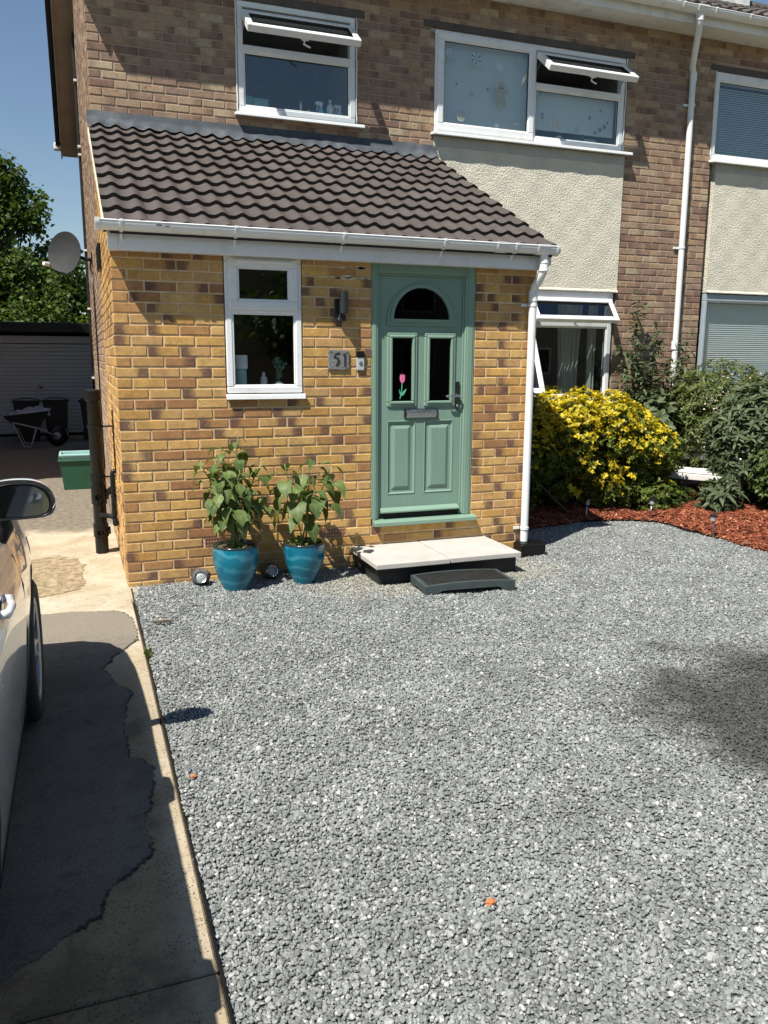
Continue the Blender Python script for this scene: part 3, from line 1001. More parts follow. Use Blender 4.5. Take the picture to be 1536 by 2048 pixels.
# render panels: rough field, smooth band under the upper sill
for (x0, x1, zt, zb) in ((3.42, 5.832, 4.0, 2.475), (7.165, 9.49, 4.035, 2.515)):
    r = MB()
    r.grid(lambda u, v: (x0 + u * (x1 - x0), D - .016 + .003 * math.sin(u * 40 + v * 9) * math.sin(v * 31), zb + v * (zt - zb)), 60, 40)
    r.box(x0, x1, D - .008, D + .1, zb, zt)
    r.build('render_panel', M['render'], house, smooth=True, angle=.5)
    b = MB().box(x0 + .002, x1, D - .021, D - .008, zt - .10, zt - .002); b.build('render_band', M['render_s'], house)
    b = MB().prism([(D - .004, zb + .012), (D - .034, zb - .006), (D - .034, zb + .006), (D - .016, zb + .026)], 'x', x0, x1); b.build('render_drip', M['render'], house)

def sill(x0, x1, z, parent, out=.10):
    s_ = MB(); s_.prism([(D + .05, z + .028), (D - out, z + .018), (D - out - .004, z - .012), (D - out + .012, z - .012), (D - .012, z), (D + .05, z)], 'x', x0, x1)
    s_.build('sill', M['upvc'], parent, bevel=.003)
def fixed_light(x0, x1, z0, z1, parent, w=.022, y=None):
    y = D + .012 if y is None else y
    f_ = MB(); f_.ring(x0, x1, z0, z1, w, y - .008, y + .02); f_.build('glazing_bead', M['upvc'], parent, bevel=.005)
    q = MB(); q.ring(x0 + w - .003, x1 - w + .003, z0 + w - .003, z1 - w + .003, .006, y - .003, y + .012); q.build('gasket', M['gasket'], parent)
    pane('pane', x0 + w, x1 - w, z0 + w, z1 - w, y + .004, parent)

# ---- bathroom window over the porch
X0, X1, Z0, Z1 = 1.362, 2.550, 4.03, 5.015
f_ = MB(); f_.ring(X0, X1, Z0, Z1, .055, D - .008, D + .07); f_.box(X0 + .055, X1 - .055, D - .008, D + .07, 4.575, 4.635)
wA = f_.build('bathroom_window', M['upvc'], house, bevel=.006)
fixed_light(X0 + .05, X1 - .05, Z0 + .05, 4.58, wA)
top_hung(X0 + .04, X1 - .04, 4.605, 4.985, D + .0, .075, .015, math.radians(52), wA)
sill(1.318, 2.626, 3.992, wA, .085)
# ---- bedroom window: large casement, open fanlight over a fixed light
X0, X1, Z0, Z1 = 3.425, 5.795, 4.045, 5.035
f_ = MB(); f_.ring(X0, X1, Z0, Z1, .055, D - .008, D + .07); f_.box(4.575, 4.635, D - .008, D + .07, Z0 + .055, Z1 - .055); f_.box(4.635, X1 - .055, D - .008, D + .07, 4.60, 4.66)
wB = f_.build('bedroom_window', M['upvc'], house, bevel=.006)
c_ = MB(); c_.ring(3.452, 4.612, 4.065, 5.012, .068, D - .028, D + .03); c_.build('casement', M['upvc'], wB, bevel=.008)
fixed_light(3.515, 4.55, 4.128, 4.949, wB, .016, D - .008)
fixed_light(4.63, X1 - .05, Z0 + .05, 4.605, wB)
top_hung(4.625, X1 - .04, 4.635, 4.99, D + .0, .05, .015, math.radians(53), wB)
sill(3.385, 5.885, 4.008, wB)
# ---- living-room window
X0, X1, Z0, Z1 = 3.44, 5.79, 1.20, 2.468
f_ = MB(); f_.ring(X0, X1, Z0, Z1, .06, D - .008, D + .07, .06, .075); f_.box(4.58, 4.64, D - .008, D + .07, Z0 + .06, Z1 - .075); f_.box(4.64, X1 - .06, D - .008, D + .07, 2.065, 2.125)
wC = f_.build('living_room_window', M['upvc'], house, bevel=.006)
fixed_light(4.635, X1 - .055, Z0 + .055, 2.07, wC)
top_hung(4.63, X1 - .045, 2.09, 2.41, D + .0, .035, .02, math.radians(37), wC)
top_hung(3.47, 4.61, 1.235, 2.42, D + .0, .03, .02, math.radians(23), wC, .065)
sill(3.40, 5.86, 1.165, wC)
# ---- the next house's windows with blinds
X0, X1, Z0, Z1 = 7.085, 9.49, 4.075, 5.055
f_ = MB(); f_.ring(X0, X1, Z0, Z1, .05, D - .008, D + .07, .05, .09); f_.box(8.75, 8.80, D - .008, D + .07, Z0 + .05, Z1 - .09)
wD = f_.build('next_bedroom_window', M['upvc'], house, bevel=.006)
fixed_light(X0 + .045, 8.755, Z0 + .045, Z1 - .085, wD); fixed_light(8.795, X1 - .045, Z0 + .045, Z1 - .085, wD)
sill(7.055, 9.53, 4.035, wD)
M['grey_frame'] = plain('grey_aluminium', (.34, .40, .44), .4, .06, 5)
X0, X1, Z0, Z1 = 7.165, 9.49, 1.20, 2.50
f_ = MB(); f_.ring(X0, X1, Z0, Z1, .035, D - .008, D + .07, .05, .085); f_.box(8.78, 8.83, D - .008, D + .07, Z0 + .05, Z1 - .085)
wE = f_.build('next_living_room_window', M['grey_frame'], house, bevel=.005)
fixed_light(X0 + .03, 8.785, Z0 + .045, Z1 - .08, wE); fixed_light(8.825, X1 - .03, Z0 + .045, Z1 - .08, wE)
sill(7.12, 9.53, 1.16, wE)
# sealant beads round the openings
sc = MB()
for (a, z0_, z1_) in ((1.350, 4.0, 5.02), (2.562, 4.0, 5.02), (5.806, 4.04, 5.04), (7.075, 4.06, 5.06)):
    pts = [(a + (random.random() - .5) * .008, D - .010, z0_ + (z1_ - z0_) * i / 14) for i in range(15)]
    sc.tube(pts, .008, 6)
sc.build('sealant_bead', M['upvc_old'], house, smooth=True)
# rooms behind the glass
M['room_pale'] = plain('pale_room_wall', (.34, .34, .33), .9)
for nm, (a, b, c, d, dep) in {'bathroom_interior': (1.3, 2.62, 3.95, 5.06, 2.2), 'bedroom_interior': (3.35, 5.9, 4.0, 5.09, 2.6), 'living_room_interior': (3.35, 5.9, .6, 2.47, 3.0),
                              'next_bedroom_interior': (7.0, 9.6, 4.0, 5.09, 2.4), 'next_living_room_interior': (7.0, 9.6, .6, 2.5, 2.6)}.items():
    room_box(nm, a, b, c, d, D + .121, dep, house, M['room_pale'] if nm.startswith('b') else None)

# ---- eaves
EY = 1.965                                         # face of the fascia
so = MB(); so.box(-.30, HW + .3, EY, D - .002, HT - .008, HT + .006); so.build('soffit', M['upvc_old'], house)
fa = MB(); fa.box(-.32, HW + .3, EY - .022, EY, HT - .03, HT + .16); fa.build('eaves_fascia', M['upvc_old'], house, bevel=.003)
G2Y, G2Z, G2R = EY - .085, HT + .105, .06
g2 = half_gutter(-.32, HW + .3, G2Y, G2Z, G2R).build('eaves_gutter', M['upvc_old'], house, smooth=True, angle=.6)
for x in [.6 + .93 * k for k in range(14)] + [6.62]:
    gutter_clip(x, .025, G2Y, G2Z, G2R, g2, 'gutter_bracket', M['upvc_old'])
gutter_clip(6.44, .14, G2Y, G2Z, G2R + .002, g2, 'gutter_outlet', M['upvc_old'])
dp = MB()
PX2 = 6.70
dp.tube([(6.44, G2Y, G2Z - .05), (6.44, G2Y, G2Z - .13), (6.46, G2Y + .02, G2Z - .17), (6.66, D - .075, 5.03), (PX2, D - .055, 4.97), (PX2, D - .052, 4.9), (PX2 + .02, D - .052, .3)], .035, 18)
dp2 = dp.build('eaves_downpipe', M['upvc'], house, smooth=True, angle=.8)
for z in (4.93, 1.86):
    k_ = MB(); k_.lathe([(.035, z - .05), (.0405, z - .048), (.0405, z + .045), (.036, z + .05)], (PX2 + .004, D - .052, 0), 18); k_.build('pipe_socket', M['upvc'], dp2, smooth=True, angle=.5)
k_ = MB(); k_.lathe([(.036, -.03), (.043, -.028), (.043, .03), (.037, .035)], (6.44, G2Y, G2Z - .10), 18); k_.build('pipe_socket', M['upvc_old'], dp2, smooth=True, angle=.5)
for z in (4.63, 3.02, 1.2):
    k_ = MB(); k_.lathe([(.035, z - .012), (.041, z - .011), (.041, z + .011), (.035, z + .012)], (PX2 + .008, D - .052, 0), 18); k_.box(PX2 - .09, PX2 - .02, D - .03, D - .012, z - .012, z + .012)
    k_.build('pipe_clip', M['upvc'], dp2, smooth=True, angle=.5)

# ---- main roof
rf = MB()
ez = lambda y: RIDGE_Z - abs(y - RIDGE_Y) * PITCH
rf.prism([(EY - .02, ez(EY - .02) - .02), (RIDGE_Y, RIDGE_Z - .02), (HR_Y + .33, ez(HR_Y + .33) - .02), (HR_Y + .33, ez(HR_Y + .33) - .05), (RIDGE_Y, RIDGE_Z - .05), (EY - .02, ez(EY - .02) - .05)], 'x', -.3, HW + .3)
mroof = rf.build('main_roof', M['tile_old'], house)
tm = make_tile_mesh('roof_tile', .30, .40, .026, .018, wave, [M['tile_old'], M['tile_old']], 10)
SL2 = math.atan(PITCH)
g2a = .34 * math.cos(SL2)
ml = world_loc(mroof)
cnt = 0
VV = []; FF = []
base_v = np.array([v.co[:] for v in tm.vertices]); base_f = [tuple(p.vertices) for p in tm.polygons if len(p.vertices) == 4]
Rm = np.array(Matrix.Rotation(SL2, 3, 'X'))
ridge_rows = int((RIDGE_Y - EY + .06) / g2a)
for r in range(ridge_rows):
    for c in range(int((HW + .6) / .30)):
        x = -.3 + c * .30
        y = EY - .06 + r * g2a
        loc = Vector((x, y, ez(y) - .028))
        if 5.0 < x < 10.4 and r < 9 and not (x > 7.6 and r > 7 and False):
            o = bpy.data.objects.new('roof_tile', tm); COL.objects.link(o); o.parent = mroof
            o.location = loc - ml + Vector((0, (random.random() - .5) * .012, (random.random() - .5) * .004))
            o.rotation_euler = (SL2 + (random.random() - .5) * .02, (random.random() - .5) * .02, (random.random() - .5) * .02)
            cnt += 1
        else:
            b = len(VV) * len(base_v)
            VV.append(base_v @ Rm.T + np.array(loc)); FF += [tuple(i + b for i in f) for f in base_f]
o = np_mesh('roof_tile_field', np.concatenate(VV), FF, M['tile_old'], mroof, True); o["kind"] = "stuff"
rt = MB()
for k in range(int((HW + .6) / .45)):
    x = -.3 + k * .45
    rt.tube([(x, RIDGE_Y, RIDGE_Z - .02), (x + .445, RIDGE_Y, RIDGE_Z - .02)], .11 if k % 2 else .107, 12)
rt.build('ridge_tiles', M['tile_old'], mroof, smooth=True, angle=.6)
# chimney with pale flashing
ch = MB(); ch.box(10.15, 11.05, RIDGE_Y - .3, RIDGE_Y + .35, 7.0, 9.3); chim = ch.build('chimney', M['mortar_b'], mroof)
cb = lay_courses(10.15, 11.05, 7.3, 9.3, ZH, None, [], par=0)
make_bricks(cb, FRONT(RIDGE_Y - .3), M['brick_b'], mroof, 0)
cb = lay_courses(RIDGE_Y - .3, RIDGE_Y + .35, 7.3, 9.3, ZH, None, [], par=1)
make_bricks(cb, LEFT(10.15), M['brick_b'], mroof, 0)
M['flash_w'] = plain('pale_flashing', (.62, .62, .60), .6, .2, 6, .4, 30)
cf = MB(); cf.box(10.10, 11.10, RIDGE_Y - .33, RIDGE_Y + .38, 7.35, 7.98); cf.build('chimney_flashing', M['flash_w'], mroof, bevel=.02)
# verge on the left gable: soffit boards, barge board, tile edge
M['brown_board'] = plain('faded_brown_board', (.34, .28, .22), .6, .12, 3)
def verge(x0, x1, off0, off1, ya, yb):
    m_ = MB()
    P = lambda x, y, o_: (x, y, ez(y) + o_)
    m_.hexa([P(x0, ya, off0), P(x1, ya, off0), P(x1, yb, off0), P(x0, yb, off0), P(x0, ya, off1), P(x1, ya, off1), P(x1, yb, off1), P(x0, yb, off1)])
    return m_
yb = HR_Y + .30
segs = [(EY, 3.6), (3.605, 5.2), (5.205, RIDGE_Y), (RIDGE_Y, 7.9), (7.905, 9.3), (9.305, yb)]
for (a, b) in segs:
    verge(-.275, .004, -.27, -.255, a, b).build('verge_soffit', M['brown_board'], house)
for (a, b) in ((EY - .02, RIDGE_Y), (RIDGE_Y, yb + .02)):
    verge(-.30, -.276, -.30, -.06, a, b).build('barge_board', M['brown_board'], house, bevel=.003)
    verge(-.385, -.302, -.10, -.01, a, b).build('verge_tile_edge', M['tile_edge'], house, bevel=.006)
rg = MB(); rg.box(-.42, HW + .3, yb - .01, yb + .12, ez(yb) - .16, ez(yb) - .03); rg.build('rear_gutter', M['upvc_old'], house, bevel=.02)
# ------------------------------------------------------------------ ground, drive, gravel, bed
def ground_mat():
    m, nt, out = new_mat('verge_ground')
    g = NT(nt); p = g.pos()
    c = g.mix(g.maprange(g.noise(p, .35, 5), .4, .6), (.10, .12, .045), (.16, .15, .09))
    c = g.mix(1.0, c, g.maprange(g.noise(p, 14, 4), .3, .7, .8, 1.2, False), 'MULTIPLY')
    g.l(g.bsdf(c, .95, None, 0, .1), out.inputs[0])
    return m
gd = MB(); gd.poly([(-600, -600, -.05), (600, -600, -.05), (600, 600, -.05), (-600, 600, -.05)])
tag(gd.build('ground', ground_mat()), 'wide ground reaching the horizon around the houses', None, None, 'structure')

def concrete_mat():
    m, nt, out = new_mat('worn_concrete')
    g = NT(nt); p = g.pos()
    xyz = g.sepxyz(p)
    n1 = g.noise(p, 2.2, 6, .6, .5); n2 = g.noise(p, 18, 5, .65); n3 = g.noise(p, 120, 3, .7)
    c = g.mix(g.maprange(n1, .35, .66), (.50, .44, .33), (.39, .32, .21))
    c = g.mix(g.math('MULTIPLY', g.maprange(n2, .52, .68), .55), c, (.25, .20, .13))
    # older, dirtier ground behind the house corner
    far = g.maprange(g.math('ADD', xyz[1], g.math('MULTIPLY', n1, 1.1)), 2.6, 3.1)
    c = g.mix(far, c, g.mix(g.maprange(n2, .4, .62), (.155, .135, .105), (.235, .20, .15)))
    near = g.maprange(g.math('ADD', xyz[1], g.math('MULTIPLY', n1, .8)), -.9, -1.6)
    grub_shade = g.mix(g.maprange(g.noise(p, 3.1, 5, .65), .38, .62), (.175, .128, .082), (.30, .225, .142))  # mottled concrete with the car's shade put in its colour; sunlit edge strip lighter
    edge_k = g.maprange(xyz[0], -.11, -.03)
    c = g.mix(g.math('MULTIPLY', near, g.math('SUBTRACT', 1.0, g.math('MULTIPLY', edge_k, .65))), c, grub_shade)
    v = g.voro(p, 75)
    ag = g.maprange(v.outputs['Distance'], .28, .17)
    ag = g.math('MULTIPLY', ag, g.maprange(g.math('SUBTRACT', g.noise(p, 5, 2), g.math('MULTIPLY', g.maprange(xyz[1], -1.4, -.6), .3)), .40, .52))
    c = g.mix(g.math('MULTIPLY', ag, .8), c, (.055, .048, .04))
    c = g.mix(1.0, c, g.maprange(n3, .3, .7, .82, 1.15, False), 'MULTIPLY')
    h = g.math('ADD', g.math('MULTIPLY', n3, .5), g.math('SUBTRACT', n2, g.math('MULTIPLY', ag, .8)))
    g.l(g.bsdf(c, .92, g.bump(h, .55, .006), 0, .2), out.inputs[0])
    return m
def tarmac_mat():
    m, nt, out = new_mat('patched_tarmac')
    g = NT(nt); p = g.pos()
    n1 = g.noise(p, 1.7, 5, .6); n2 = g.noise(p, 150, 3, .7); n3 = g.noise(p, 11, 5, .6)
    c = g.mix(g.maprange(n1, .35, .65), (.115, .104, .088), (.165, .145, .115))
    c = g.mix(g.math('MULTIPLY', g.maprange(g.voro(p, 95).outputs['Distance'], .30, .14), .55), c, (.27, .23, .17))
    c = g.mix(g.math('MULTIPLY', g.maprange(n3, .5, .7), .5), c, (.07, .065, .058))
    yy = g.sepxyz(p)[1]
    tan_mix = g.maprange(g.math('ADD', yy, g.math('MULTIPLY', g.math('SUBTRACT', n3, .5), .9)), -1.75, -.95, 0, .75)  # tarmac turns a lighter tan towards the house end
    c = g.mix(tan_mix, c, (.27, .235, .18))
    c = g.mix(1.0, c, g.maprange(n2, .3, .7, .62, 1.4, False), 'MULTIPLY')
    g.l(g.bsdf(c, .93, g.bump(n2, .8, .006), 0, .2), out.inputs[0])
    return m
CON, TAR = concrete_mat(), tarmac_mat()
jt = MB(); jt.box(-2.88, .008, -9, 12.9, -.12, -.016)
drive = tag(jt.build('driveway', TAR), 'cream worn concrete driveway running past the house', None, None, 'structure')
def slab(mb, x0, x1, y0, y1, z):
    mb.box(x0, x1, y0, y1, -.12, z)
# slabs with joints between them
ys = [-9.0, -6.6, -4.085, -1.2, 1.2, 3.6, 6.0, 9.5, 13.0]
for a, b in zip(ys[:-1], ys[1:]):
    dv = MB(); slab(dv, -2.88, .012, a + .004, b - .004, -.004)
    dv.v = [((x if not (x > 0 and y > 0.02) else -.002), y, z) for x, y, z in dv.v]
    dv.build('slab', CON, drive, bevel=.006)
# tarmac lying over the concrete with a broken edge
edge = [(-.60, -.47), (-.561, -.483), (-.34, -.50), (-.137, -.545), (-.06, -.62), (-.017, -.767), (-.010, -.98), (-.014, -1.196), (-.06, -1.28), (-.10, -1.348), (-.17, -1.47), (-.222, -1.619), (-.19, -1.75), (-.166, -1.854), (-.093, -2.018),
        (-.135, -2.2), (-.153, -2.375), (-.15, -2.55), (-.143, -2.704), (-.06, -2.827), (-.07, -2.98), (-.088, -3.127), (-.131, -3.26), (-.110, -3.36), (-.116, -3.466), (-.20, -3.55), (-.267, -3.613), (-.294, -3.74), (-.35, -3.77), (-.4, -3.805), (-.557, -3.927), (-.8, -4.05), (-1.3, -4.1)]
pe = []
for i in range(len(edge) - 1):
    a, b = Vector(edge[i]), Vector(edge[i + 1])
    for k in range(9):
        q = a.lerp(b, k / 9)
        am = .03 if k % 3 == 1 else .016
        pe.append((q.x + (random.random() - .5) * am, q.y + (random.random() - .5) * am))
pe.append(edge[-1])
poly = pe + [(-2.6, -4.2), (-2.6, -.3), (-1.2, -.42)]
tm_ = MB()
tm_.prism(poly, 'z', .0012, -.02)
tm_.f[0], tm_.f[1] = tm_.f[1], tm_.f[0]
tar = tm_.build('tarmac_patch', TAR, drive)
ck = MB()
cw = [.001 + .010 * abs(math.sin(i * .37 + 2 * math.sin(i * .11))) * random.random() + (.010 if random.random() < .05 else 0) for i in range(len(pe))]
for i in range(len(pe) - 1):
    a_, b_ = Vector(pe[i]), Vector(pe[i + 1])
    if math.sin(i * .21) + .6 * math.sin(i * .083 + 1) < -.35: continue
    t_ = (b_ - a_); n_ = Vector((-t_.y, t_.x)).normalized()
    ck.poly([(a_.x - n_.x * .004, a_.y - n_.y * .004, .0024), (b_.x - n_.x * .004, b_.y - n_.y * .004, .0024), (b_.x + n_.x * cw[i + 1], b_.y + n_.y * cw[i + 1], -.0015), (a_.x + n_.x * cw[i], a_.y + n_.y * cw[i], -.0015)])
ck.build('crack_line', plain('dark_crack', (.035, .031, .027), .95, .3, 40, .6, 90), drive)
tp = MB()
poly2 = [(-.66, 1.15), (-.50, 1.22), (-.36, 1.10), (-.29, .78), (-.33, .42), (-.30, .2), (-.42, .02), (-.58, -.06), (-1.2, .0), (-2.5, .1), (-2.5, 1.2), (-1.2, 1.25)]
pp = []
for i in range(len(poly2)):
    a, b = Vector(poly2[i]), Vector(poly2[(i + 1) % len(poly2)])
    for k in range(8):
        q = a.lerp(b, k / 8); pp.append((q.x + (random.random() - .5) * .05, q.y + (random.random() - .5) * .05))
def patch_mat():
    m, nt, out = new_mat('crumbled_concrete')
    g = NT(nt); p = g.pos()
    n = g.noise(p, 16, 6, .7); n2 = g.noise(p, 90, 3, .7)
    c = g.ramp(n, [(.3, (.16, .13, .09)), (.48, (.33, .255, .155)), (.62, (.50, .40, .25)), (.8, (.55, .46, .31))])
    c = g.mix(1.0, c, g.maprange(n2, .3, .7, .75, 1.2, False), 'MULTIPLY')
    g.l(g.bsdf(c, .95, g.bump(g.math('ADD', n, n2), .9, .012), 0, .2), out.inputs[0])
    return m
tp.prism(pp, 'z', .001, -.02); tp.build('crumbled_patch', patch_mat(), drive)
# concrete haunch at the porch corner
hc = MB()
hc.prism([(-.002, .6), (-.001, 0.02), (.05, -.02), (.068, -.10), (.06, -.20), (.035, -.30), (.013, -.36), (-.01, -.2), (-.012, .1)], 'z', .004, -.03)
hc.build('concrete_haunch', CON, drive)

# gravel: base sheet, edging strip, stones
def gravel_base_mat():
    m, nt, out = new_mat('gravel_bed')
    g = NT(nt); p = g.pos()
    v = g.voro(p, 105); cc = g.sep(v.outputs['Color'])
    c = g.ramp(cc[0], [(0, (.10, .108, .104)), (.5, (.155, .165, .158)), (.85, (.21, .22, .21)), (1, (.3, .3, .29))])
    g.l(g.bsdf(c, .9, g.bump(v.outputs['Distance'], 1.0, .012), 0, .3), out.inputs[0])
    return m
BED = [(3.39, .90), (3.65, .86), (3.9, .85), (4.25, .93), (4.6, 1.0), (4.8, .99), (5.0, .95), (5.2, .87), (5.34, .74), (5.37, .55), (5.345, .30), (5.35, .05), (5.385, -.25), (5.43, -.75), (5.48, -1.6), (5.5, -3.2), (5.5, -9)]
UND = ((5.1, 3.7, .3, .003), (-3.3, 6.2, 1.9, .003), (11.5, 4.1, 2.2, .0025), (-8.3, 13.7, .7, .002), (17.1, -9.3, 4.0, .0018), (2.1, 1.3, 5.0, .003))
def und(x, y):
    """gentle unevenness of the gravel: footfalls and ruts"""
    z_ = 0.0
    for kx, ky, ph, am in UND:
        z_ = z_ + am * np.sin(x * kx + y * ky + ph + 1.1 * np.sin(x * ky * .6 - y * kx * .5))
    return z_
gb = MB()
gb.grid(lambda u, v: (.024 + 5.57 * u, -5.6 + 5.65 * v, -.0075 + float(und(.024 + 5.57 * u, -5.6 + 5.65 * v))), 120, 120)
gb.grid(lambda u, v: (3.36 + 2.234 * u, .05 + 1.05 * v, -.0075 + float(und(3.36 + 2.234 * u, .05 + 1.05 * v))), 46, 24)
gb.poly([(.024, -9, -.02), (5.6, -9, -.02), (5.6, -5.6, -.02), (.024, -5.6, -.02)])
gravel_bed = tag(gb.build('gravel_drive', gravel_base_mat(), smooth=True), 'grey gravel parking area in front of the porch', None, None, 'structure')
es = MB(); es.box(.013, .021, -9, -.06, -.06, .010); es.build('edging_strip', M['black'], gravel_bed)

def stone_mat():
    m, nt, out = new_mat('granite_chipping')
    g = NT(nt)
    r = g.n("ShaderNodeObjectInfo").outputs['Random']
    p = g.pos()
    c = g.ramp(r, [(0, (.140, .149, .141)), (.35, (.188, .199, .190)), (.65, (.232, .243, .232)), (.87, (.285, .295, .282)), (.97, (.362, .366, .350)), (.99, (.46, .455, .43)), (.998, (.52, .50, .46))])
    n = g.noise(p, 420, 3, .75)
    c = g.mix(1.0, c, g.maprange(n, .3, .7, .45, 1.6, False), 'MULTIPLY')
    c = g.mix(1.0, c, g.maprange(g.noise(p, 2.6, 4, .6), .3, .7, .84, 1.16, False), 'MULTIPLY')
    # soft-edged darker patch in the gravel colour
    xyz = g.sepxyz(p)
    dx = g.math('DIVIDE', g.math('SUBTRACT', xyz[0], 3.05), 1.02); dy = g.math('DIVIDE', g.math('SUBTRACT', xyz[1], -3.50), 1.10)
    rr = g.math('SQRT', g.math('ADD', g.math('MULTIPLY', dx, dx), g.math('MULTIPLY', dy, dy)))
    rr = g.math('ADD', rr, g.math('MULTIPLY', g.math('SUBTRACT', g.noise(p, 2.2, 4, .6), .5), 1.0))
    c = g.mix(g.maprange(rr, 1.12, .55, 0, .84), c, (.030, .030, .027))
    # buff dust washed out from under the step
    ex = g.math('DIVIDE', g.math('SUBTRACT', xyz[0], 2.3), 1.0); ey = g.math('DIVIDE', g.math('SUBTRACT', xyz[1], -.5), .42)
    er = g.math('SQRT', g.math('ADD', g.math('MULTIPLY', ex, ex), g.math('MULTIPLY', ey, ey)))
    er = g.math('ADD', er, g.math('MULTIPLY', g.math('SUBTRACT', g.noise(p, 5, 4, .6), .5), 1.2))
    c = g.mix(g.maprange(er, 1.3, .7, 0, .42), c, (.36, .33, .25))
    g.l(g.bsdf(c, .78, g.bump(n, .5, .0015), 0, .3), out.inputs[0])
    return m
def stone_variants(n, mat, name, flat=.75, seed=3, sub=1, elong=None):
    rng = random.Random(seed)
    coll = bpy.data.collections.new(name + '_shapes')
    for k in range(n):
        bm = bmesh.new()
        bmesh.ops.create_icosphere(bm, subdivisions=sub, radius=.5)
        sx, sy, sz = 1 + rng.uniform(-.2, .35), 1 + rng.uniform(-.25, .15), flat + rng.uniform(-.2, .15)
        planes = [(Vector((rng.gauss(0, 1), rng.gauss(0, 1), rng.gauss(0, 1))).normalized(), rng.uniform(.27, .42)) for _ in range(7)]
        for v in bm.verts:
            for (nn, dd) in planes:
                t = v.co.dot(nn)
                if t > dd: v.co -= nn * (t - dd)
            v.co = Vector((v.co.x * sx, v.co.y * sy, v.co.z * sz)) * 1.25
        me = bpy.data.meshes.new(name); bm.to_mesh(me); bm.free()
        me.materials.append(mat)
        o = bpy.data.objects.new(name, me)
        coll.objects.link(o)
    return coll
def scatter(name, pts, rots, scl, idx, coll):
    me = bpy.data.meshes.new(name)
    N = len(pts)
    me.vertices.add(N); me.vertices.foreach_set('co', np.asarray(pts, np.float32).ravel())
    a = me.attributes.new('rot', 'FLOAT_VECTOR', 'POINT'); a.data.foreach_set('vector', np.asarray(rots, np.float32).ravel())
    a = me.attributes.new('scl', 'FLOAT_VECTOR', 'POINT'); a.data.foreach_set('vector', np.asarray(scl, np.float32).ravel())
    a = me.attributes.new('idx', 'INT', 'POINT'); a.data.foreach_set('value', np.asarray(idx, np.int32))
    o = bpy.data.objects.new(name, me); COL.objects.link(o)
    ng = bpy.data.node_groups.new(name + '_scatter', 'GeometryNodeTree')
    ng.interface.new_socket('Geometry', in_out='INPUT', socket_type='NodeSocketGeometry')
    ng.interface.new_socket('Geometry', in_out='OUTPUT', socket_type='NodeSocketGeometry')
    nn = ng.nodes
    gi, go = nn.new('NodeGroupInput'), nn.new('NodeGroupOutput')
    ip = nn.new('GeometryNodeInstanceOnPoints'); ci = nn.new('GeometryNodeCollectionInfo')
    ci.inputs['Collection'].default_value = coll
    ci.inputs['Separate Children'].default_value = True; ci.inputs['Reset Children'].default_value = True
    def na(n, t):
        q = nn.new('GeometryNodeInputNamedAttribute'); q.data_type = t; q.inputs['Name'].default_value = n
        return q.outputs['Attribute']
    L = ng.links.new
    L(gi.outputs[0], ip.inputs['Points']); L(ci.outputs[0], ip.inputs['Instance'])
    ip.inputs['Pick Instance'].default_value = True
    L(na('idx', 'INT'), ip.inputs['Instance Index']); L(na('rot', 'FLOAT_VECTOR'), ip.inputs['Rotation']); L(na('scl', 'FLOAT_VECTOR'), ip.inputs['Scale'])
    L(ip.outputs[0], go.inputs[0])
    md = o.modifiers.new('scatter', 'NODES'); md.node_group = ng
    return o
def bed_y(x):
    """front edge of the mulch bed as y for a given x (left of its bend)"""
    xs = [p[0] for p in BED[:10]]; yy = [p[1] for p in BED[:10]]
    return np.interp(x, xs, yy)
def bed_x(y):
    ysr = [p[1] for p in BED[9:]][::-1]; xsr = [p[0] for p in BED[9:]][::-1]
    return np.interp(y, ysr, xsr)
sp = .0102
gx, gy = np.meshgrid(np.arange(.026, 5.6, sp), np.arange(-5.2, 1.05, sp))
P = np.stack([gx.ravel(), gy.ravel()], 1)
P += RNG.uniform(-.48, .48, P.shape) * sp
X, Y = P[:, 0], P[:, 1]
ok = (X > .022) & (X < -.255 + 1.03 * (Y + 6.105) + .75) & (X < bed_x(Y))
ok &= (Y < 0.0) | ((X > 3.40) & (Y < bed_y(X)))
ok &= ~((X > 1.79) & (X < 2.94) & (Y > -.54))
ok &= ~((X > 3.23) & (X < 3.48) & (Y > -.16) & (Y < .02))
P = P[ok]
N = len(P)
dist = np.hypot(P[:, 0] + .255, P[:, 1] + 6.1)
s = RNG.lognormal(math.log(.0116), .28, N).clip(.0065, .026)
z = RNG.uniform(-.009, .005, N)
z = z + und(P[:, 0], P[:, 1])
pts = np.stack([P[:, 0], P[:, 1], z], 1)
rot = RNG.uniform(-PI, PI, (N, 3)); rot[:, 0] *= .22; rot[:, 1] *= .22
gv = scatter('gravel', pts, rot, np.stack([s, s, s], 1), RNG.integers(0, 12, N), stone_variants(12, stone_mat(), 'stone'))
tag(gv, 'loose grey granite chippings covering the parking area', 'gravel', None, 'stuff')
print('stones', N)

# mulch bed
M['soil'] = plain('red_mulch_soil', (.075, .022, .013), .95, .3, 9, .9, 60, bdist=.02)
def bed_z(x, y):
    d = np.minimum(np.maximum(y - bed_y(x), 0), 1.2) if np.isscalar(x) else 0
    return d
mb_ = MB()
inner = []
nb = len(BED)
def far_pt(p):
    return p
cols = []
for (x, y) in BED:
    # from the edge to the wall or, past the bend, to the right
    cols.append((x, y))
def bed_h(x, y):
    """gentle mound above the edge"""
    d = min(max(y - float(bed_y(min(x, 5.34))), 0), 1.0) if x < 5.34 else min(max(x - float(bed_x(min(y, .55))), 0) + max(0, 0), 1.0)
    return .012 + .07 * (d ** .7) + .012 * math.sin(x * 7 + y * 3) * math.sin(y * 6) * min(1, d * 3)
gxs = np.linspace(3.385, 9.5, 110); gys = np.linspace(-5, D, 110)
idx = {}
vs = []; fs = []
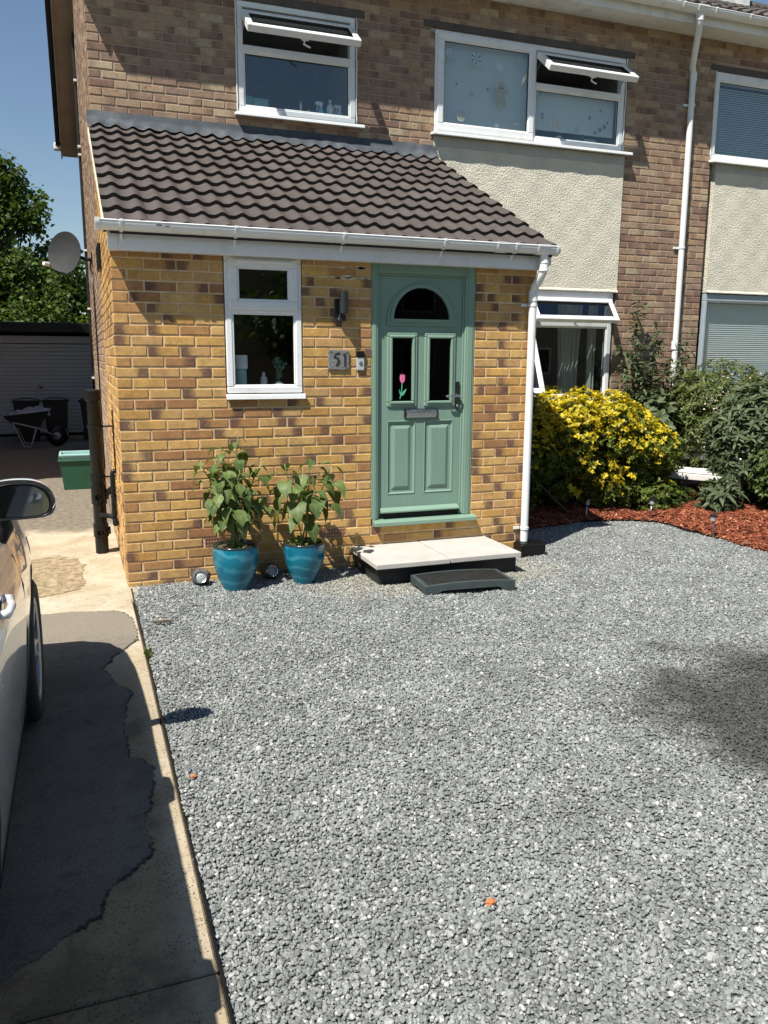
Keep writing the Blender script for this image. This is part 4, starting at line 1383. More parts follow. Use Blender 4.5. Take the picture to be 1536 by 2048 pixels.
def inside(x, y):
    if x < 5.37: return y >= float(bed_y(x)) - .03
    return x >= float(bed_x(min(y, .55))) - .03 or y > .55
for j, y in enumerate(gys):
    for i, x in enumerate(gxs):
        if inside(x, y):
            idx[(i, j)] = len(vs); vs.append((x, y, bed_h(x, y)))
for (i, j) in idx:
    q = [(i, j), (i + 1, j), (i + 1, j + 1), (i, j + 1)]
    if all(t in idx for t in q): fs.append(tuple(idx[t] for t in q))
mb_.add(vs, fs)
bed = tag(mb_.build('flower_bed', M['soil'], smooth=True), 'bed of red bark mulch along the front of the house', None, None, 'structure')
eb = MB(); eb.tube([(x, y, .012) for x, y in BED], .013, 6); eb.build('bed_edging', M['black'], bed, smooth=True)
def chip_mat():
    m, nt, out = new_mat('red_bark')
    g = NT(nt)
    r = g.n("ShaderNodeObjectInfo").outputs['Random']
    c = g.ramp(r, [(0, (.095, .026, .014)), (.4, (.19, .05, .025)), (.75, (.29, .085, .04)), (.95, (.40, .15, .075)), (1, (.5, .25, .14))])
    n = g.noise(g.pos(), 130, 3)
    c = g.mix(1.0, c, g.maprange(n, .3, .7, .7, 1.3, False), 'MULTIPLY')
    g.l(g.bsdf(c, .85, None, 0, .25), out.inputs[0])
    return m
chips = bpy.data.collections.new('bark_shapes')
CM = chip_mat()
for k in range(8):
    rg_ = random.Random(k)
    b_ = MB()
    n = 5
    pts_ = []
    for i in range(n):
        t = i / (n - 1) - .5
        wd = (.13 + rg_.uniform(-.04, .05)) * (1 - (2 * abs(t)) ** 3 * .8)
        zz = .08 * math.cos(t * 3) * rg_.uniform(.3, 1.2); sh = rg_.uniform(-.05, .05)
        pts_.append([(t, sh - wd, zz), (t, sh + wd, zz + rg_.uniform(-.03, .03)), (t, sh + wd * .8, zz - .07), (t, sh - wd * .8, zz - .07)])
    for i in range(n - 1):
        for q in range(4):
            b_.poly([pts_[i][q], pts_[i][(q + 1) % 4], pts_[i + 1][(q + 1) % 4], pts_[i + 1][q]])
    me = bpy.data.meshes.new('bark'); me.from_pydata(b_.v, [], b_.f); me.materials.append(CM)
    o = bpy.data.objects.new('bark', me); chips.objects.link(o)
N = 26000
cx = RNG.uniform(3.40, 7.6, N * 2); cy = RNG.uniform(-1.9, 2.2, N * 2)
kp = np.array([inside(a, b) and b > -1.9 + 0 * a for a, b in zip(cx, cy)]) & (cx < -.255 + 1.03 * (cy + 6.105) + .6)
cx, cy = cx[kp][:N], cy[kp][:N]
N = len(cx)
cz = np.array([bed_h(a, b) for a, b in zip(cx, cy)]) + RNG.uniform(0, .016, N)
rot = np.stack([RNG.normal(0, .3, N), RNG.normal(0, .28, N), RNG.uniform(-PI, PI, N)], 1)
s = RNG.uniform(.03, .085, N)
mu = scatter('bark_mulch', np.stack([cx, cy, cz], 1), rot, np.stack([s, s * RNG.uniform(.5, 1.1, N), s], 1), RNG.integers(0, 8, N), chips)
tag(mu, 'loose red bark chippings spread over the flower bed', 'mulch', None, 'stuff')
# ------------------------------------------------------------------ things on the porch wall
M['light_body'] = plain('charcoal_metal', (.02, .022, .025), .35, .1, 10)
M['slate'] = plain('rough_slate', (.17, .172, .172), .8, .2, 14, .9, 45, bdist=.006)
M['digit'] = plain('dark_paint', (.018, .018, .02), .7)
M['silver'] = plain('silver_plastic', (.42, .45, .46), .35, .04, 6)
wl_ = thing('wall_light', 'charcoal cylinder wall light with motion sensor beside the green door', 'light', (1.648, 0, 2.07))
a = MB(); a.box(1.610, 1.672, -.022, -.004, 1.955, 2.130); a.build('back_plate', M['light_body'], wl_, bevel=.004)
a = MB(); a.lathe([(.030, 2.018), (.034, 2.02), (.034, 2.182), (.030, 2.185), (.026, 2.18)], (1.668, -.075, 0), 24); a.build('lamp_tube', M['light_body'], wl_, smooth=True, angle=.6)
a = MB(); a.box(1.645, 1.675, -.05, -.02, 2.07, 2.12); a.build('arm', M['light_body'], wl_)
a = MB(); a.lathe([(.014, 0), (.013, .012), (.007, .018)], n=14, M=Matrix.Translation((1.645, -.022, 1.982)) @ Matrix.Rotation(PI / 2, 4, 'X')); a.build('sensor', M['chrome'], wl_, smooth=True, angle=.8)
a = MB(); a.box(1.668 - .03, 1.668 + .026, -.05, -.022, 1.962, 2.012); a.build('sensor_housing', M['light_body'], wl_, bevel=.006)

pl = thing('house_number_plaque', 'small grey slate plaque with the number 51 beside the doorbell', 'plaque', (1.642, 0, 1.67))
out = []
for (ax, az, bx, bz) in ((1.560, 1.597, 1.726, 1.596), (1.726, 1.596, 1.724, 1.744), (1.724, 1.744, 1.559, 1.748), (1.559, 1.748, 1.560, 1.597)):
    for k in range(9):
        out.append((ax + (bx - ax) * k / 9 + (random.random() - .5) * .006, az + (bz - az) * k / 9 + (random.random() - .5) * .006))
a = MB(); a.prism(out, 'y', -.005, -.022); a.build('slate', M['slate'], pl, bevel=.003)
def stroke(mb, pts, w, y):
    pts = [Vector((p[0], 0, p[1])) for p in pts]
    L_, R_ = [], []
    for i, p in enumerate(pts):
        t = (pts[min(i + 1, len(pts) - 1)] - pts[max(i - 1, 0)]).normalized()
        n = Vector((-t.z, 0, t.x)) * (w[i] if isinstance(w, list) else w) / 2
        L_.append((p + n)); R_.append((p - n))
    for i in range(len(pts) - 1):
        q = [L_[i], R_[i], R_[i + 1], L_[i + 1]]
        mb.prism([(v.x, v.z) for v in q], 'y', y + .001, y)
d5 = MB()
stroke(d5, [(1.652, 1.722), (1.634, 1.719), (1.615, 1.716)], [.020, .018, .014], -.0236)
stroke(d5, [(1.616, 1.716), (1.608, 1.696), (1.606, 1.688)], [.012, .013, .014], -.0239)
stroke(d5, [(1.604, 1.688), (1.620, 1.690), (1.634, 1.683), (1.642, 1.669), (1.640, 1.652), (1.630, 1.638), (1.618, 1.627)], [.010, .014, .017, .019, .020, .019, .012], -.0242)
d5.build('digit_five', M['digit'], pl)
d1 = MB()
stroke(d1, [(1.674, 1.705), (1.686, 1.712), (1.692, 1.716)], [.008, .012, .014], -.0236)
stroke(d1, [(1.690, 1.722), (1.694, 1.695), (1.694, 1.660), (1.692, 1.622)], [.018, .019, .018, .016], -.0239)
d1.build('digit_one', M['digit'], pl)
hol = MB()
for (x, z) in ((1.580, 1.732), (1.708, 1.730), (1.706, 1.612)):
    hol.lathe([(.004, 0), (.004, .002)], n=10, M=Matrix.Translation((x, -.0235, z)) @ Matrix.Rotation(PI / 2, 4, 'X'))
hol.build('screw', M['digit'], pl)

db = thing('doorbell', 'small video doorbell with black top and silver button', 'doorbell', (1.82, 0, 1.66))
a = MB(); a.box(1.789, 1.849, -.026, -.005, 1.593, 1.738); a.build('case', M['silver'], db, bevel=.005, seg=2)
a = MB(); a.box(1.787, 1.851, -.031, -.006, 1.692, 1.741); a.build('camera_head', M['black'], db, bevel=.006, seg=2)
a = MB(); a.lathe([(.015, 0), (.015, .004), (.012, .006)], n=20, M=Matrix.Translation((1.819, -.026, 1.648)) @ Matrix.Rotation(PI / 2, 4, 'X')); a.build('button', M['chrome'], db, smooth=True, angle=.6)

# tulip picture stuck inside the door glass
M['pink'] = plain('pink_film', (.70, .16, .32), .5, .25, 60)
M['leafgreen'] = plain('green_film', (.10, .42, .25), .5, .15, 40)
tu = thing('tulip_sticker', 'pink tulip sticker with green leaves in the left pane of the door', 'sticker', (2.19, .02, 1.42))
yq = YF + .0025
a = MB(); a.prism([(2.188, 1.492), (2.203, 1.496), (2.213, 1.510), (2.215, 1.535), (2.211, 1.560), (2.203, 1.552), (2.194, 1.565), (2.186, 1.552), (2.176, 1.563), (2.170, 1.540), (2.171, 1.512), (2.178, 1.497)], 'y', yq + .001, yq); a.build('flower', M['pink'], tu)
a = MB(); stroke(a, [(2.190, 1.492), (2.188, 1.45), (2.184, 1.41), (2.172, 1.365)], .007, yq)
a.prism([(2.182, 1.385), (2.168, 1.41), (2.164, 1.445), (2.176, 1.42), (2.185, 1.402)], 'y', yq + .0012, yq + .0002)
a.prism([(2.178, 1.385), (2.205, 1.395), (2.222, 1.425), (2.231, 1.445), (2.205, 1.43), (2.190, 1.410)], 'y', yq + .0013, yq + .0003); a.build('stem_and_leaves', M['leafgreen'], tu)

# ------------------------------------------------------------------ things inside the porch window
M['lampshade'] = plain('pale_lampshade', (.80, .82, .80), .8, .08, 10)
M['teal_base'] = plain('teal_ceramic', (.30, .55, .54), .35, .06, 6)
M['white_cer'] = plain('white_ceramic', (.62, .64, .64), .25, .04, 6)
M['curtain'] = plain('cream_curtain', (.50, .52, .44), .9, .1, 8)
la = thing('table_lamp', 'teal cylinder lamp with pale shade on the porch window sill', 'lamp', (.905, .2, 1.415))
a = MB(); a.lathe([(.055, 1.416), (.058, 1.42), (.058, 1.600), (.05, 1.605)], (.905, .19, 0), 24); a.build('base', M['teal_base'], la, smooth=True, angle=.6)
a = MB(); a.lathe([(.067, 1.603), (.067, 1.705)], (.905, .19, 0), 28, cap0=False, cap1=False); a.build('shade', M['lampshade'], la, smooth=True)
vs_ = thing('vase', 'round white vase with eucalyptus sprigs on the porch window sill', 'vase', (1.215, .19, 1.415))
a = MB(); a.lathe([(.03, 1.416), (.052, 1.43), (.062, 1.455), (.055, 1.48), (.028, 1.495), (.024, 1.505)], (1.215, .19, 0), 24); a.build('pot', M['white_cer'], vs_, smooth=True)
M['euca'] = leaf_mat('eucalyptus_leaf', [(0, (.09, .16, .13)), (1, (.20, .30, .25))], .2)
st = MB(); lp_, ld_, ln_ = [], [], []
for k in range(7):
    a0 = random.uniform(-.9, .9); hh = random.uniform(.13, .21)
    pts_ = [(1.215 + math.sin(a0) * .08 * t * t, .19 + random.uniform(-.02, .02) * t, 1.50 + hh * t) for t in (0, .35, .7, 1)]
    st.tube(pts_, .002, 5)
    for t in np.linspace(.25, 1, 8):
        b0 = Vector((1.215 + math.sin(a0) * .08 * t * t, .19, 1.50 + hh * t))
        dd = Vector((random.uniform(-1, 1), random.uniform(-1, .6), random.uniform(-.3, .6)))
        lp_.append(b0); ld_.append(dd); ln_.append((random.uniform(-.4, .4), -1, .3))
st.build('sprigs', M['leafgreen'], vs_)
leaves('eucalyptus_leaves', lp_, ld_, ln_, np.full(len(lp_), .03), T_SMALL, M['euca'], vs_)
bt = thing('bottle', 'slim pale bottle between lamp and vase on the porch window sill', 'bottle', (1.10, .21, 1.415))
a = MB(); a.lathe([(.026, 1.416), (.028, 1.42), (.028, 1.53), (.012, 1.55), (.012, 1.575)], (1.105, .23, 0), 16); a.build('body', M['white_cer'], bt, smooth=True, angle=.8)

# ------------------------------------------------------------------ things on the bathroom sill
M['sky_plastic'] = plain('blue_bottle', (.25, .55, .68), .3)
M['whitep'] = plain('white_bottle', (.72, .73, .70), .35)
M['tealbox'] = plain('teal_box', (.18, .42, .38), .5)
yS = D + .10
M['shelf'] = M['upvc']
sh = MB(); sh.box(1.37, 2.54, D + .071, D + .24, 4.035, 4.055); sh.build('inner_sill', M['upvc'], wA)
for i, (x, w_, lab) in enumerate(((1.455, .12, 'left'), (1.60, .16, 'right'))):
    b_ = thing('storage_box', f'teal box on the bathroom window sill, {lab} one of the pair', 'box', (x, yS + .05, 4.056), 'teal boxes on the bathroom sill')
    a = MB(); a.box(x - w_ / 2, x + w_ / 2, yS + .01, yS + .11, 4.056, 4.20 - .012 * i); a.build('body', M['tealbox'], b_, bevel=.006)
    a = MB(); a.box(x - w_ / 2 - .004, x + w_ / 2 + .004, yS + .006, yS + .114, 4.20 - .012 * i, 4.215 - .012 * i); a.build('lid', M['tealbox'], b_, bevel=.004)
def spray(x, y, z, lab, col, h=.16):
    t = thing('spray_bottle', lab, 'bottle', (x, y, z))
    a = MB(); a.lathe([(.032, z), (.035, z + .01), (.035, z + h * .55), (.018, z + h * .8), (.014, z + h * .9)], (x, y, 0), 18); a.build('body', col, t, smooth=True, angle=.8)
    a = MB(); a.box(x - .055, x + .02, y - .012, y + .012, z + h * .98, z + h * 1.2); a.box(x - .012, x + .016, y - .011, y + .011, z + h * .86, z + h * 1.0)
    a.hexa([(x - .052, y - .006, z + h * .62), (x - .040, y - .006, z + h * .60), (x - .040, y + .006, z + h * .60), (x - .052, y + .006, z + h * .62), (x - .034, y - .006, z + h * 1.0), (x - .022, y - .006, z + h * 1.0), (x - .022, y + .006, z + h * 1.0), (x - .034, y + .006, z + h * 1.0)])
    a.build('trigger', M['whitep'], t, bevel=.004)
spray(2.23, yS + .05, 4.056, 'blue spray bottle with white trigger on the bathroom sill', M['sky_plastic'])
spray(2.43, yS + .05, 4.056, 'white spray bottle at the right end of the bathroom sill', M['whitep'], .15)
t = thing('shampoo_bottle', 'white curved bottle between two spray bottles on the bathroom sill', 'bottle', (2.33, yS + .05, 4.056))
a = MB(); a.lathe([(.034, 4.056), (.042, 4.07), (.045, 4.10), (.034, 4.14), (.042, 4.18), (.036, 4.215), (.012, 4.235), (.012, 4.25)], (2.33, yS + .05, 0), 20); a.build('body', M['whitep'], t, smooth=True)
a = MB(); a.lathe([(.016, 4.25), (.016, 4.272), (.010, 4.275)], (2.33, yS + .05, 0), 14); a.build('cap', M['whitep'], t, smooth=True, angle=.6)
for (x, h, r, lab) in ((1.93, .08, .03, 'small white jar near the middle of the bathroom sill'), (2.02, .17, .012, 'thin upright tube on the bathroom sill'), (2.10, .10, .022, 'short grey bottle left of the blue spray bottle')):
    t = thing('toiletry_bottle', lab, 'bottle', (x, yS + .05, 4.056))
    a = MB(); a.lathe([(r, 4.056), (r, 4.056 + h * .8), (r * .6, 4.056 + h * .86), (r * .6, 4.056 + h)], (x, yS + .05, 0), 14); a.build('body', M['whitep'], t, smooth=True, angle=.7)

# ------------------------------------------------------------------ bedroom: roller blind with sweet-shaped stickers
M['blind'] = plain('pale_roller_blind', (.60, .66, .64), .85, .05, 2)
rbn = thing('roller_blind', 'pale grey-blue roller blind behind the left bedroom casement', 'blind', (4.0, D + .085, 4.12))
a = MB(); a.box(3.49, 4.57, D + .082, D + .086, 4.10, 4.99); a.build('fabric', M['blind'], rbn)
rbn2 = thing('roller_blind', 'pale grey-blue roller blind in the lower right bedroom light', 'blind', (5.2, D + .085, 4.2))
a = MB(); a.box(4.63, 5.72, D + .082, D + .086, 4.205, 4.62); a.build('fabric', M['blind'], rbn2)
M['candy_a'] = plain('grey_film', (.20, .24, .25), .6, .1, 30)
M['candy_b'] = plain('pale_film', (.74, .74, .70), .6, .1, 30)
M['candy_c'] = plain('gold_film', (.50, .42, .24), .6, .1, 30)
YC = D + .0232
def disc(mb, x, z, r, y, n=22):
    mb.prism([(x + r * math.cos(2 * PI * k / n), z + r * math.sin(2 * PI * k / n)) for k in range(n)], 'y', y + .0006, y)
def spiral(mb, x, z, r, y, w, turns=2.4):
    pts_ = [(x + r * t * math.cos(2 * PI * turns * t), z + r * t * math.sin(2 * PI * turns * t)) for t in np.linspace(.12, 1, 44)]
    stroke(mb, pts_, w, y)
def lolly(x, z, r, lab, kind, y=YC):
    t = thing('window_sticker', lab, 'sticker', (x, y, z), 'sweet-shaped stickers on the bedroom window')
    if kind == 'swirl':
        a = MB(); disc(a, x, z, r, y + .0008); a.build('disc', M['candy_b'], t)
        a = MB(); spiral(a, x, z, r * .95, y, r * .17); a.build('swirl', M['candy_a'], t)
    elif kind == 'gold':
        a = MB(); disc(a, x, z, r, y + .0008); a.build('disc', M['candy_b'], t)
        a = MB(); spiral(a, x, z, r * .95, y, r * .2); a.build('swirl', M['candy_c'], t)
    elif kind == 'wheel':
        a = MB(); disc(a, x, z, r, y + .0008); a.build('disc', M['candy_b'], t)
        a = MB()
        for k in range(6):
            b0 = 2 * PI * k / 6
            P = lambda rr, an: (x + rr * math.cos(an), z + rr * math.sin(an))
            a.prism([P(.12 * r, b0), P(.55 * r, b0 + .12), P(r * .98, b0 + .35), P(r * .98, b0 + .85), P(.55 * r, b0 + .6), P(.12 * r, b0 + .5)], 'y', y + .0006, y)
        a.build('blades', M['candy_a'], t)
    else:
        a = MB(); disc(a, x, z, r, y, 16); a.build('disc', M['candy_a'] if kind == 'dot' else M['candy_b'], t)
yl = D + .0032
for (x, z, r, lab, k) in ((3.605, 4.835, .052, 'grey swirl lollipop sticker at the top left of the bedroom casement', 'swirl'), (3.905, 4.815, .060, 'pinwheel sweet sticker near the top of the bedroom casement', 'wheel'),
                          (4.19, 4.76, .040, 'plain grey round sticker above the gingerbread figure', 'plain'), (4.43, 4.87, .028, 'small pinwheel sticker at the top right of the casement', 'wheel'),
                          (3.68, 4.54, .013, 'tiny dot sticker at the left of the casement', 'dot'), (3.86, 4.465, .034, 'small pinwheel sticker left of the gingerbread figure', 'wheel'),
                          (4.05, 4.525, .016, 'tiny dot sticker touching the left hand of the gingerbread figure', 'dot'), (3.74, 4.225, .050, 'golden swirl lollipop sticker at the lower left of the casement', 'gold'),
                          (4.17, 4.17, .026, 'small pinwheel sticker at the bottom of the casement', 'wheel'), (4.41, 4.235, .034, 'striped round sweet sticker at the lower right of the casement', 'wheel')):
    lolly(x, z, r, lab, k, yl)
for (x, z, r, lab, k) in ((4.71, 4.555, .016, 'tiny dot sticker at the top left of the lower right light', 'dot'), (4.91, 4.265, .056, 'golden swirl lollipop sticker in the lower right light', 'gold'), (5.20, 4.235, .034, 'small pinwheel sticker in the middle of the lower right light', 'wheel'),
                          (5.36, 4.375, .022, 'dot sticker, leftmost of the rising row in the lower right light', 'dot'), (5.50, 4.47, .015, 'small dot sticker, middle of the rising row', 'dot'), (5.59, 4.60 - .03, .024, 'pinwheel sticker at the top right of the lower right light', 'wheel'),
                          (5.445, 4.225, .018, 'dot sticker, lowest of the curved row of four', 'dot'), (5.505, 4.265, .025, 'dot sticker, second of the curved row of four', 'dot'), (5.565, 4.30, .025, 'dot sticker, third of the curved row of four', 'dot'), (5.60, 4.345, .016, 'dot sticker, highest of the curved row of four', 'dot')):
    lolly(x, z, r, lab, k, YC)
gbm = thing('gingerbread_sticker', 'golden gingerbread figure sticker with spread arms on the bedroom casement', 'sticker', (4.22, yl, 4.48))
a = MB(); disc(a, 4.215, 4.585, .040, yl)
a.prism([(4.195, 4.56), (4.235, 4.56), (4.262, 4.545), (4.295, 4.535), (4.303, 4.51), (4.285, 4.495), (4.252, 4.50), (4.255, 4.455), (4.285, 4.40), (4.275, 4.372), (4.245, 4.368), (4.215, 4.42), (4.185, 4.375), (4.155, 4.378), (4.147, 4.405), (4.178, 4.455), (4.18, 4.505), (4.145, 4.51), (4.128, 4.525), (4.135, 4.55), (4.165, 4.552)], 'y', yl + .0006, yl)
a.build('figure', M['candy_c'], gbm)
a = MB()
for z in (4.53, 4.495, 4.46): disc(a, 4.215, z, .007, yl - .0006, 8)
disc(a, 4.203, 4.592, .005, yl - .0006, 8); disc(a, 4.228, 4.592, .005, yl - .0006, 8); a.build('buttons', M['candy_b'], gbm)
M['candy_d'] = M['candy_a']
tr = thing('tree_sticker', 'tiny dark tree sticker at the left of the lower right light', 'sticker', (4.745, YC, 4.33))
a = MB(); a.prism([(4.72, 4.345), (4.77, 4.345), (4.745, 4.375)], 'y', YC + .0006, YC); a.prism([(4.722, 4.315), (4.768, 4.315), (4.745, 4.3455)], 'y', YC + .0012, YC + .0006); a.box(4.740, 4.750, YC, YC + .0006, 4.295, 4.3145); a.build('shape', M['candy_a'], tr)
# bedroom sill: mug, dark picture, green card
sh = MB(); sh.box(3.48, 5.74, D + .071, D + .28, 4.05, 4.075); sh.build('inner_sill', M['upvc'], wB)
t = thing('mug', 'white mug on the bedroom window sill', 'mug', (5.02, D + .12, 4.076))
a = MB(); a.lathe([(.03, 4.1), (.034, 4.102), (.036, 4.17), (.033, 4.171)], (5.02, D + .12, 0), 18); a.tube([(5.055, D + .12, 4.16), (5.085, D + .12, 4.15), (5.085, D + .12, 4.12), (5.055, D + .12, 4.108)], .006, 6); a.build('body', M['whitep'], t, smooth=True, angle=.8)
M['navy'] = plain('navy_frame', (.03, .05, .09), .4)
t = thing('picture_frame', 'dark navy picture frame on the bedroom window sill', 'frame', (5.28, D + .13, 4.076)); a = MB(); a.box(5.20, 5.36, D + .12, D + .135, 4.1, 4.235); a.build('body', M['navy'], t, bevel=.003)
t = thing('card', 'pale green card beside the dark picture frame on the bedroom sill', 'card', (5.45, D + .13, 4.076)); a = MB(); a.box(5.37, 5.52, D + .122, D + .126, 4.1, 4.18); a.build('body', plain('pale_green_card', (.32, .56, .46), .6), t)

# ------------------------------------------------------------------ curtains and venetian blinds
def curtain(name, label, x0, x1, z0, z1, y, folds, mat, taper=0.0):
    c = MB()
    def fn(u, v):
        xc = (x0 + x1) / 2
        ww = (1 - taper * (1 - abs(2 * v - .7)))
        x = xc + (u - .5) * (x1 - x0) * ww
        return (x, y + .03 * math.sin(u * folds * 2 * PI + .6 * math.sin(v * 3)) + .012 * math.sin(u * folds * 5), z0 + v * (z1 - z0))
    c.grid(fn, folds * 10, 12)
    return tag(c.build(name, mat, None, smooth=True), label, 'curtain')
curtain('curtain', 'cream curtain gathered at the right of the living-room window', 5.24, 5.56, 1.0, 2.42, D + .30, 5, M['curtain'], .25)
curtain('curtain', 'narrow cream curtain edge at the far right of the living-room window', 5.62, 5.74, 1.0, 2.42, D + .22, 2, M['curtain'], .2)
M['slat'] = plain('pale_blind_slat', (.58, .64, .65), .45, .03, 5)
def venetian(label, x0, x1, z0, z1, y, pitch, tilt, parent=None):
    t = thing('venetian_blind', label, 'blind', ((x0 + x1) / 2, y, z0))
    a = MB(); n = int((z1 - z0) / pitch)
    for k in range(n):
        z = z0 + k * pitch
        hy, hz = pitch * .58 * math.cos(tilt), pitch * .58 * math.sin(tilt)
        a.poly([(x0, y - hy, z - hz), (x1, y - hy, z - hz), (x1, y, z + .0022), (x0, y, z + .0022)])
        a.poly([(x0, y, z + .0022), (x1, y, z + .0022), (x1, y + hy, z + hz), (x0, y + hy, z + hz)])
    o = a.build('slats', M['slat'], t, smooth=True); o["kind"] = "stuff"
    a = MB(); a.box(x0, x1, y - .014, y + .014, z1, z1 + .03); a.build('head_rail', M['slat'], t)
    a = MB()
    for xx in (x0 + .15, (x0 + x1) / 2, x1 - .15): a.tube([(xx, y - .013, z0), (xx, y - .013, z1)], .0012, 5)
    a.build('cords', M['slat'], t)
venetian('pale venetian blind in the upstairs window at the right edge', 7.14, 9.44, 4.13, 4.955, D + .10, .026, 1.0)
venetian('pale venetian blind in the downstairs window at the right edge', 7.20, 9.45, 1.26, 2.40, D + .10, .0265, 1.0)
# ------------------------------------------------------------------ doorstep, half step, gully
M['slab'] = plain('pale_paving', (.445, .425, .39), .85, .09, 5, .35, 90, dirt=((.36, .33, .28), 2.2, .5))
M['step_black'] = plain('black_painted_block', (.014, .015, .017), .5, .25, 7, .3, 50)
M['rubber_g'] = plain('dark_green_rubber', (.045, .062, .060), .6, .15, 10, .2, 80)
M['rubber_k'] = plain('black_rubber', (.020, .020, .019), .55, .3, 16, .4, 140)
M['rust'] = plain('rust_joint', (.22, .13, .05), .9, .3, 30)
ds_ = thing('doorstep', 'black block doorstep topped with two pale paving slabs', 'step', (2.35, -.3, 0))
a = MB(); a.box(1.775, 2.955, -.565, -.012, -.03, .142); a.build('base', M['step_black'], ds_, bevel=.006)
a = MB(); a.box(1.732, 2.331, -.648, -.010, .142, .180); a.build('slab', M['slab'], ds_, bevel=.005, seg=2)
a = MB(); a.box(2.341, 2.955, -.640, -.008, .142, .1805); a.build('slab', M['slab'], ds_, bevel=.005, seg=2)
a = MB(); a.box(2.331, 2.341, -.63, -.02, .142, .172); a.build('joint', M['rust'], ds_)

hs_ = thing('half_step', 'low dark green rubber half step in front of the doorstep', 'step', (2.345, -.83, 0))
Mx = Matrix.Translation((2.345, -.835, 0)) @ Matrix.Rotation(math.radians(-4.5), 4, 'Z')
HLX, HLY = .352, .172
def top_z(x): return .078 + .016 * (1 - (x / HLX) ** 2)
a = MB()
n = 16
for side, ys_ in ((-1, (-HLY, -HLY + .03)), (1, (HLY - .03, HLY))):
    for i in range(n):
        x0_, x1_ = -HLX + 2 * HLX * i / n, -HLX + 2 * HLX * (i + 1) / n
        def under(x):
            e = HLX - abs(x)
            return 0.0 if e < .07 else min(.036, (e - .07) * .55) + .006
        a.hexa([(x0_, ys_[0], under(x0_)), (x1_, ys_[0], under(x1_)), (x1_, ys_[1], under(x1_)), (x0_, ys_[1], under(x0_)),
                (x0_, ys_[0], top_z(x0_)), (x1_, ys_[0], top_z(x1_)), (x1_, ys_[1], top_z(x1_)), (x0_, ys_[1], top_z(x0_))])
for sx in (-1, 1):
    for i in range(8):
        y0_, y1_ = -HLY + .03 + (2 * HLY - .06) * i / 8, -HLY + .03 + (2 * HLY - .06) * (i + 1) / 8
        ua = lambda y: max(0, min(.03, (HLY - abs(y) - .05) * .5))
        xa, xb = (sx * HLX, sx * (HLX - .03))
        xa, xb = min(xa, xb), max(xa, xb)
        a.hexa([(xa, y0_, ua(y0_)), (xb, y0_, ua(y0_)), (xb, y1_, ua(y1_)), (xa, y1_, ua(y1_)), (xa, y0_, top_z(xa)), (xb, y0_, top_z(xb)), (xb, y1_, top_z(xb)), (xa, y1_, top_z(xa))])
a.xf(Mx); a.build('frame', M['rubber_g'], hs_, smooth=True, angle=.5)
a = MB()
a.grid(lambda u, v: ((u - .5) * 2 * (HLX - .028), (v - .5) * 2 * (HLY - .028), top_z((u - .5) * 2 * (HLX - .028)) + .001), 16, 4)
for i in range(26):
    for j in range(11):
        x, y = -HLX + .05 + (2 * HLX - .1) * i / 25, -HLY + .045 + (2 * HLY - .09) * j / 10
        if (i + j) % 2: a.box(x - .011, x + .011, y - .003, y + .003, top_z(x), top_z(x) + .005)
        else: a.box(x - .003, x + .003, y - .011, y + .011, top_z(x), top_z(x) + .005)
a.xf(Mx); a.build('tread', M['rubber_k'], hs_)
dr = thing('drain_gully', 'black plastic gully box with grid under the white downpipe', 'drain', (3.36, -.07, 0))
a = MB(); a.box(3.235, 3.475, -.165, .015 - .03, -.03, .108); a.build('box', M['black'], dr, bevel=.005)
a = MB()
for i in range(9): a.box(3.25 + .025 * i, 3.262 + .025 * i, -.155, -.03, .108, .118)
a.box(3.245, 3.47, -.16, -.15, .108, .1175); a.box(3.245, 3.47, -.035, -.025, .108, .1175); a.build('grid', M['black'], dr)

# ------------------------------------------------------------------ glazed pots with plants
def glaze_mat():
    m, nt, out = new_mat('blue_glaze')
    g = NT(nt); p = g.pos()
    w = g.n("ShaderNodeTexWave"); w.wave_type = 'BANDS'; w.bands_direction = 'Z'
    g.l(p, w.inputs['Vector']); w.inputs['Scale'].default_value = 3.2; w.inputs['Distortion'].default_value = 14; w.inputs['Detail'].default_value = 5; w.inputs['Detail Scale'].default_value = .55
    c = g.mix(g.maprange(w.outputs[0], .60, 1.0, 0, .65), (.005, .150, .225), (.055, .28, .36))
    c = g.mix(g.maprange(g.noise(p, 6, 4), .45, .7), c, (.004, .11, .18))
    g.l(g.bsdf(c, .16, None, 0, .5, .3), out.inputs[0])
    return m
M['glaze'] = glaze_mat()
M['glaze_rim'] = plain('dark_glazed_rim', (.02, .028, .03), .2)
M['compost'] = plain('dry_compost', (.17, .12, .08), .95, .3, 30, .9, 70, bdist=.02)
M['stem'] = plain('green_stem', (.16, .20, .07), .6, .2, 20)
M['leaf_sun'] = leaf_mat('broad_green_leaf', [(0, (.075, .115, .034)), (.5, (.125, .178, .055)), (.9, (.18, .235, .08)), (1, (.22, .265, .105))], .32, .5, .3)
M['leaf_dry'] = leaf_mat('dry_leaf', [(0, (.22, .13, .03)), (1, (.35, .20, .04))], .3)
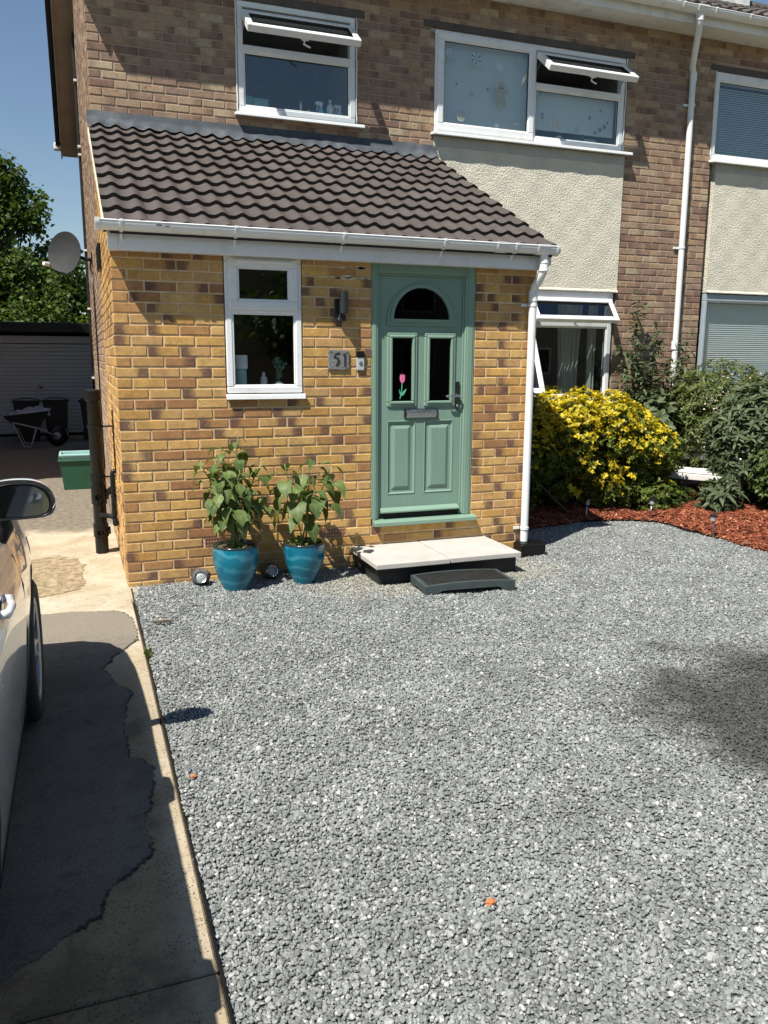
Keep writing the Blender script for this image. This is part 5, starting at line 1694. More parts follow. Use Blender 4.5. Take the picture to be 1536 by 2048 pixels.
def planter(x, y, r0, rb, rt, h, lab):
    t = thing('plant_pot', lab, 'plant pot', (x, y, 0))
    a = MB()
    prof = [(r0, -.005), (r0 * 1.05, .01), (r0 + (rb - r0) * .55, h * .30), (rb * .97, h * .62), (rb, h * .80), (rb * .985, h * .95), (rt, h)]
    a.lathe(prof, (x, y, 0), 40, cap1=False); a.build('body', M['glaze'], t, smooth=True)
    a = MB(); a.lathe([(rt + .002, h - .004), (rt + .004, h + .006), (rt - .008, h + .012), (rt - .018, h + .002), (rt - .020, h - .03)], (x, y, 0), 40, cap0=False, cap1=False); a.build('rim', M['glaze_rim'], t, smooth=True)
    a = MB(); a.grid(lambda u, v: (x + (rt - .019) * v * math.cos(2 * PI * u), y + (rt - .019) * v * math.sin(2 * PI * u), h - .022 + .006 * math.sin(u * 31 + v * 9)), 30, 5); a.build('compost', M['compost'], t, smooth=True)
    return t
planter(.755, -.285, .095, .170, .167, .330, 'large blue glazed pot, left of the two by the wall')
planter(1.275, -.285, .080, .158, .155, .308, 'smaller blue glazed pot, right of the two by the wall')

def leaf_object_mesh(name, seed, mat):
    rg_ = random.Random(seed)
    TV, TF = T_HEART
    me = bpy.data.meshes.new(name)
    V = []
    cu, tw = rg_.uniform(.0, .35), rg_.uniform(-.35, .35)
    for (u, v, w_) in TV:
        V.append((u * (1 - .06 * rg_.random()), v * (1 + rg_.uniform(-.12, .12)) * (1 - .15 * cu), w_ - cu * u * u + tw * u * v + .05 * math.sin(v * 11 + u * 7 + seed) + rg_.uniform(-.022, .022)))
    me.from_pydata(V, [], [tuple(f) for f in TF])
    me.materials.append(mat)
    me.polygons.foreach_set('use_smooth', [True] * len(TF))
    at_ = me.attributes.new('rnd', 'FLOAT', 'POINT'); at_.data.foreach_set('value', [rg_.random()] * len(V))
    ar_ = me.attributes.new('rib', 'FLOAT', 'POINT'); ar_.data.foreach_set('value', [1.0 if i % 3 == 1 else 0.0 for i in range(len(V))])
    me.update()
    return me
LEAFM = [leaf_object_mesh('leaf', k, M['leaf_sun']) for k in range(18)]
LEAFD = leaf_object_mesh('leaf', 77, M['leaf_dry'])
def put_leaf(parent, p, d, up, L, me):
    d = Vector(d).normalized(); side = d.cross(Vector(up)).normalized(); u = side.cross(d)
    Mt = Matrix(((d.x, side.x, u.x, 0), (d.y, side.y, u.y, 0), (d.z, side.z, u.z, 0), (0, 0, 0, 1)))
    o = bpy.data.objects.new('leaf', me); COL.objects.link(o); o.parent = parent
    o.matrix_local = Matrix.Translation(Vector(p) - world_loc(parent)) @ Mt @ Matrix.Scale(L, 4)
    return o
def sun_plant(x, y, z0, stems, lab, seed, name):
    rg_ = random.Random(seed)
    t = thing(name, lab, 'plant', (x, y, z0))
    sm = MB()
    for (tx, ty, tz, nl, l0, l1, start) in stems:
        base = Vector((x + rg_.uniform(-.05, .05), y + rg_.uniform(-.05, .05), z0 - .03))
        tip = Vector((x + tx, y + ty, tz))
        mid = base.lerp(tip, .5) + Vector((rg_.uniform(-.03, .03) - tx * .18, rg_.uniform(-.03, .03) - ty * .1, .03))
        path = [(base * (1 - s) ** 2 + mid * 2 * s * (1 - s) + tip * s * s) for s in np.linspace(0, 1, 9)]
        sm.tube(path, [.008 - .005 * i / 8 for i in range(9)], 7)
        az = rg_.uniform(0, 2 * PI)
        for k in range(nl):
            s = start + (1 - start) * (k + .5) / nl
            q = base * (1 - s) ** 2 + mid * 2 * s * (1 - s) + tip * s * s
            az += 2.4 + rg_.uniform(-.35, .35)
            L = l0 + (l1 - l0) * (1 - s) + rg_.uniform(-.012, .016)
            top = s > .88
            if top: L *= .72
            el = .25 if top else rg_.uniform(-.15, .35)
            pet = Vector((math.cos(az) * math.cos(el), math.sin(az) * math.cos(el), math.sin(el)))
            pl_ = L * (.35 if top else .62)
            e = q + pet * pl_
            sm.tube([q, q.lerp(e, .5) + Vector((0, 0, .012)), e], .0028, 5)
            dr_ = rg_.uniform(.35, 1.25) if not top else rg_.uniform(-.1, .6)
            dv_ = Vector((pet.x, pet.y, -dr_))
            put_leaf(t, e, dv_, Vector((pet.x * .6, pet.y * .6, 1)) + Vector((rg_.uniform(-.3, .3), rg_.uniform(-.3, .3), 0)), L, LEAFM[rg_.randrange(18)])
    sm.build('stems', M['stem'], t, smooth=True)
    return t
p1 = sun_plant(.755, -.285, .318, [(-.10, -.05, 1.06, 20, .095, .145, .34), (.05, .05, 1.12, 20, .095, .145, .32), (-.24, .02, .95, 18, .09, .14, .34), (.20, .0, .93, 17, .095, .145, .34), (.02, -.16, .90, 18, .09, .14, .34), (-.12, .12, .96, 13, .09, .13, .38), (.32, .06, .72, 10, .08, .115, .40), (-.16, -.13, .80, 14, .09, .14, .34)],
               'tall bushy leafy green plant in the left blue pot', 5, 'leafy_plant')
put_leaf(p1, (.66, -.37, .50), (-.3, -.3, -1), (-1, -.6, .4), .12, LEAFD)
p2 = sun_plant(1.275, -.285, .298, [(-.15, -.04, .92, 11, .125, .18, .42), (.06, .0, .95, 11, .125, .18, .42), (.22, -.02, .92, 10, .125, .185, .45), (.06, -.10, .72, 9, .12, .17, .40)],
               'sparser leafy green plant in the right blue pot', 9, 'leafy_plant')
# clover-like weeds and litter on the compost of the right pot
lp_ = [(1.275 + .13 * math.sqrt(random.random()) * math.cos(k * 2.4), -.285 + .13 * math.sqrt(random.random()) * math.sin(k * 2.4), .298 + random.random() * .04) for k in range(150)]
leaves('seedlings', lp_, RNG.normal(0, 1, (150, 3)) * [1, 1, .4], np.tile([0, 0, 1.], (150, 1)) + RNG.normal(0, .3, (150, 3)), RNG.uniform(.015, .04, 150), T_SMALL, M['leaf_sun'], p2)
lp_ = [(.755 + .14 * math.sqrt(random.random()) * math.cos(k * 2.4), -.285 + .14 * math.sqrt(random.random()) * math.sin(k * 2.4), .318 + random.random() * .03) for k in range(60)]
leaves('seedlings', lp_, RNG.normal(0, 1, (60, 3)) * [1, 1, .4], np.tile([0, 0, 1.], (60, 1)) + RNG.normal(0, .3, (60, 3)), RNG.uniform(.015, .04, 60), T_SMALL, M['leaf_sun'], p1)

# ------------------------------------------------------------------ solar rock lights
M['rock'] = plain('moulded_rock', (.085, .085, .088), .75, .3, 25, .9, 50, bdist=.01)
M['lens'] = plain('clear_lens', (.30, .33, .34), .2, .08, 60, .6, 120, spec=.8)
def rock_light(x, y, lab, yaw=0.0, tilt=.35):
    t = thing('solar_rock_light', lab, 'garden light', (x, y, 0))
    Mx = Matrix.Translation((x, y, .062)) @ Matrix.Rotation(yaw, 4, 'Z')
    bm = MB()
    def fn(u, v):
        th, ph = 2 * PI * u, PI * v
        r = .062 * (1 + .10 * math.sin(3 * th + 2) * math.sin(ph) + .07 * math.sin(5 * th + 4 * ph))
        return (r * 1.12 * math.cos(th) * math.sin(ph), r * 1.0 * math.sin(th) * math.sin(ph) + .012, -r * math.cos(ph) * (1.0 if v > .5 else .95))
    bm.grid(fn, 20, 12); bm.xf(Mx); bm.build('body', M['rock'], t, smooth=True)
    Ml = Mx @ Matrix.Translation((0, -.048, .012)) @ Matrix.Rotation(PI / 2 - tilt, 4, 'X')
    a = MB(); a.lathe([(.044, -.02), (.047, .012), (.043, .020), (.038, .018), (.037, .006)], n=28, M=Ml, cap1=False); a.build('bezel', M['chrome'], t, smooth=True, angle=.6)
    a = MB(); a.lathe([(.037, .006), (.030, .012), (.012, .015), (.004, .0155)], n=24, M=Ml, cap0=False); a.build('lens', M['lens'], t, smooth=True)
rock_light(.515, -.115, 'round solar rock light left of the blue pots', -.1)
rock_light(1.045, -.115, 'round solar rock light between the two blue pots', .1)

# ------------------------------------------------------------------ stake lights along the bed
def stake(x, y, lab, lean=0.0, h=.25):
    t = thing('stake_light', lab, 'garden light', (x, y, 0), 'solar stake lights along the bed edge')
    tx = x + lean
    a = MB(); a.tube([(x, y, -.02), (tx, y, h * .72)], .0065, 8); a.build('stake', M['chrome'], t, smooth=True)
    Mt = Matrix.Translation((tx, y, h * .72))
    a = MB(); a.lathe([(.016, 0), (.024, .005), (.024, .045)], n=16, M=Mt, cap1=False); a.build('lens', M['lens'], t, smooth=True, angle=.6)
    a = MB(); a.lathe([(.029, .045), (.031, .05), (.028, .064), (.012, .07)], n=16, M=Mt); a.build('cap', M['dark_metal'], t, smooth=True, angle=.6)
stake(4.66, .985, 'stake light nearest the porch at the bed edge', .02)
stake(5.33, .79, 'stake light at the bend of the bed edge', .02)
stake(5.345, -.14, 'stake light right of the bend at the bed edge', -.03)
stake(5.43, -.72, 'stake light at the right edge of the photo', 0)

# ------------------------------------------------------------------ side of the house: soil pipe, dish, cable, box
sp_ = thing('soil_pipe', 'black soil pipe stub with cap and open bosses beside the porch', 'pipe', (-.148, 1.25, 0))
SX, SY = -.148, 1.25
a = MB(); a.lathe([(.055, -.05), (.055, 1.33), (.058, 1.335)], (SX, SY, 0), 24); a.build('pipe', M['black'], sp_, smooth=True, angle=.6)
a = MB(); a.lathe([(.062, 1.32), (.068, 1.325), (.068, 1.385), (.071, 1.39), (.071, 1.405), (.060, 1.415)], (SX, SY, 0), 24); a.build('cap', M['black'], sp_, smooth=True, angle=.6)
for z0_, z1_ in ((.62, .70), (.43, .60), (.14, .26)):
    a = MB(); a.lathe([(.056, z0_), (.064, z0_ + .004), (.064, z1_ - .004), (.056, z1_)], (SX, SY, 0), 24); a.build('collar', M['black'], sp_, smooth=True, angle=.6)
for z in (.50, .19):
    Mb = Matrix.Translation((SX - .005, SY - .05, z)) @ Matrix.Rotation(PI / 2, 4, 'X')
    a = MB(); a.lathe([(.034, 0), (.034, .035), (.028, .035), (.028, .006)], n=20, M=Mb); a.build('boss', M['black'], sp_, smooth=True, angle=.5)
    Mb = Matrix.Translation((SX + .045, SY, z)) @ Matrix.Rotation(PI / 2, 4, 'Y')
    a = MB(); a.lathe([(.034, 0), (.034, .035)], n=20, M=Mb); a.build('boss', M['black'], sp_, smooth=True, angle=.5)
a = MB(); a.tube([(SX + .03, SY, .50), (SX + .075, SY - .01, .53), (-.04, 1.22, .56)], .028, 14); a.build('branch', M['black'], sp_, smooth=True, angle=.8)
a = MB(); a.tube([(SX + .0, SY - .06, .345), (-.075, 1.12, .342), (-.045, 1.10, .335), (-.028, 1.07, .315), (-.028, 1.04, .29)], .021, 12); a.tube([(0, 1.06, .735), (-.03, 1.06, .735), (-.034, 1.06, .70), (-.034, 1.07, .34)], .021, 12); a.build('waste_pipe', M['black'], sp_, smooth=True, angle=.8)
a = MB(); a.lathe([(.026, 0), (.026, .03), (.02, .032)], n=16, M=Matrix.Translation((-.028, 1.05, .30)) @ Matrix.Rotation(PI / 2 + .3, 4, 'X')); a.build('access_cap', M['black'], sp_, smooth=True, angle=.5)
for z in (1.10, .665):
    a = MB(); a.lathe([(.056, z - .015), (.062, z - .014), (.062, z + .014), (.056, z + .015)], (SX, SY, 0), 24); a.tube([(SX + .055, SY, z), (.0, SY - .02, z + .005)], .008, 8); a.build('bracket', M['black'], sp_, smooth=True, angle=.6)

M['dish'] = plain('grey_dish_mesh', (.040, .043, .044), .7, .12, 9, .4, 260, spec=.25)
dsh = thing('satellite_dish', 'grey oval satellite dish on a black bracket on the side wall', 'satellite dish', (-.02, 5.0, 2.9))
DC = Vector((-.325, 5.0, 2.945))
dn = Vector((-.62, -.74, .10)).normalized()
ux = dn.cross(Vector((0, 0, 1))).normalized(); uy = ux.cross(dn).normalized()
def dish_pt(r, th, back=0.0):
    rr = r
    return DC + ux * (.245 * rr * math.cos(th)) + uy * (.255 * rr * math.sin(th)) - dn * (.055 * (1 - rr * rr) + back)
a = MB()
a.grid(lambda u, v: dish_pt(v, 2 * PI * u), 40, 8); a.grid(lambda u, v: dish_pt(v, 2 * PI * u, .012), 40, 8)
a.grid(lambda u, v: dish_pt(1.0 + .012 * math.sin(PI * v), 2 * PI * u, .012 * v), 40, 3)
a.build('reflector', M['dish'], dsh, smooth=True, angle=1.0)
hub = DC - dn * .07
a = MB(); a.tube([hub, hub + Vector((.10, .05, -.02)), (-.06, 5.07, 2.885), (-.005, 5.07, 2.885)], .022, 10); a.box(-.012, .0, 5.0, 5.14, 2.80, 2.97); a.build('bracket', M['black'], dsh, smooth=True, angle=.6)
low = DC - uy * .245
lnb = DC + dn * .30 - uy * .20
a = MB(); a.tube([low - dn * .02, low + dn * .08 - uy * .012, lnb - uy * .03], [.012, .011, .010], 8); a.build('arm', M['black'], dsh, smooth=True)
a = MB(); a.tube([lnb + dn * .045, lnb + dn * .0, lnb - dn * .03], [.022, .028, .030], 12); a.build('receiver_head', M['upvc_old'], dsh, smooth=True, angle=.7)

cab = thing('wall_cable', 'dark cable run with white clips down the side wall', 'cable', (-.01, 8.2, .3))
a = MB(); a.tube([(-.004, 8.2, 6.55), (-.03, 8.2, 6.45), (-.02, 8.2, 6.2), (-.018, 8.2, 3.0), (-.018, 8.2, .2)], .022, 8); a.build('cable', M['light_body'], cab, smooth=True)
for z in (5.85, 4.9, 4.78, 3.35, 2.45, 1.35):
    a = MB(); a.box(-.045, -.002, 8.1, 8.26, z - .015, z + .015); a.build('clip', M['upvc'], cab)
dc_ = thing('dish_cable', 'thin black cable looping from the dish bracket down the wall', 'cable', (-.01, 5.07, .6))
a = MB(); a.tube([(-.02, 5.07, 2.87), (-.03, 5.0, 2.80), (-.012, 4.85, 2.66), (-.010, 4.75, 2.4), (-.010, 4.7, 1.6), (-.010, 4.7, .9), (-.01, 4.6, .3)], .009, 6); a.build('cable', M['black'], dc_, smooth=True)
vb = thing('wall_vent', 'flat black vent box high on the porch side wall', 'vent', (-.02, 1.9, 2.56))
a = MB(); a.box(-.030, .0, 1.74, 2.10, 2.455, 2.675); a.build('box', M['black'], vb, bevel=.006)
a = MB()
for k in range(6): a.box(-.034, -.029, 1.77, 2.07, 2.475 + .032 * k, 2.490 + .032 * k)
a.build('louvres', M['black'], vb)
fc = thing('low_cable', 'thin black cable running down the porch side wall to the waste pipe', 'cable', (0, .95, .7))
a = MB(); a.tube([(-.006, .99, 1.25), (-.008, .98, 1.0), (-.008, 1.0, .74)], .006, 6); a.build('cable', M['black'], fc)

# ------------------------------------------------------------------ recycling boxes
M['green_bin'] = plain('dark_green_plastic', (.018, .085, .045), .45, .15, 6, .1, 60)
M['teal_bin'] = plain('pale_teal_plastic', (.30, .50, .48), .45, .08, 6)
def crate(name, lab, x0, x1, y0, y1, z0, z1, mat, taper=.035):
    t = thing(name, lab, 'box', ((x0 + x1) / 2, (y0 + y1) / 2, z0))
    a = MB()
    lo = [(x0 + taper, y0 + taper), (x1 - taper, y0 + taper), (x1 - taper, y1 - taper), (x0 + taper, y1 - taper)]
    hi = [(x0, y0), (x1, y0), (x1, y1), (x0, y1)]
    i_hi = [(x0 + .012, y0 + .012), (x1 - .012, y0 + .012), (x1 - .012, y1 - .012), (x0 + .012, y1 - .012)]
    a.poly([(p[0], p[1], z0) for p in lo][::-1])
    for k in range(4):
        q = (k + 1) % 4
        a.poly([(*lo[k], z0), (*lo[q], z0), (*hi[q], z1), (*hi[k], z1)])
        a.poly([(*i_hi[k], z1), (*i_hi[q], z1), (lo[q][0], lo[q][1], z0 + .02), (lo[k][0], lo[k][1], z0 + .02)][::1])
    a.poly([(p[0], p[1], z0 + .02) for p in lo])
    a.build('body', mat, t, bevel=.004)
    a = MB()
    w_ = .018
    a.box(x0 - w_, x1 + w_, y0 - w_, y0 + .012, z1 - .022, z1 + .004); a.box(x0 - w_, x1 + w_, y1 - .012, y1 + w_, z1 - .022, z1 + .004)
    a.box(x0 - w_, x0 + .012, y0 + .012, y1 - .012, z1 - .022, z1 + .004); a.box(x1 - .012, x1 + w_, y0 + .012, y1 - .012, z1 - .022, z1 + .004)
    a.build('rim', mat, t, bevel=.006)
crate('recycling_box', 'dark green recycling box standing behind the soil pipe', -.545, -.02, 4.95, 5.38, 0, .385, M['green_bin'])
crate('recycling_box', 'pale teal recycling box nested in the green one', -.53, -.035, 4.965, 5.365, .115, .455, M['teal_bin'], .045)
# ------------------------------------------------------------------ garage, bins, barrow
M['door_g'] = plain('pale_garage_door', (.50, .52, .52), .5, .05, 3, dirt=((.28, .27, .25), 3, .4))
gar = thing('garage', 'flat-roofed garage with pale ribbed up-and-over door at the end of the drive', 'garage', (-1.2, 13, 0))
a = MB(); a.box(-2.85, -2.45, 13.0, 18, -.05, 2.2); a.box(.25, 1.6, 13.0, 18, -.05, 2.2); a.box(-2.45, .25, 17.8, 18, -.05, 2.2); a.build('wall', M['mortar_b'], gar)
a = MB(); nr = 23
prof = []
for k in range(nr):
    z = .04 + 1.92 * k / nr; h_ = 1.92 / nr
    prof += [(13.035, z), (13.02, z + .012), (13.02, z + h_ - .012), (13.035, z + h_ - .002)]
prof = prof + [(13.09, 1.96), (13.09, .04)]
a.prism(prof, 'x', -2.40, .20); gdoor = a.build('door', M['door_g'], gar)
a = MB(); a.box(-2.45, -2.40, 12.99, 13.1, 0, 2.02); a.box(.20, .25, 12.99, 13.1, 0, 2.02); a.box(-2.45, .25, 12.985, 13.1, 1.97, 2.12); a.build('door_frame', M['door_g'], gar)
a = MB(); a.lathe([(.045, 0), (.05, .008), (.02, .014), (.02, .04)], n=16, M=Matrix.Translation((-1.02, 13.02, 1.06)) @ Matrix.Rotation(PI / 2, 4, 'X')); a.box(-1.07, -.97, 12.965, 12.985, 1.05, 1.07); a.build('handle', M['dark_metal'], gdoor, smooth=True, angle=.6)
a = MB(); a.box(-2.95, 1.7, 12.80, 18.1, 2.18, 2.40); a.build('flat_roof', M['black'], gar, bevel=.02)
M['bin'] = plain('dark_wheelie_bin', (.030, .032, .030), .5, .15, 6, .1, 60)
M['bin_lid'] = plain('dark_green_lid', (.022, .042, .030), .5, .15, 6)
def wheelie(x, y, lab, h=.93, w_=.50):
    t = thing('wheelie_bin', lab, 'bin', (x, y, 0), 'wheelie bins by the garage')
    a = MB()
    b0, b1, d0, d1 = w_ * .36, w_ * .47, .20, .27
    a.hexa([(x - b0, y - d0, .03), (x + b0, y - d0, .03), (x + b0, y + d0, .03), (x - b0, y + d0, .03), (x - b1, y - d1, h * .88), (x + b1, y - d1, h * .88), (x + b1, y + d1, h * .88), (x - b1, y + d1, h * .88)])
    a.build('body', M['bin'], t, bevel=.02, seg=2)
    a = MB()
    b2 = b1 + .03
    a.grid(lambda u, v: (x + (u - .5) * 2 * b2, y + (v - .5) * 2 * (d1 + .03), h * .885 + .075 * (math.sin(PI * u) ** .45) * (.75 + .25 * math.sin(PI * v))), 14, 8)
    a.box(x - b2, x + b2, y - d1 - .03, y + d1 + .03, h * .87, h * .89); a.build('lid', M['bin_lid'], t, smooth=True, angle=.6)
    for s_ in (-1, 1):
        a = MB(); a.lathe([(.09, -.025), (.10, -.02), (.10, .02), (.09, .025)], n=18, M=Matrix.Translation((x + s_ * b0, y + d0, .10)) @ Matrix.Rotation(PI / 2, 4, 'Y')); a.build('wheel', M['black'], t, smooth=True, angle=.6)
wheelie(-1.27, 11.9, 'dark wheelie bin by the garage, left of the three', .90)
wheelie(-.72, 11.85, 'dark wheelie bin by the garage, middle of the three', .91)
wheelie(-.02, 11.75, 'dark wheelie bin by the garage, partly behind the soil pipe', .90)
wbw = thing('wheelbarrow', 'dark wheelbarrow parked in front of the bins', 'wheelbarrow', (-1.2, 10.6, 0))
M['barrow'] = plain('dark_barrow_tray', (.028, .034, .032), .5, .2, 6)
a = MB()
lo = [(-1.40, 10.40), (-.98, 10.40), (-.98, 10.80), (-1.40, 10.80)]; hi = [(-1.60, 10.28, .62), (-.80, 10.28, .70), (-.80, 10.92, .70), (-1.60, 10.92, .62)]
a.poly([(*p, .38) for p in lo])
for k in range(4):
    q = (k + 1) % 4
    a.poly([(*lo[k], .38), (*lo[q], .38), hi[q], hi[k]])
a.build('tray', M['barrow'], wbw)
a = MB(); a.tube([hi[0], hi[1], hi[2], hi[3], hi[0]], .012, 8); a.build('tray_rim', M['silver'], wbw, smooth=True)
a = MB()
for yy in (10.36, 10.84):
    a.tube([(-2.05, yy, .62), (-1.6, yy, .53), (-1.0, yy * .97 + 10.6 * .03, .36), (-.72, 10.6 + (yy - 10.6) * .25, .20)], .016, 8)
    a.tube([(-1.45, yy, .50), (-1.28, yy, .03), (-1.16, yy, .02), (-1.05, yy, .37)], .012, 8)
a.build('frame', M['silver'], wbw, smooth=True)
a = MB(); a.lathe([(.10, -.04), (.18, -.035), (.20, 0), (.18, .035), (.10, .04)], n=24, M=Matrix.Translation((-.70, 10.6, .20)) @ Matrix.Rotation(PI / 2, 4, 'X')); wh = a.build('wheel', M['black'], wbw, smooth=True)
a = MB(); a.lathe([(.07, -.042), (.075, 0), (.07, .042)], n=16, M=Matrix.Translation((-.70, 10.6, .20)) @ Matrix.Rotation(PI / 2, 4, 'X')); a.build('hub', M['silver'], wh, smooth=True)
M['sack'] = plain('grey_sack', (.34, .34, .40), .6, .2, 9, .5, 14, bdist=.03)
a = MB()
a.grid(lambda u, v: (-1.52 + .72 * u, 10.42 + .36 * v, .60 + (.05 + .17 * u) * (math.sin(PI * v) ** .6) * (math.sin(PI * min(1, u * 1.02)) ** .35) + .02 * math.sin(u * 23 + v * 7) + .015 * math.sin(v * 19)), 26, 10)
tag(a.build('rubble_sack', M['sack'], None, smooth=True), 'crumpled grey sack lying in the wheelbarrow', 'sack')
bk_ = thing('bicycle_wheel', 'dark wheel at the left edge beside the wheelbarrow', 'wheel', (-1.95, 10.9, .3))
a = MB(); a.tube([(-1.86 + .0, 10.7 + .28 * math.cos(t), .28 + .28 * math.sin(t)) for t in np.linspace(0, 2 * PI, 29)], .02, 8); a.build('tyre', M['black'], bk_, smooth=True)
a = MB()
for k in range(10): a.tube([(-1.86, 10.7, .28), (-1.86, 10.7 + .27 * math.cos(k * PI / 5), .28 + .27 * math.sin(k * PI / 5))], .0025, 5)
a.build('spokes', M['silver'], bk_)

# ------------------------------------------------------------------ house across the drive, out of frame on the left: it shades the garage
nb_ = thing('neighbouring_house', 'brick house across the drive, out of frame on the left, shading the garage', 'house', (-7, 9.5, 0))
NX, NY0, NY1 = -2.95, 4.65, 14.2
nym = (NY0 + NY1) / 2
a = MB(); a.prism([(NY0, -.1), (NY1, -.1), (NY1, 5.3), (nym, 7.9), (NY0, 5.3)], 'x', -12.0, NX); nbw = a.build('wall', M['mortar_b'], nb_)
nbk = lay_courses(NY0, NY1, 0, 7.7, 0, None, [], top=lambda z: (NY0, NY1) if z < 5.25 else (nym - (7.85 - z) / .545, nym + (7.85 - z) / .545))
make_bricks(nbk, lambda u, ww, n: (NX + n, u, ww), M['brick_b'], nbw, 0)
a = MB()
for s0, s1 in ((NY0 - .35, nym), (nym, NY1 + .35)):
    z0_, z1_ = (5.1, 8.02) if s0 < nym - .01 else (8.02, 5.1)
    a.hexa([(-12.3, s0, z0_), (NX + .2, s0, z0_), (NX + .2, s1, z1_), (-12.3, s1, z1_), (-12.3, s0, z0_ + .1), (NX + .2, s0, z0_ + .1), (NX + .2, s1, z1_ + .1), (-12.3, s1, z1_ + .1)])
a.build('roof', M['tile_old'], nb_)
for xw in (-5.2, -8.2):
    for zw in (1.0, 3.6):
        a = MB(); a.ring(xw - .6, xw + .6, zw, zw + 1.2, .06, NY0 - .02, NY0 + .02); wdw = a.build('window', M['upvc'], nb_)
        pane('pane', xw - .55, xw + .55, zw + .05, zw + 1.15, NY0 - .012, wdw)

# ------------------------------------------------------------------ trees beyond the garage
M['bark_t'] = plain('tree_bark', (.09, .07, .05), .95, .25, 12, .9, 30, bdist=.03)
M['leaf_tree'] = leaf_mat('tree_leaf', [(0, (.035, .065, .014)), (.5, (.068, .115, .026)), (.85, (.11, .165, .04)), (1, (.16, .21, .07))], .35, .5, .25)
M['leaf_tree2'] = leaf_mat('bright_tree_leaf', [(0, (.07, .12, .012)), (.5, (.115, .175, .02)), (1, (.17, .22, .03))], .4, .5, .25)
def tree(x, y, lab, seed, trunk_h, blobs, mat, nper, L, name='tree', tw=.16):
    rg_ = np.random.default_rng(seed)
    t = thing(name, lab, 'tree', (x, y, 0))
    tr_ = MB()
    tr_.tube([(x, y, -.1), (x + .05, y, trunk_h * .5), (x - .05, y + .05, trunk_h)], [tw, tw * .8, tw * .6], 10)
    P_, D_, N_ = [], [], []
    for (bx, by, bz, r) in blobs:
        p1 = Vector((x, y, trunk_h * .8)); p2 = Vector((bx, by, bz))
        tr_.tube([p1, p1.lerp(p2, .5) + Vector((0, 0, .15)), p2], [tw * .35, tw * .22, tw * .08], 6)
        for q in range(6):
            dq = Vector(rg_.normal(0, 1, 3)).normalized() * r * .9
            tr_.tube([p2 - dq * .15, p2 + dq * .5, p2 + dq], [tw * .09, tw * .06, tw * .02], 5)
        n = int(nper * (r ** 1.8))
        # twigs: leaves gathered in sprays round twig ends
        nt_ = max(6, n // 9)
        tips = norm(rg_.normal(0, 1, (nt_, 3))) * (rg_.random((nt_, 1)) ** .4) * r * [1, 1, .85] + [bx, by, bz]
        for q in range(9):
            off = rg_.normal(0, L * .9, (nt_, 3))
            P_.append(tips + off)
            outv = norm(tips - [bx, by, bz] + rg_.normal(0, r * .35, (nt_, 3)))
            D_.append(outv + rg_.normal(0, .6, (nt_, 3)) - [0, 0, .25]); N_.append(outv * .5 + [0, 0, .9] + rg_.normal(0, .45, (nt_, 3)))
    tr_.build('trunk', M['bark_t'], t, smooth=True)
    P_ = np.concatenate(P_); D_ = np.concatenate(D_); N_ = np.concatenate(N_)
    leaves('crown', P_, D_, N_, rg_.uniform(.7, 1.3, len(P_)) * L, T_SMALL, mat, t, rg_.random(len(P_)), 1.25)
rt_ = np.random.default_rng(8)
def blobset(cx, cy, zlo, zhi, rx, ry, n, r0, r1, seed, prof):
    rg_ = np.random.default_rng(seed); out_ = []
    for k in range(n):
        h = rg_.random() ; z = zlo + (zhi - zlo) * h
        w_ = prof(h); a_ = rg_.random() * 2 * PI; q = math.sqrt(rg_.random())
        out_.append((cx + rx * w_ * q * math.cos(a_), cy + ry * w_ * q * math.sin(a_), z, rg_.uniform(r0, r1) * (.75 + .4 * w_)))
    return out_
tree(-2.1, 21.5, 'tall broad green tree behind the garage on the left', 3, 2.6, blobset(-2.1, 21.5, 1.9, 7.1, 1.75, 1.5, 44, .42, .72, 4, lambda h: 1.0 if h < .45 else 1.0 - .80 * ((h - .45) / .55) ** 1.1), M['leaf_tree'], 1050, .135)
tree(-.2, 20.0, 'lower leafy tree behind the garage beside the house wall', 13, 1.8, blobset(-.45, 20.0, 1.6, 4.35, 1.25, 1.2, 26, .38, .62, 14, lambda h: 1.0 if h < .4 else 1.0 - .6 * ((h - .4) / .6)), M['leaf_tree'], 1050, .125)
tree(.35, 18.6, 'bright yellow-green shrub over the garage roof beside the house wall', 23, 1.4, blobset(.15, 18.9, 1.6, 3.0, .75, .6, 14, .28, .45, 24, lambda h: 1 - .5 * h), M['leaf_tree2'], 1500, .09, 'shrub_tree', .08)
tree(-4.6, 24, 'wide tree behind the garage beyond the left edge', 33, 3.0, blobset(-4.4, 24.0, 1.8, 8.2, 2.2, 1.8, 30, .6, .95, 34, lambda h: 1 - .5 * h), M['leaf_tree'], 800, .15)

# ------------------------------------------------------------------ the other side of the road, behind the viewer: mirrored in the glass
rd = MB(); rd.box(-200, 200, -17.5, -11.5, -.06, -.040); tag(rd.build('road', TAR), 'tarmac road behind the viewer', None, None, 'structure')
fhs = thing('facing_terrace', 'brick terrace across the road behind the viewer, only mirrored in the windows', 'house', (0, -27, 0))
a = MB(); a.prism([(-31, -.1), (-23, -.1), (-23, 5.2), (-27, 7.4), (-31, 5.2)], 'x', -22, 24); a.build('wall', M['mortar_b'], fhs)
a = MB()
for s0, s1, z0_, z1_ in ((-31.4, -27, 5.05, 7.5), (-27, -22.6, 7.5, 5.05)):
    a.hexa([(-22.2, s0, z0_), (24.2, s0, z0_), (24.2, s1, z1_), (-22.2, s1, z1_), (-22.2, s0, z0_ + .1), (24.2, s0, z0_ + .1), (24.2, s1, z1_ + .1), (-22.2, s1, z1_ + .1)])
a.build('roof', M['tile_old'], fhs)
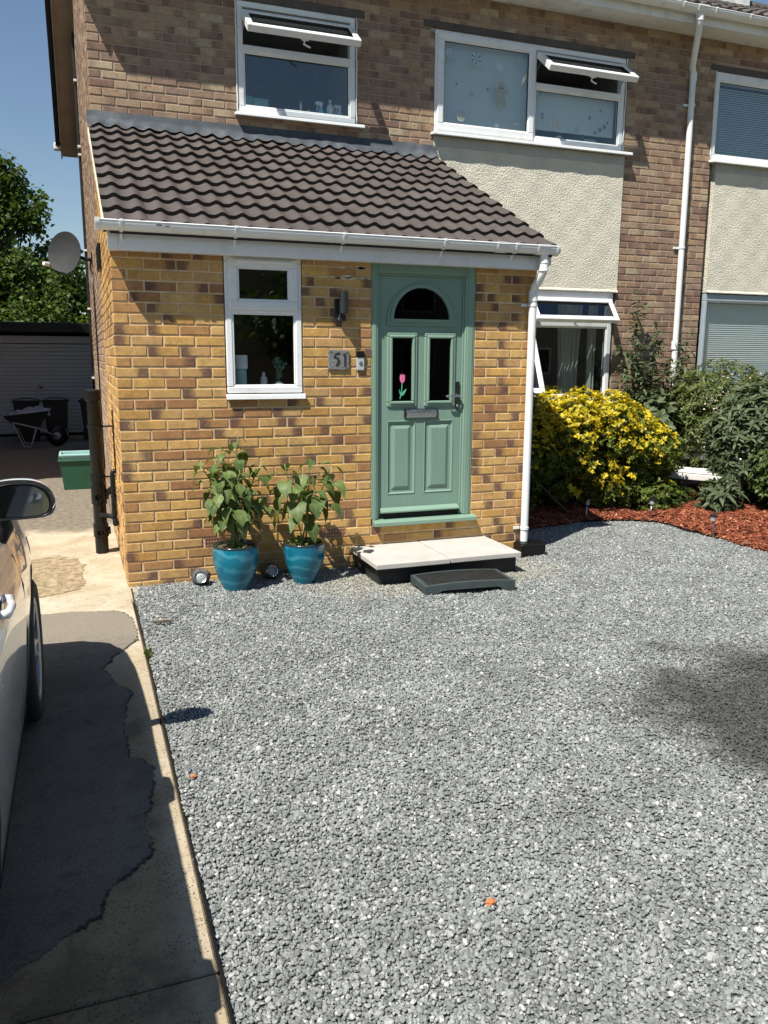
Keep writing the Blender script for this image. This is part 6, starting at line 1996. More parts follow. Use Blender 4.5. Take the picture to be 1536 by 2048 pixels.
for xw in range(-20, 23, 4):
    for zw in (1.0, 3.4):
        a = MB(); a.ring(xw - .7, xw + .7, zw, zw + 1.2, .07, -22.99, -22.95); wdw = a.build('window', M['upvc'], fhs)
        a = MB(); a.box(xw - .63, xw + .63, -22.985, -22.97, zw + .07, zw + 1.13); a.build('pane', M['tint_far'] if 'tint_far' in M else M['black'], wdw)
for i, (xt, yt_) in enumerate(((-6.0, -20.0), (7.5, -20.5))):
    tree(xt, yt_, ('round street tree behind the viewer on the left, only mirrored in glass', 'round street tree behind the viewer on the right, only mirrored in glass')[i], 50 + i, 2.2, blobset(xt, yt_, 2.0, 6.4, 2.3, 2.2, 26, .7, 1.0, 60 + i, lambda h: 1 - .55 * h), M['leaf_tree'], 300, .22)
# ------------------------------------------------------------------ parked car, nose towards the garage
def paint_mat():
    m, nt, out = new_mat('pearl_white_paint')
    g = NT(nt); p = g.pos()
    c = g.mix(g.maprange(g.noise(p, 3, 3), .4, .6), (.76, .762, .75), (.79, .792, .78))
    c = g.mix(g.math('MULTIPLY', g.maprange(g.noise(p, 90, 3, .7), .62, .7), .12), c, (.4, .36, .3))
    g.l(g.bsdf(c, .22, None, 0, .5, 1.0), out.inputs[0])
    return m
M['paint'] = paint_mat()
M['tint'] = plain('tinted_car_glass', (.012, .014, .016), .05, .02, 3, spec=.6)
M['mirror'] = plain('mirror_glass', (.24, .26, .29), .03, .02, 3, metal=1.0)
M['tyre'] = plain('tyre_rubber', (.016, .016, .016), .75, .2, 12, .4, 90)
M['alloy'] = plain('grey_alloy', (.42, .43, .44), .3, .05, 6, metal=.8)
M['lamp_r'] = plain('red_lamp', (.35, .02, .015), .15)
M['lamp_w'] = plain('clear_lamp', (.6, .62, .64), .08)
CX, NOSE = -1.41, -1.34
car = thing('parked_car', 'pearl white car parked on the drive at the left edge', 'car', (CX, -3.5, 0))
CW = .905
# stations: s from the nose, half width, rocker z, shoulder z, edge z, (x,z) of upper corner, top z
ST = [(0.00, .60, .40, .58, .62, (.40, .64), .65),
      (0.06, .72, .28, .72, .78, (.50, .81), .83),
      (0.20, .82, .22, .82, .895, (.60, .925), .95),
      (0.42, .875, .21, .875, .95, (.68, .98), 1.00),
      (0.75, .897, .21, .90, .975, (.72, 1.005), 1.03),
      (1.10, .903, .21, .92, .99, (.74, 1.02), 1.05),
      (1.38, .905, .21, .935, 1.0, (.75, 1.04), 1.07),
      (1.75, .905, .21, .94, 1.00, (.70, 1.23), 1.30),
      (2.15, .905, .21, .95, 1.01, (.61, 1.40), 1.465),
      (2.75, .905, .21, .96, 1.02, (.59, 1.45), 1.51),
      (3.35, .903, .21, .97, 1.03, (.58, 1.43), 1.49),
      (3.80, .895, .22, .98, 1.05, (.61, 1.39), 1.45),
      (4.10, .87, .24, .97, 1.06, (.63, 1.18), 1.22),
      (4.27, .83, .28, .90, .97, (.60, 1.00), 1.02),
      (4.34, .74, .36, .80, .86, (.55, .88), .90)]
def section(st):
    s, w, zb, zs, ze, (xu, zu), zt = st
    return [(w * .70, zb - .02), (w * .93, zb + .005), (w * .965, zb + .09), (w * .982, zb + .22), (w * 1.0, (zb + zs) / 2 + .10), (w * .993, zs - .12), (w * .968, zs - .015), (w * .925, ze), (xu, zu), (xu * .80, zu + (zt - zu) * .62), (0, zt)]
def interp(s):
    for i in range(len(ST) - 1):
        if ST[i][0] <= s <= ST[i + 1][0]:
            t = (s - ST[i][0]) / (ST[i + 1][0] - ST[i][0])
            a, b = section(ST[i]), section(ST[i + 1])
            return [(p[0] + (q[0] - p[0]) * t, p[1] + (q[1] - p[1]) * t) for p, q in zip(a, b)]
    return section(ST[-1])
def smooth_station(s):
    """Catmull-Rom along the car for fair surfaces"""
    i = 0
    while i < len(ST) - 2 and ST[i + 1][0] < s: i += 1
    p0, p1, p2, p3 = [section(ST[max(0, min(len(ST) - 1, i + d))]) for d in (-1, 0, 1, 2)]
    s0, s1 = ST[i][0], ST[i + 1][0]
    t = (s - s0) / (s1 - s0)
    out_ = []
    for a, b, c, d in zip(p0, p1, p2, p3):
        q = []
        for k in (0, 1):
            h = .25
            m0, m1 = (c[k] - a[k]) * h * 2 * .5, (d[k] - b[k]) * h * 2 * .5
            q.append((2 * t ** 3 - 3 * t ** 2 + 1) * b[k] + (t ** 3 - 2 * t ** 2 + t) * m0 + (-2 * t ** 3 + 3 * t ** 2) * c[k] + (t ** 3 - t ** 2) * m1)
        out_.append(tuple(q))
    return out_
SS = sorted(set(list(np.round(np.linspace(0, 4.34, 88), 4)) + [round(st[0], 4) for st in ST]))
secs = [smooth_station(s) for s in SS]
NP = len(secs[0])
# refine the section with intermediate points for roundness
def refine(sec):
    out_ = []
    for k in range(len(sec) - 1):
        a = sec[max(0, k - 1)]; b = sec[k]; c = sec[k + 1]; d = sec[min(len(sec) - 1, k + 2)]
        for t in (0, .33, .66):
            q = []
            for z in (0, 1):
                m0, m1 = (c[z] - a[z]) * .35, (d[z] - b[z]) * .35
                q.append((2 * t ** 3 - 3 * t ** 2 + 1) * b[z] + (t ** 3 - 2 * t ** 2 + t) * m0 + (-2 * t ** 3 + 3 * t ** 2) * c[z] + (t ** 3 - t ** 2) * m1)
            out_.append(tuple(q))
    out_.append(sec[-1])
    return out_
secs = [refine(q) for q in secs]
NP = len(secs[0])
IB, IR = 21, 24      # belt and roof-rail indices in the refined section
V = []; ring_n = 2 * NP - 1
for s, sec in zip(SS, secs):
    y = NOSE - s
    row = [(CX + x, y, z) for x, z in sec] + [(CX - x, y, z) for x, z in sec[-2::-1]]
    V += row
body = MB(); glass_s = MB(); glass_w = MB()
F = []
for i in range(len(SS) - 1):
    sm_ = (SS[i] + SS[i + 1]) / 2
    for k in range(ring_n - 1):
        kk = k if k < NP - 1 else ring_n - 2 - k
        F.append((i * ring_n + k, i * ring_n + k + 1, (i + 1) * ring_n + k + 1, (i + 1) * ring_n + k))
    F.append(((i) * ring_n + ring_n - 1, i * ring_n, (i + 1) * ring_n, (i + 1) * ring_n + ring_n - 1))
F.append(tuple(range(ring_n - 1, -1, -1))); F.append(tuple((len(SS) - 1) * ring_n + k for k in range(ring_n)))
body.add(V, F)
bo = body.build('body', M['paint'], None, smooth=True)
WY = [NOSE - .80, NOSE - 3.42]
WR = .335
cut = MB()
for y in WY:
    for sx in (-1, 1):
        cut.lathe([(.395, -.17), (.395, .20)], n=40, M=Matrix.Translation((CX + sx * (CW - .10), y, WR + .01)) @ Matrix.Rotation(sx * PI / 2, 4, 'Y'))
co = cut.build('cutter', M['tyre'], None)
bm_ = bmesh.new(); bm_.from_mesh(bo.data); bmesh.ops.recalc_face_normals(bm_, faces=bm_.faces); bm_.to_mesh(bo.data); bm_.free()
bm_ = bmesh.new(); bm_.from_mesh(co.data); bmesh.ops.recalc_face_normals(bm_, faces=bm_.faces); bm_.to_mesh(co.data); bm_.free()
md = bo.modifiers.new('arches', 'BOOLEAN'); md.object = co; md.operation = 'DIFFERENCE'; md.solver = 'EXACT'
dg = bpy.context.evaluated_depsgraph_get()
me2 = bpy.data.meshes.new_from_object(bo.evaluated_get(dg))
bo.modifiers.clear(); bo.data = me2
bpy.data.objects.remove(co, do_unlink=True)
# arch liners read black: faces on the cutter surface
if len(me2.materials) < 2: me2.materials.append(M['gasket'])
else: me2.materials[1] = M['gasket']
for pl_ in me2.polygons:
    c = pl_.center
    pl_.material_index = 0
    for y in WY:
        r = math.hypot(c.y - y, c.z - (WR + .01)); ax_ = abs(abs(c.x - CX) - (CW - .10))
        if (abs(r - .395) < .006 and abs(pl_.normal.x) < .3) or (r < .39 and abs(abs(c.x - CX) - (CW - .27)) < .03): pl_.material_index = 1
me2.polygons.foreach_set('use_smooth', [True] * len(me2.polygons))
me2.set_sharp_from_angle(angle=.6)
attach(bo, car)
def surf(s, z, side=1):
    """x of the body skin at length s and height z"""
    sec = refine(smooth_station(s))
    for a, b in zip(sec[1:], sec[2:]):
        if a[1] <= z <= b[1] and b[1] > a[1]:
            t = (z - a[1]) / (b[1] - a[1])
            return a[0] + (b[0] - a[0]) * t
    return sec[-2][0]
def skin(mb, s0, s1, zf0, zf1, out_, ns=14, nz=6):
    for sd in (1, -1):
        def fn(u, v):
            s = s0 + (s1 - s0) * u
            z = zf0(s) + (zf1(s) - zf0(s)) * v
            return (CX + sd * (surf(s, z) + out_), NOSE - s, z)
        mb.grid(fn, ns, nz)
def edge_z(s): return [q for q in refine(smooth_station(s))][21][1]
def rail_z(s): return [q for q in refine(smooth_station(s))][24][1]
gl = MB(); skin(gl, 1.62, 2.60, lambda s: edge_z(s) + .015, lambda s: max(edge_z(s) + .02, rail_z(s) - .03), .003, 16, 6); gl.build('side_window', M['tint'], car, smooth=True)
gl = MB(); skin(gl, 2.66, 3.72, lambda s: edge_z(s) + .015, lambda s: max(edge_z(s) + .02, rail_z(s) - .03), .003, 16, 6); gl.build('side_window', M['tint'], car, smooth=True)
def topglass(s0, s1, inset, name):
    mb = MB()
    def fn(u, v):
        s = s0 + (s1 - s0) * v
        sec = refine(smooth_station(s)); n0 = 24
        half = sec[n0][0] * (1 - inset)
        xx = -half + 2 * half * u
        z = None
        up = [q for q in sec[n0:]][::-1]
        for a, b in zip(up, up[1:]):
            if a[0] <= abs(xx) <= b[0]:
                z = a[1] + (b[1] - a[1]) * (abs(xx) - a[0]) / max(1e-6, b[0] - a[0])
        return (CX + xx, NOSE - s, (z if z is not None else up[-1][1]) + .004)
    mb.grid(fn, 16, 10)
    mb.build(name, M['tint'], car, smooth=True)
topglass(1.46, 2.10, .04, 'windscreen'); topglass(3.86, 4.16, .08, 'rear_window')
# door gaps, sill trim, handles
def seam(pts, name='door_gap', r=.0035):
    t_ = MB()
    for sd in (1, -1): t_.tube([(CX + sd * (surf(s, z) + .0005), NOSE - s, z) for s, z in pts], r, 5)
    t_.build(name, M['gasket'], car)
seam([(1.40, .93), (1.37, .80), (1.36, .60), (1.38, .45), (1.46, .34), (1.52, .315)] + [(s, .31) for s in np.linspace(1.6, 2.5, 10)] + [(2.60, .33), (2.63, .5), (2.63, .8), (2.62, .97)])
seam([(2.65, .33)] + [(s, .31) for s in np.linspace(2.75, 3.0, 4)] + [(3.10, .45), (3.3, .72), (3.6, .85), (3.72, 1.0)])
seam([(s, edge_z(s) - .004) for s in np.linspace(.30, 1.40, 22)], 'bonnet_gap')
tr_ = MB(); skin(tr_, 1.24, 3.02, lambda s: .205, lambda s: .262, .006, 20, 3); tr_.build('sill_trim', M['paint'], car, smooth=True)
for s in (2.03, 3.12):
    for sd in (1, -1):
        h_ = MB()
        zz = .905
        P = lambda ds, o_: (CX + sd * (surf(s + ds, zz) + o_), NOSE - s - ds, zz)
        h_.tube([P(-.10, .0), P(-.085, .022), P(0, .028), P(.085, .022), P(.10, .0)], [.013, .015, .015, .015, .013], 10)
        h_.build('door_handle', M['paint'], car, smooth=True)
        c_ = MB(); c_.lathe([(.045, 0), (.045, .004)], n=18, M=Matrix.Translation((CX + sd * (surf(s, zz) - .001), NOSE - s, zz)) @ Matrix.Rotation(sd * PI / 2, 4, 'Y') @ Matrix.Scale(.55, 4, (1, 0, 0))); c_.build('handle_recess', M['tint'], car, smooth=True, angle=.6)
# mirrors
for sd in (1, -1):
    mc = Vector((CX + sd * .935, -2.84, 1.152))
    OUT_M = [(-.105, .055), (-.06, .068), (0, .070), (.045, .062), (.078, .042), (.096, .010), (.100, -.022), (.090, -.048), (.066, -.060), (.02, -.065), (-.04, -.066), (-.095, -.060), (-.112, -.02), (-.113, .025)]
    def outl(u):
        n_ = len(OUT_M); f_ = (u % 1.0) * n_; k = int(f_); t = f_ - k
        p0, p1, p2, p3 = [OUT_M[(k + d) % n_] for d in (-1, 0, 1, 2)]
        return tuple(.5 * (2 * p1[q] + (p2[q] - p0[q]) * t + (2 * p0[q] - 5 * p1[q] + 4 * p2[q] - p3[q]) * t * t + (3 * p1[q] - p0[q] - 3 * p2[q] + p3[q]) * t ** 3) for q in (0, 1))
    sh_ = MB()
    def fn(u, v):
        rx, rz = outl(u)
        k = 1.11 * ((1 - v ** 2.4) ** .5 if v < 1 else 0)
        return (mc.x + sd * rx * k, mc.y + .105 * v + .004, mc.z + rz * k + .005 + .012 * v)
    sh_.grid(fn, 42, 10)
    mi = sh_.build('wing_mirror', M['paint'], car, smooth=True)
    bz = MB()
    bz.grid(lambda u, v: (mc.x + sd * outl(u)[0] * (1.0 - .13 * v), mc.y + .006 - .014 * math.sin(PI * min(1, v * 1.5)), mc.z + outl(u)[1] * (1.0 - .13 * v)), 42, 4)
    bz.build('mirror_bezel', M['black'], mi, smooth=True)
    gg = MB()
    gg.prism([(mc.x + sd * outl(u)[0] * .88, mc.z + outl(u)[1] * .87) for u in np.linspace(0, 1, 43)[:-1]], 'y', mc.y + .006, mc.y + .001); gg.build('mirror_glass', M['mirror'], mi)
    bt_ = MB(); bt_.tube([(mc.x - sd * .085, mc.y + .05, mc.z - .055), (CX + sd * .86, mc.y + .07, 1.045), (CX + sd * .83, mc.y + .07, 1.00)], [.030, .032, .034], 10); bt_.build('mirror_arm', M['black'], mi, smooth=True)
# wheels
for y in WY:
    for sd in (1, -1):
        Mw = Matrix.Translation((CX + sd * (CW - .105), y, WR)) @ Matrix.Rotation(sd * PI / 2, 4, 'Y')
        t_ = MB(); t_.lathe([(.235, .085), (.262, .102), (.305, .106), (.326, .094), (WR, .07), (WR, -.07), (.326, -.094), (.30, -.105), (.235, -.09)], n=48, M=Mw, cap0=False, cap1=False)
        wh = t_.build('wheel', M['tyre'], car, smooth=True, angle=.7)
        r_ = MB(); r_.lathe([(.240, .082), (.248, .092), (.240, .098), (.226, .090), (.222, .02), (.222, -.08)], n=48, M=Mw, cap0=False, cap1=False)
        r_.lathe([(.215, .0), (.05, .0)], n=30, M=Mw, cap0=False); r_.build('rim', M['alloy'], wh, smooth=True, angle=.6)
        sp2 = MB()
        for k in range(5):
            for dk in (-.17, .17):
                a0 = 2 * PI * k / 5 + dk; a1 = 2 * PI * k / 5 + dk * .75
                st0 = len(sp2.v)
                c0, s0_ = math.cos(a0), math.sin(a0); c1, s1_ = math.cos(a1), math.sin(a1)
                def Q(r, a, w_, z): return Vector((r * math.cos(a) - w_ * math.sin(a), r * math.sin(a) + w_ * math.cos(a), z))
                sp2.hexa([Q(.05, a1, -.018, .055), Q(.228, a0, -.016, .060), Q(.228, a0, .016, .060), Q(.05, a1, .018, .055), Q(.05, a1, -.014, .080), Q(.228, a0, -.012, .090), Q(.228, a0, .012, .090), Q(.05, a1, .014, .080)])
                sp2.xf(Mw, st0)
        sp2.lathe([(.062, .05), (.062, .084), (.04, .09)], n=24, M=Mw); sp2.build('spokes', M['alloy'], wh, bevel=.004)
        dk_ = MB(); dk_.lathe([(.21, .012), (.06, .012)], n=36, M=Mw); dk_.build('brake_disc', M['dark_metal'], wh, smooth=True)
# lamps and bumpers
for sd in (1, -1):
    hl_ = MB()
    hl_.grid(lambda u, v: (CX + sd * (surf(.10 + .42 * u, .66 + .09 * v + .06 * u) + .004), NOSE - .10 - .42 * u, .66 + .09 * v + .06 * u), 10, 4); hl_.build('headlight', M['lamp_w'], car, smooth=True)
    hl_ = MB()
    hl_.grid(lambda u, v: (CX + sd * (surf(4.02 + .24 * u, .74 + .20 * v - .04 * u) + .004), NOSE - 4.02 - .24 * u, .74 + .20 * v - .04 * u), 8, 4); hl_.build('tail_light', M['lamp_r'], car, smooth=True)
gr = MB(); gr.box(CX - .42, CX + .42, NOSE - .02, NOSE + .012, .46, .60); gr.build('grille', M['black'], car, bevel=.01)
# ------------------------------------------------------------------ planting in the bed
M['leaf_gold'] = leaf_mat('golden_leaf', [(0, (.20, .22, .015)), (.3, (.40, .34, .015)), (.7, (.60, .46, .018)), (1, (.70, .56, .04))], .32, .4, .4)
M['leaf_goldin'] = leaf_mat('green_inner_shade_leaf', [(0, (.05, .085, .012)), (.6, (.10, .14, .02)), (1, (.17, .20, .025))], .35, .45, .3)
M['leaf_dull'] = leaf_mat('grey_green_leaf', [(0, (.050, .078, .036)), (.5, (.085, .118, .055)), (1, (.15, .18, .10))], .3, .55, .25)
M['leaf_jas'] = leaf_mat('olive_leaf', [(0, (.055, .085, .02)), (.5, (.10, .135, .03)), (.9, (.155, .18, .05)), (1, (.30, .28, .18))], .35, .5, .3)
M['leaf_con'] = leaf_mat('conifer_leaf', [(0, (.04, .075, .02)), (1, (.10, .15, .04))], .25, .55, .25)
M['twig'] = plain('brown_twig', (.10, .07, .05), .9, .2, 20)
M['flower_p'] = leaf_mat('purple_floret', [(0, (.20, .15, .32)), (1, (.34, .27, .48))], .3)
M['flower_w'] = leaf_mat('pale_floret', [(0, (.55, .42, .36)), (1, (.75, .70, .60))], .3)
def rosettes(cent, outd, L, rg_, nl=6):
    """whorls of leaves spread round a shoot"""
    N = len(cent)
    o = norm(outd)
    t1 = norm(np.cross(o, np.tile([.3, .2, 1.0], (N, 1)))); t2 = np.cross(o, t1)
    P_, D_, N_ = [], [], []
    ph = rg_.random(N) * 2 * PI
    for k in range(nl):
        a = ph + 2 * PI * k / nl + rg_.normal(0, .2, N)
        rad = t1 * np.cos(a)[:, None] + t2 * np.sin(a)[:, None]
        el = rg_.uniform(.15, .75, N)[:, None]
        P_.append(cent + rad * .006); D_.append(rad + o * el); N_.append(o - rad * el)
    return np.concatenate(P_), np.concatenate(D_), np.concatenate(N_)
def bush(name, lab, cx, cy, zc, rx, ry, rz, n, L, tpl, mat, seed, whorl=6, shell=.5, lumps=9, cat='bush', ws=1.0, zmin=.12, inner=None, twigs=10, keep=None):
    rg_ = np.random.default_rng(seed)
    t = thing(name, lab, cat, (cx, cy, 0))
    d = norm(rg_.normal(0, 1, (n, 3)))
    ld = norm(rg_.normal(0, 1, (lumps, 3)))
    bumpy = 1 + .26 * (np.max(d @ ld.T, axis=1) - .75)
    r = (shell + (1 - shell) * rg_.random(n) ** .6) * bumpy
    p = d * r[:, None] * [rx, ry, rz] + [cx, cy, zc]
    k = p[:, 2] > zmin
    if keep is not None: k &= keep(p)
    p, d, r = p[k], d[k], r[k]
    outd = norm(d / np.array([rx, ry, rz])) + [0, 0, .55] + rg_.normal(0, .3, p.shape)
    P_, D_, N_ = rosettes(p, outd, L, rg_, whorl)
    rr = np.tile(r, whorl)
    expo = np.clip((rr - shell) / (1.15 - shell), 0, 1)
    LL = L * rg_.uniform(.65, 1.25, len(P_))
    rnd_ = np.clip(.15 + .85 * rg_.random(len(P_)), 0, 1)
    if inner is not None:
        # young gold growth sits on the outside of the shrub, older green leaves within
        gold = (expo + rg_.normal(0, .12, len(P_)) + np.tile(p[:, 2] - zc, whorl) * .75) > .62
        leaves('outer_leaves', P_[gold], D_[gold], N_[gold], LL[gold], tpl, mat, t, rnd_[gold], ws)
        leaves('inner_leaves', P_[~gold], D_[~gold], N_[~gold], LL[~gold], tpl, inner, t, rnd_[~gold], ws)
    else:
        leaves('foliage', P_, D_, N_, LL, tpl, mat, t, rnd_, ws)
    s_ = MB()
    for q in range(twigs):
        e = p[rg_.integers(len(p))]
        b = Vector((cx + rg_.normal(0, .08), cy + rg_.normal(0, .08), 0))
        e = Vector(e); m_ = b.lerp(e, .5) + Vector((0, 0, .12))
        s_.tube([b, m_, e], [.016, .010, .004], 6)
    s_.build('branches', M['twig'], t, smooth=True)
    return t
def lumpy(name, lab, lumps, n, L, tpl, gold, green, seed, tufts=(), base=(4.9, 1.65)):
    """shrub of many shoots: bright leaves on shoots facing the sun, green ones where shade falls or deeper in"""
    rg_ = np.random.default_rng(seed)
    t = thing(name, lab, 'bush', (base[0], base[1], 0))
    GP, GD, GN, EP, ED, EN = [], [], [], [], [], []
    C_ = np.array([l[:3] for l in lumps]); R_ = np.array([l[3] for l in lumps])
    s_ = MB()
    for (x, y, z, r) in lumps:
        k = int(n * r * r / .09)
        d = norm(rg_.normal(0, 1, (k, 3)))
        p = np.array([x, y, z]) + d * r * (.55 + .55 * rg_.random((k, 1)) ** .5) * [1.1, 1, .9]
        deep = np.min(np.linalg.norm(p[:, None, :] - C_[None], axis=2) / R_[None], axis=1)
        buried = (np.sum(np.linalg.norm(p[:, None, :] - C_[None], axis=2) < R_[None] * .8, axis=1) > 0)
        score = d[:, 2] * .75 - d[:, 1] * .35 - d[:, 0] * .2 + (z - .85) * 1.5 + rg_.normal(0, .25, k)  # sun-facing and higher shoots go gold: sunlight put into the leaf colour
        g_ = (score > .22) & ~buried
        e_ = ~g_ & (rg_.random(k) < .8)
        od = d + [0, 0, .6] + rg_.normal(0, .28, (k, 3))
        if g_.any():
            a, b, c = rosettes(p[g_], od[g_], L, rg_, 7); GP.append(a); GD.append(b); GN.append(c)
        if e_.any():
            a, b, c = rosettes(p[e_], od[e_], L, rg_, 6); EP.append(a); ED.append(b); EN.append(c)
        bs = Vector((base[0] + rg_.normal(0, .15), base[1] + rg_.normal(0, .1), 0)); e = Vector((x, y, z))
        s_.tube([bs, bs.lerp(e, .5) + Vector((0, 0, .1)), e], [.02, .013, .006], 6)
        for q in range(3):
            e2 = e + Vector(rg_.normal(0, r * .5, 3)); s_.tube([bs.lerp(e, .7), e2], [.008, .003], 5)
    for (x, y, z, r) in tufts:
        k = 9
        p = np.array([x, y, z]) + rg_.normal(0, r, (k, 3)); od = rg_.normal(0, .6, (k, 3)) + [0, -.5, .7]
        a, b, c = rosettes(p, od, L, rg_, 7); GP.append(a); GD.append(b); GN.append(c)
        s_.tube([(base[0] * .4 + x * .6, y + .25, z + .05), (x, y, z)], [.007, .003], 5)
    s_.build('branches', M['twig'], t, smooth=True)
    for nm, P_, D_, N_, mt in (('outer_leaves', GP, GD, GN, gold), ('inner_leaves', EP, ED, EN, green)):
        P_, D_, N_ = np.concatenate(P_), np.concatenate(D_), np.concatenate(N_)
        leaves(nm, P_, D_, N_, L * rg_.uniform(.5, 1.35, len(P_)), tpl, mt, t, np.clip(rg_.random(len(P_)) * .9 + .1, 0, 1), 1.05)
rl_ = random.Random(12)
LUMP = []
for (x, zt) in ((4.05, 1.12), (4.25, 1.24), (4.45, 1.28), (4.65, 1.33), (4.85, 1.30), (5.05, 1.36), (5.22, 1.29), (5.42, 1.33), (5.55, 1.22), (5.68, 1.12), (5.76, .98), (5.78, .82)):
    r = rl_.uniform(.17, .25)
    LUMP.append((x + rl_.uniform(-.05, .05), 1.62 + rl_.uniform(-.14, .2), zt - r * .9, r))
    for k in range(3):
        r = rl_.uniform(.15, .26)
        LUMP.append((x + rl_.uniform(-.12, .12), 1.36 + rl_.uniform(-.16, .2), zt - .22 - k * .19 - rl_.uniform(0, .12), r))
for k in range(26):
    LUMP.append((4.0 + 1.65 * (k / 25) + rl_.uniform(-.08, .08), 1.45 + rl_.uniform(-.12, .25), rl_.uniform(.18, .62), rl_.uniform(.17, .25)))
lumpy('golden_shrub', 'bright yellow evergreen shrub beside the porch downpipe', LUMP, 470, .039, T_OVAL, M['leaf_gold'], M['leaf_goldin'], 1,
      [(4.95, 1.08, .42, .05), (5.12, 1.10, .36, .05), (4.75, 1.10, .60, .05), (5.25, 1.10, .50, .05), (4.6, 1.15, .33, .04), (5.62, 1.12, .58, .04), (5.05, 1.08, .55, .05)])
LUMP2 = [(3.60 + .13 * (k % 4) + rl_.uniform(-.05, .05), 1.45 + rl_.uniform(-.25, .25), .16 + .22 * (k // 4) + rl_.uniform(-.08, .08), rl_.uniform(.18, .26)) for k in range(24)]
lumpy('golden_shrub', 'shaded greener end of the yellow shrub behind the porch corner', LUMP2, 330, .041, T_OVAL, M['leaf_goldin'], M['leaf_goldin'], 2, (), (3.85, 1.6))  # green leaves throughout: the porch's shade put into the foliage colour
bush('jasmine_bush', 'olive green bush in front of the blinds with small pale flowers', 6.98, 1.66, 1.0, .72, .48, .66, 2600, .055, T_LANCE, M['leaf_jas'], 4, 5, .45, 14, ws=1.2)
bush('buddleia', 'grey-green shrub with drooping purple flower spikes on the right', 7.15, 1.0, .76, .86, .58, .72, 2600, .095, T_LANCE, M['leaf_dull'], 5, 5, .45, 8, ws=1.1)
bush('dark_shrub', 'dark green bush at the right edge above the mulch', 7.05, .35, .48, .62, .60, .56, 2400, .045, T_SMALL, M['leaf_con'], 6, 5, .5, 7)
bush('low_conifer', 'low feathery evergreen spreading at the foot of the yellow shrub', 5.95, 1.36, .13, .42, .28, .19, 620, .05, T_LANCE, M['leaf_con'], 7, 5, .4, 6, zmin=.03, twigs=6, ws=.8)
bush('broadleaf_shrub', 'dark broad-leaved shrub between the yellow shrub and the bench', 6.05, 1.78, .72, .36, .34, .58, 420, .095, T_OVAL, M['leaf_dull'], 8, 5, .35, 6, ws=1.3)
bush('leafy_tuft', 'tuft of narrow grey-green leaves in front of the bench', 6.28, .78, .20, .20, .16, .18, 90, .15, T_LANCE, M['leaf_dull'], 9, 6, .2, 5, zmin=.08, twigs=3, cat='plant')
# tall thin climber against the wall between yellow shrub and downpipe
def wispy(name, lab, stems, seed, L, mat, cat='shrub', tpl=T_LANCE, gap=.055):
    rg_ = random.Random(seed)
    x, y = stems[0][0]
    t = thing(name, lab, cat, (x, y, 0))
    s_ = MB(); P_, D_, N_ = [], [], []
    for ((bx, by), (tx, ty, tz)) in stems:
        b = Vector((bx, by, .05)); e = Vector((tx, ty, tz)); m_ = b.lerp(e, .55) + Vector((rg_.uniform(-.1, .1), rg_.uniform(-.06, .06), .1))
        pts_ = [b * (1 - s) ** 2 + m_ * 2 * s * (1 - s) + e * s * s for s in np.linspace(0, 1, 14)]
        s_.tube(pts_, [.009 - .0075 * i / 13 for i in range(14)], 6)
        ln = (e - b).length; n = int(ln / gap)
        for k in range(n):
            s = .28 + .72 * (k + .5) / n
            q = b * (1 - s) ** 2 + m_ * 2 * s * (1 - s) + e * s * s
            for sd in (0, PI):
                a = k * 1.9 + sd + rg_.uniform(-.4, .4)
                P_.append(q); D_.append((math.cos(a), math.sin(a) * .8, rg_.uniform(-.5, .25))); N_.append((rg_.uniform(-.4, .4), rg_.uniform(-.4, .1), 1))
            if rg_.random() < .45 and s < .92:
                a = rg_.uniform(0, 2 * PI); tw_ = q + Vector((math.cos(a), math.sin(a) * .6, rg_.uniform(.1, .8))) * rg_.uniform(.08, .22)
                s_.tube([q, q.lerp(tw_, .5) + Vector((0, 0, .01)), tw_], .0025, 5)
                for j in range(5):
                    P_.append(q.lerp(tw_, .4 + .15 * j)); D_.append((rg_.uniform(-1, 1), rg_.uniform(-1, .6), rg_.uniform(-.6, .4))); N_.append((rg_.uniform(-.4, .4), rg_.uniform(-.4, .1), 1))
    s_.build('stems', M['twig'], t, smooth=True)
    leaves('leaves', P_, D_, N_, [L * rg_.uniform(.55, 1.25) for _ in P_], tpl, mat, t, None, 1.25)
    return t
wispy('tall_shrub', 'tall thin leggy shrub against the brick pier beside the living-room window', [((6.0, 1.95), (6.02, 2.10, 2.50)), ((6.0, 1.95), (5.72, 2.0, 1.86)), ((6.02, 1.9), (6.28, 2.02, 2.0)), ((6.0, 1.9), (6.12, 1.9, 2.14)), ((6.0, 1.9), (5.86, 1.86, 1.9)), ((6.05, 1.9), (6.42, 1.96, 1.72)), ((6.0, 1.9), (5.94, 1.8, 1.66)), ((6.1, 1.9), (6.25, 1.8, 1.6)), ((6.0, 1.85), (5.70, 1.82, 1.52)), ((6.1, 1.85), (6.5, 1.85, 1.45))], 3, .105, M['leaf_dull'])
wispy('pier_climber', 'thin climbing stems round the foot of the tall white downpipe', [((6.6, 2.0), (6.78, 2.10, 2.02)), ((6.6, 1.95), (6.62, 2.02, 1.72)), ((6.65, 1.95), (6.9, 2.0, 1.6)), ((6.55, 1.9), (6.48, 1.95, 1.55)), ((6.6, 1.9), (6.72, 1.8, 1.5)), ((6.5, 1.9), (6.4, 1.8, 1.35))], 5, .10, M['leaf_dull'], 'climber')
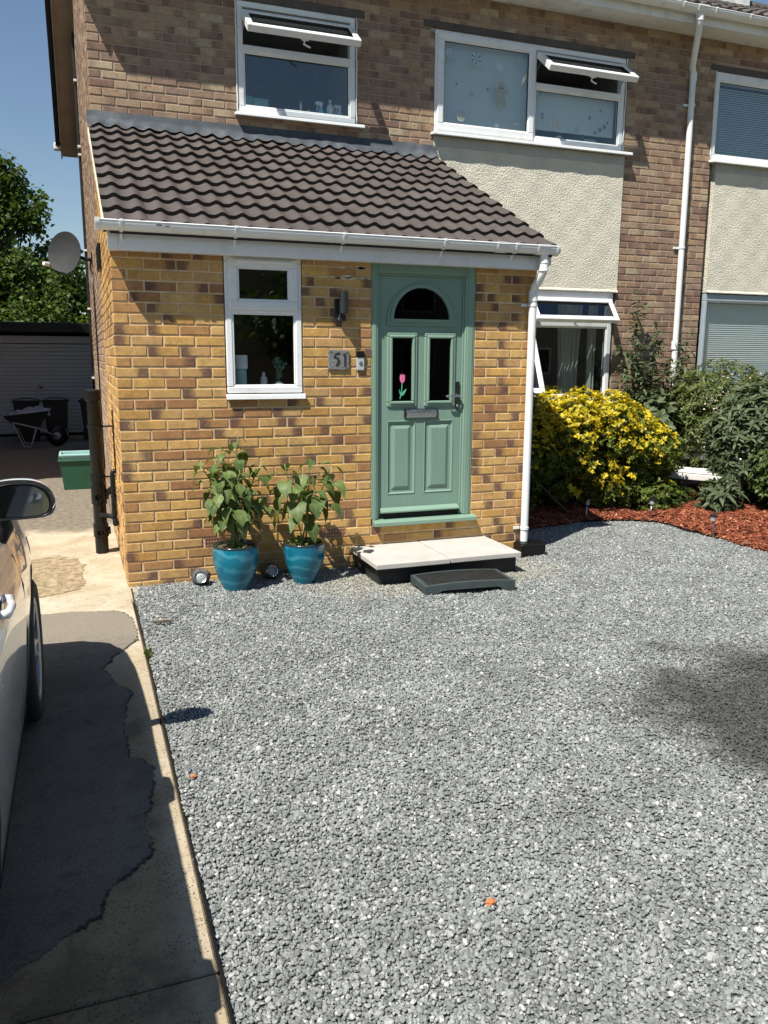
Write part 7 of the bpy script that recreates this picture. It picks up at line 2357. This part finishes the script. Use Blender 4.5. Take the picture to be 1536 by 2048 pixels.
# purple flower spikes of the buddleia: each a tapering drooping cone of florets
bud = [o for o in bpy.data.objects if o.name.startswith('buddleia') and o.type == 'EMPTY'][0]
def spike(p, d, L, mat, r=.017):
    P_, D_, N_ = [], [], []
    d = Vector(d).normalized()
    for k in range(90):
        s = random.random()
        q = Vector(p) + d * L * s + Vector((0, 0, -.35 * L * s * s))
        a = random.uniform(0, 2 * PI); rr = r * (1 - .75 * s)
        o_ = d.orthogonal().normalized(); o2 = d.cross(o_)
        rad = o_ * math.cos(a) + o2 * math.sin(a)
        P_.append(q + rad * rr * .6); D_.append(rad + d * .4); N_.append(d)
    leaves('flower_spike', P_, D_, N_, RNG.uniform(.008, .014, 90), T_SMALL, mat, bud, None, 1.3)
for (p, d) in (((6.72, .66, 1.26), (-.2, -.5, -.6)), ((6.95, .62, 1.24), (-.9, -.3, .5)), ((7.15, .6, 1.26), (.3, -.4, -.7)), ((7.30, .62, 1.28), (.9, -.2, .3)), ((6.70, .52, .92), (.35, -.4, -.75)), ((7.05, .58, 1.16), (1, -.2, .0)), ((7.35, .60, 1.14), (1, -.1, -.2)),
               ((6.85, .60, 1.10), (1, -.3, .1)), ((6.75, .60, 1.12), (-1, -.2, .15)), ((7.2, .5, 1.05), (-.8, -.5, .2)), ((7.0, .55, 1.33), (.5, -.2, .6)), ((7.25, .58, 1.36), (.7, -.2, .2))):
    spike(p, d, random.uniform(.09, .15), M['flower_p'])
# pale jasmine flowers
jas = [o for o in bpy.data.objects if o.name.startswith('jasmine_bush') and o.type == 'EMPTY'][0]
n = 130
fp = np.stack([RNG.uniform(6.4, 7.3, n), RNG.uniform(1.15, 1.35, n), RNG.uniform(.95, 1.55, n)], 1)
leaves('flowers', fp, RNG.normal(0, 1, (n, 3)) - [0, .8, 0], RNG.normal(0, 1, (n, 3)), RNG.uniform(.018, .034, n), T_SMALL, M['flower_w'], jas, None, 1.2)

# ------------------------------------------------------------------ white garden bench under the shrubs
M['bench'] = plain('white_painted_wood', (.66, .65, .60), .6, .1, 6, .2, 60, dirt=((.40, .38, .32), 6, .4))
bn = thing('garden_bench', 'white wooden garden bench half hidden under the shrubs', 'bench', (6.45, 1.4, 0))
Mb = Matrix.Translation((6.42, 1.38, 0)) @ Matrix.Rotation(math.radians(-58), 4, 'Z')
def bpart(name, *boxes):
    a = MB()
    for b in boxes: a.box(*b)
    a.xf(Mb); return a.build(name, M['bench'], bn, bevel=.006)
for k in range(4): bpart('seat_slat', (-.55, .55, -.20 + .105 * k, -.115 + .105 * k, .405, .428))
bpart('front_rail', (-.55, .55, -.225, -.202, .335, .404))
bpart('rear_rail', (-.55, .55, .202, .225, .335, .404))
for sx in (-1, 1):
    bpart('leg', (sx * .52 - .03, sx * .52 + .03, -.201, -.141, -.02, .404)); bpart('leg', (sx * .52 - .03, sx * .52 + .03, .141, .201, -.02, .404))
    bpart('arm_rest', (sx * .52 - .035, sx * .52 + .035, -.24, .24, .60, .625)); bpart('arm_post', (sx * .52 - .025, sx * .52 + .025, -.20, -.15, .429, .599))
    bpart('back_post', (sx * .52 - .025, sx * .52 + .025, .227, .272, .30, .80))
for z in (.52, .62, .72): bpart('back_slat', (-.494, .494, .24, .258, z, z + .07))

# dead leaf, chip of brick and a few tufts on the gravel
M['brickchip'] = plain('orange_brick_chip', (.50, .16, .06), .9, .2, 60, .6, 90)
def chip(x, y, r, lab, mat, seed):
    rg_ = random.Random(seed)
    bm = bmesh.new(); bmesh.ops.create_icosphere(bm, subdivisions=2, radius=r)
    for v in bm.verts: v.co = Vector((v.co.x * 1.3, v.co.y, v.co.z * .7)) * (1 + rg_.uniform(-.25, .2)) + Vector((x, y, .014))
    me = bpy.data.meshes.new('brick_chip'); bm.to_mesh(me); bm.free(); me.materials.append(mat)
    o = bpy.data.objects.new('brick_chip', me); COL.objects.link(o); tag(o, lab, 'stone')
chip(.854, -4.106, .013, 'single orange brick chip lying on the gravel in the foreground', M['brickchip'], 1)
chip(.085, -3.0, .010, 'small orange brick chip on the gravel near the driveway edge', M['brickchip'], 2)
tw_ = MB(); tw_.tube([(.10, -.93, .016), (.16, -.96, .022), (.21, -.955, .018)], [.008, .010, .007], 7); tag(tw_.build('twig', M['twig']), 'short dark twig lying on the gravel near the porch corner', 'twig')
gt = leaves('grass_tuft', [(.02 + random.uniform(-.015, .02), -1.50 + random.uniform(-.07, .07), .0) for _ in range(50)], RNG.normal(0, .5, (50, 3)) + [0, 0, .8], RNG.normal(0, 1, (50, 3)), RNG.uniform(.02, .05, 50), T_LANCE, M['leaf_jas'])
tag(gt, 'tiny green weed at the edge of the driveway', 'weed')
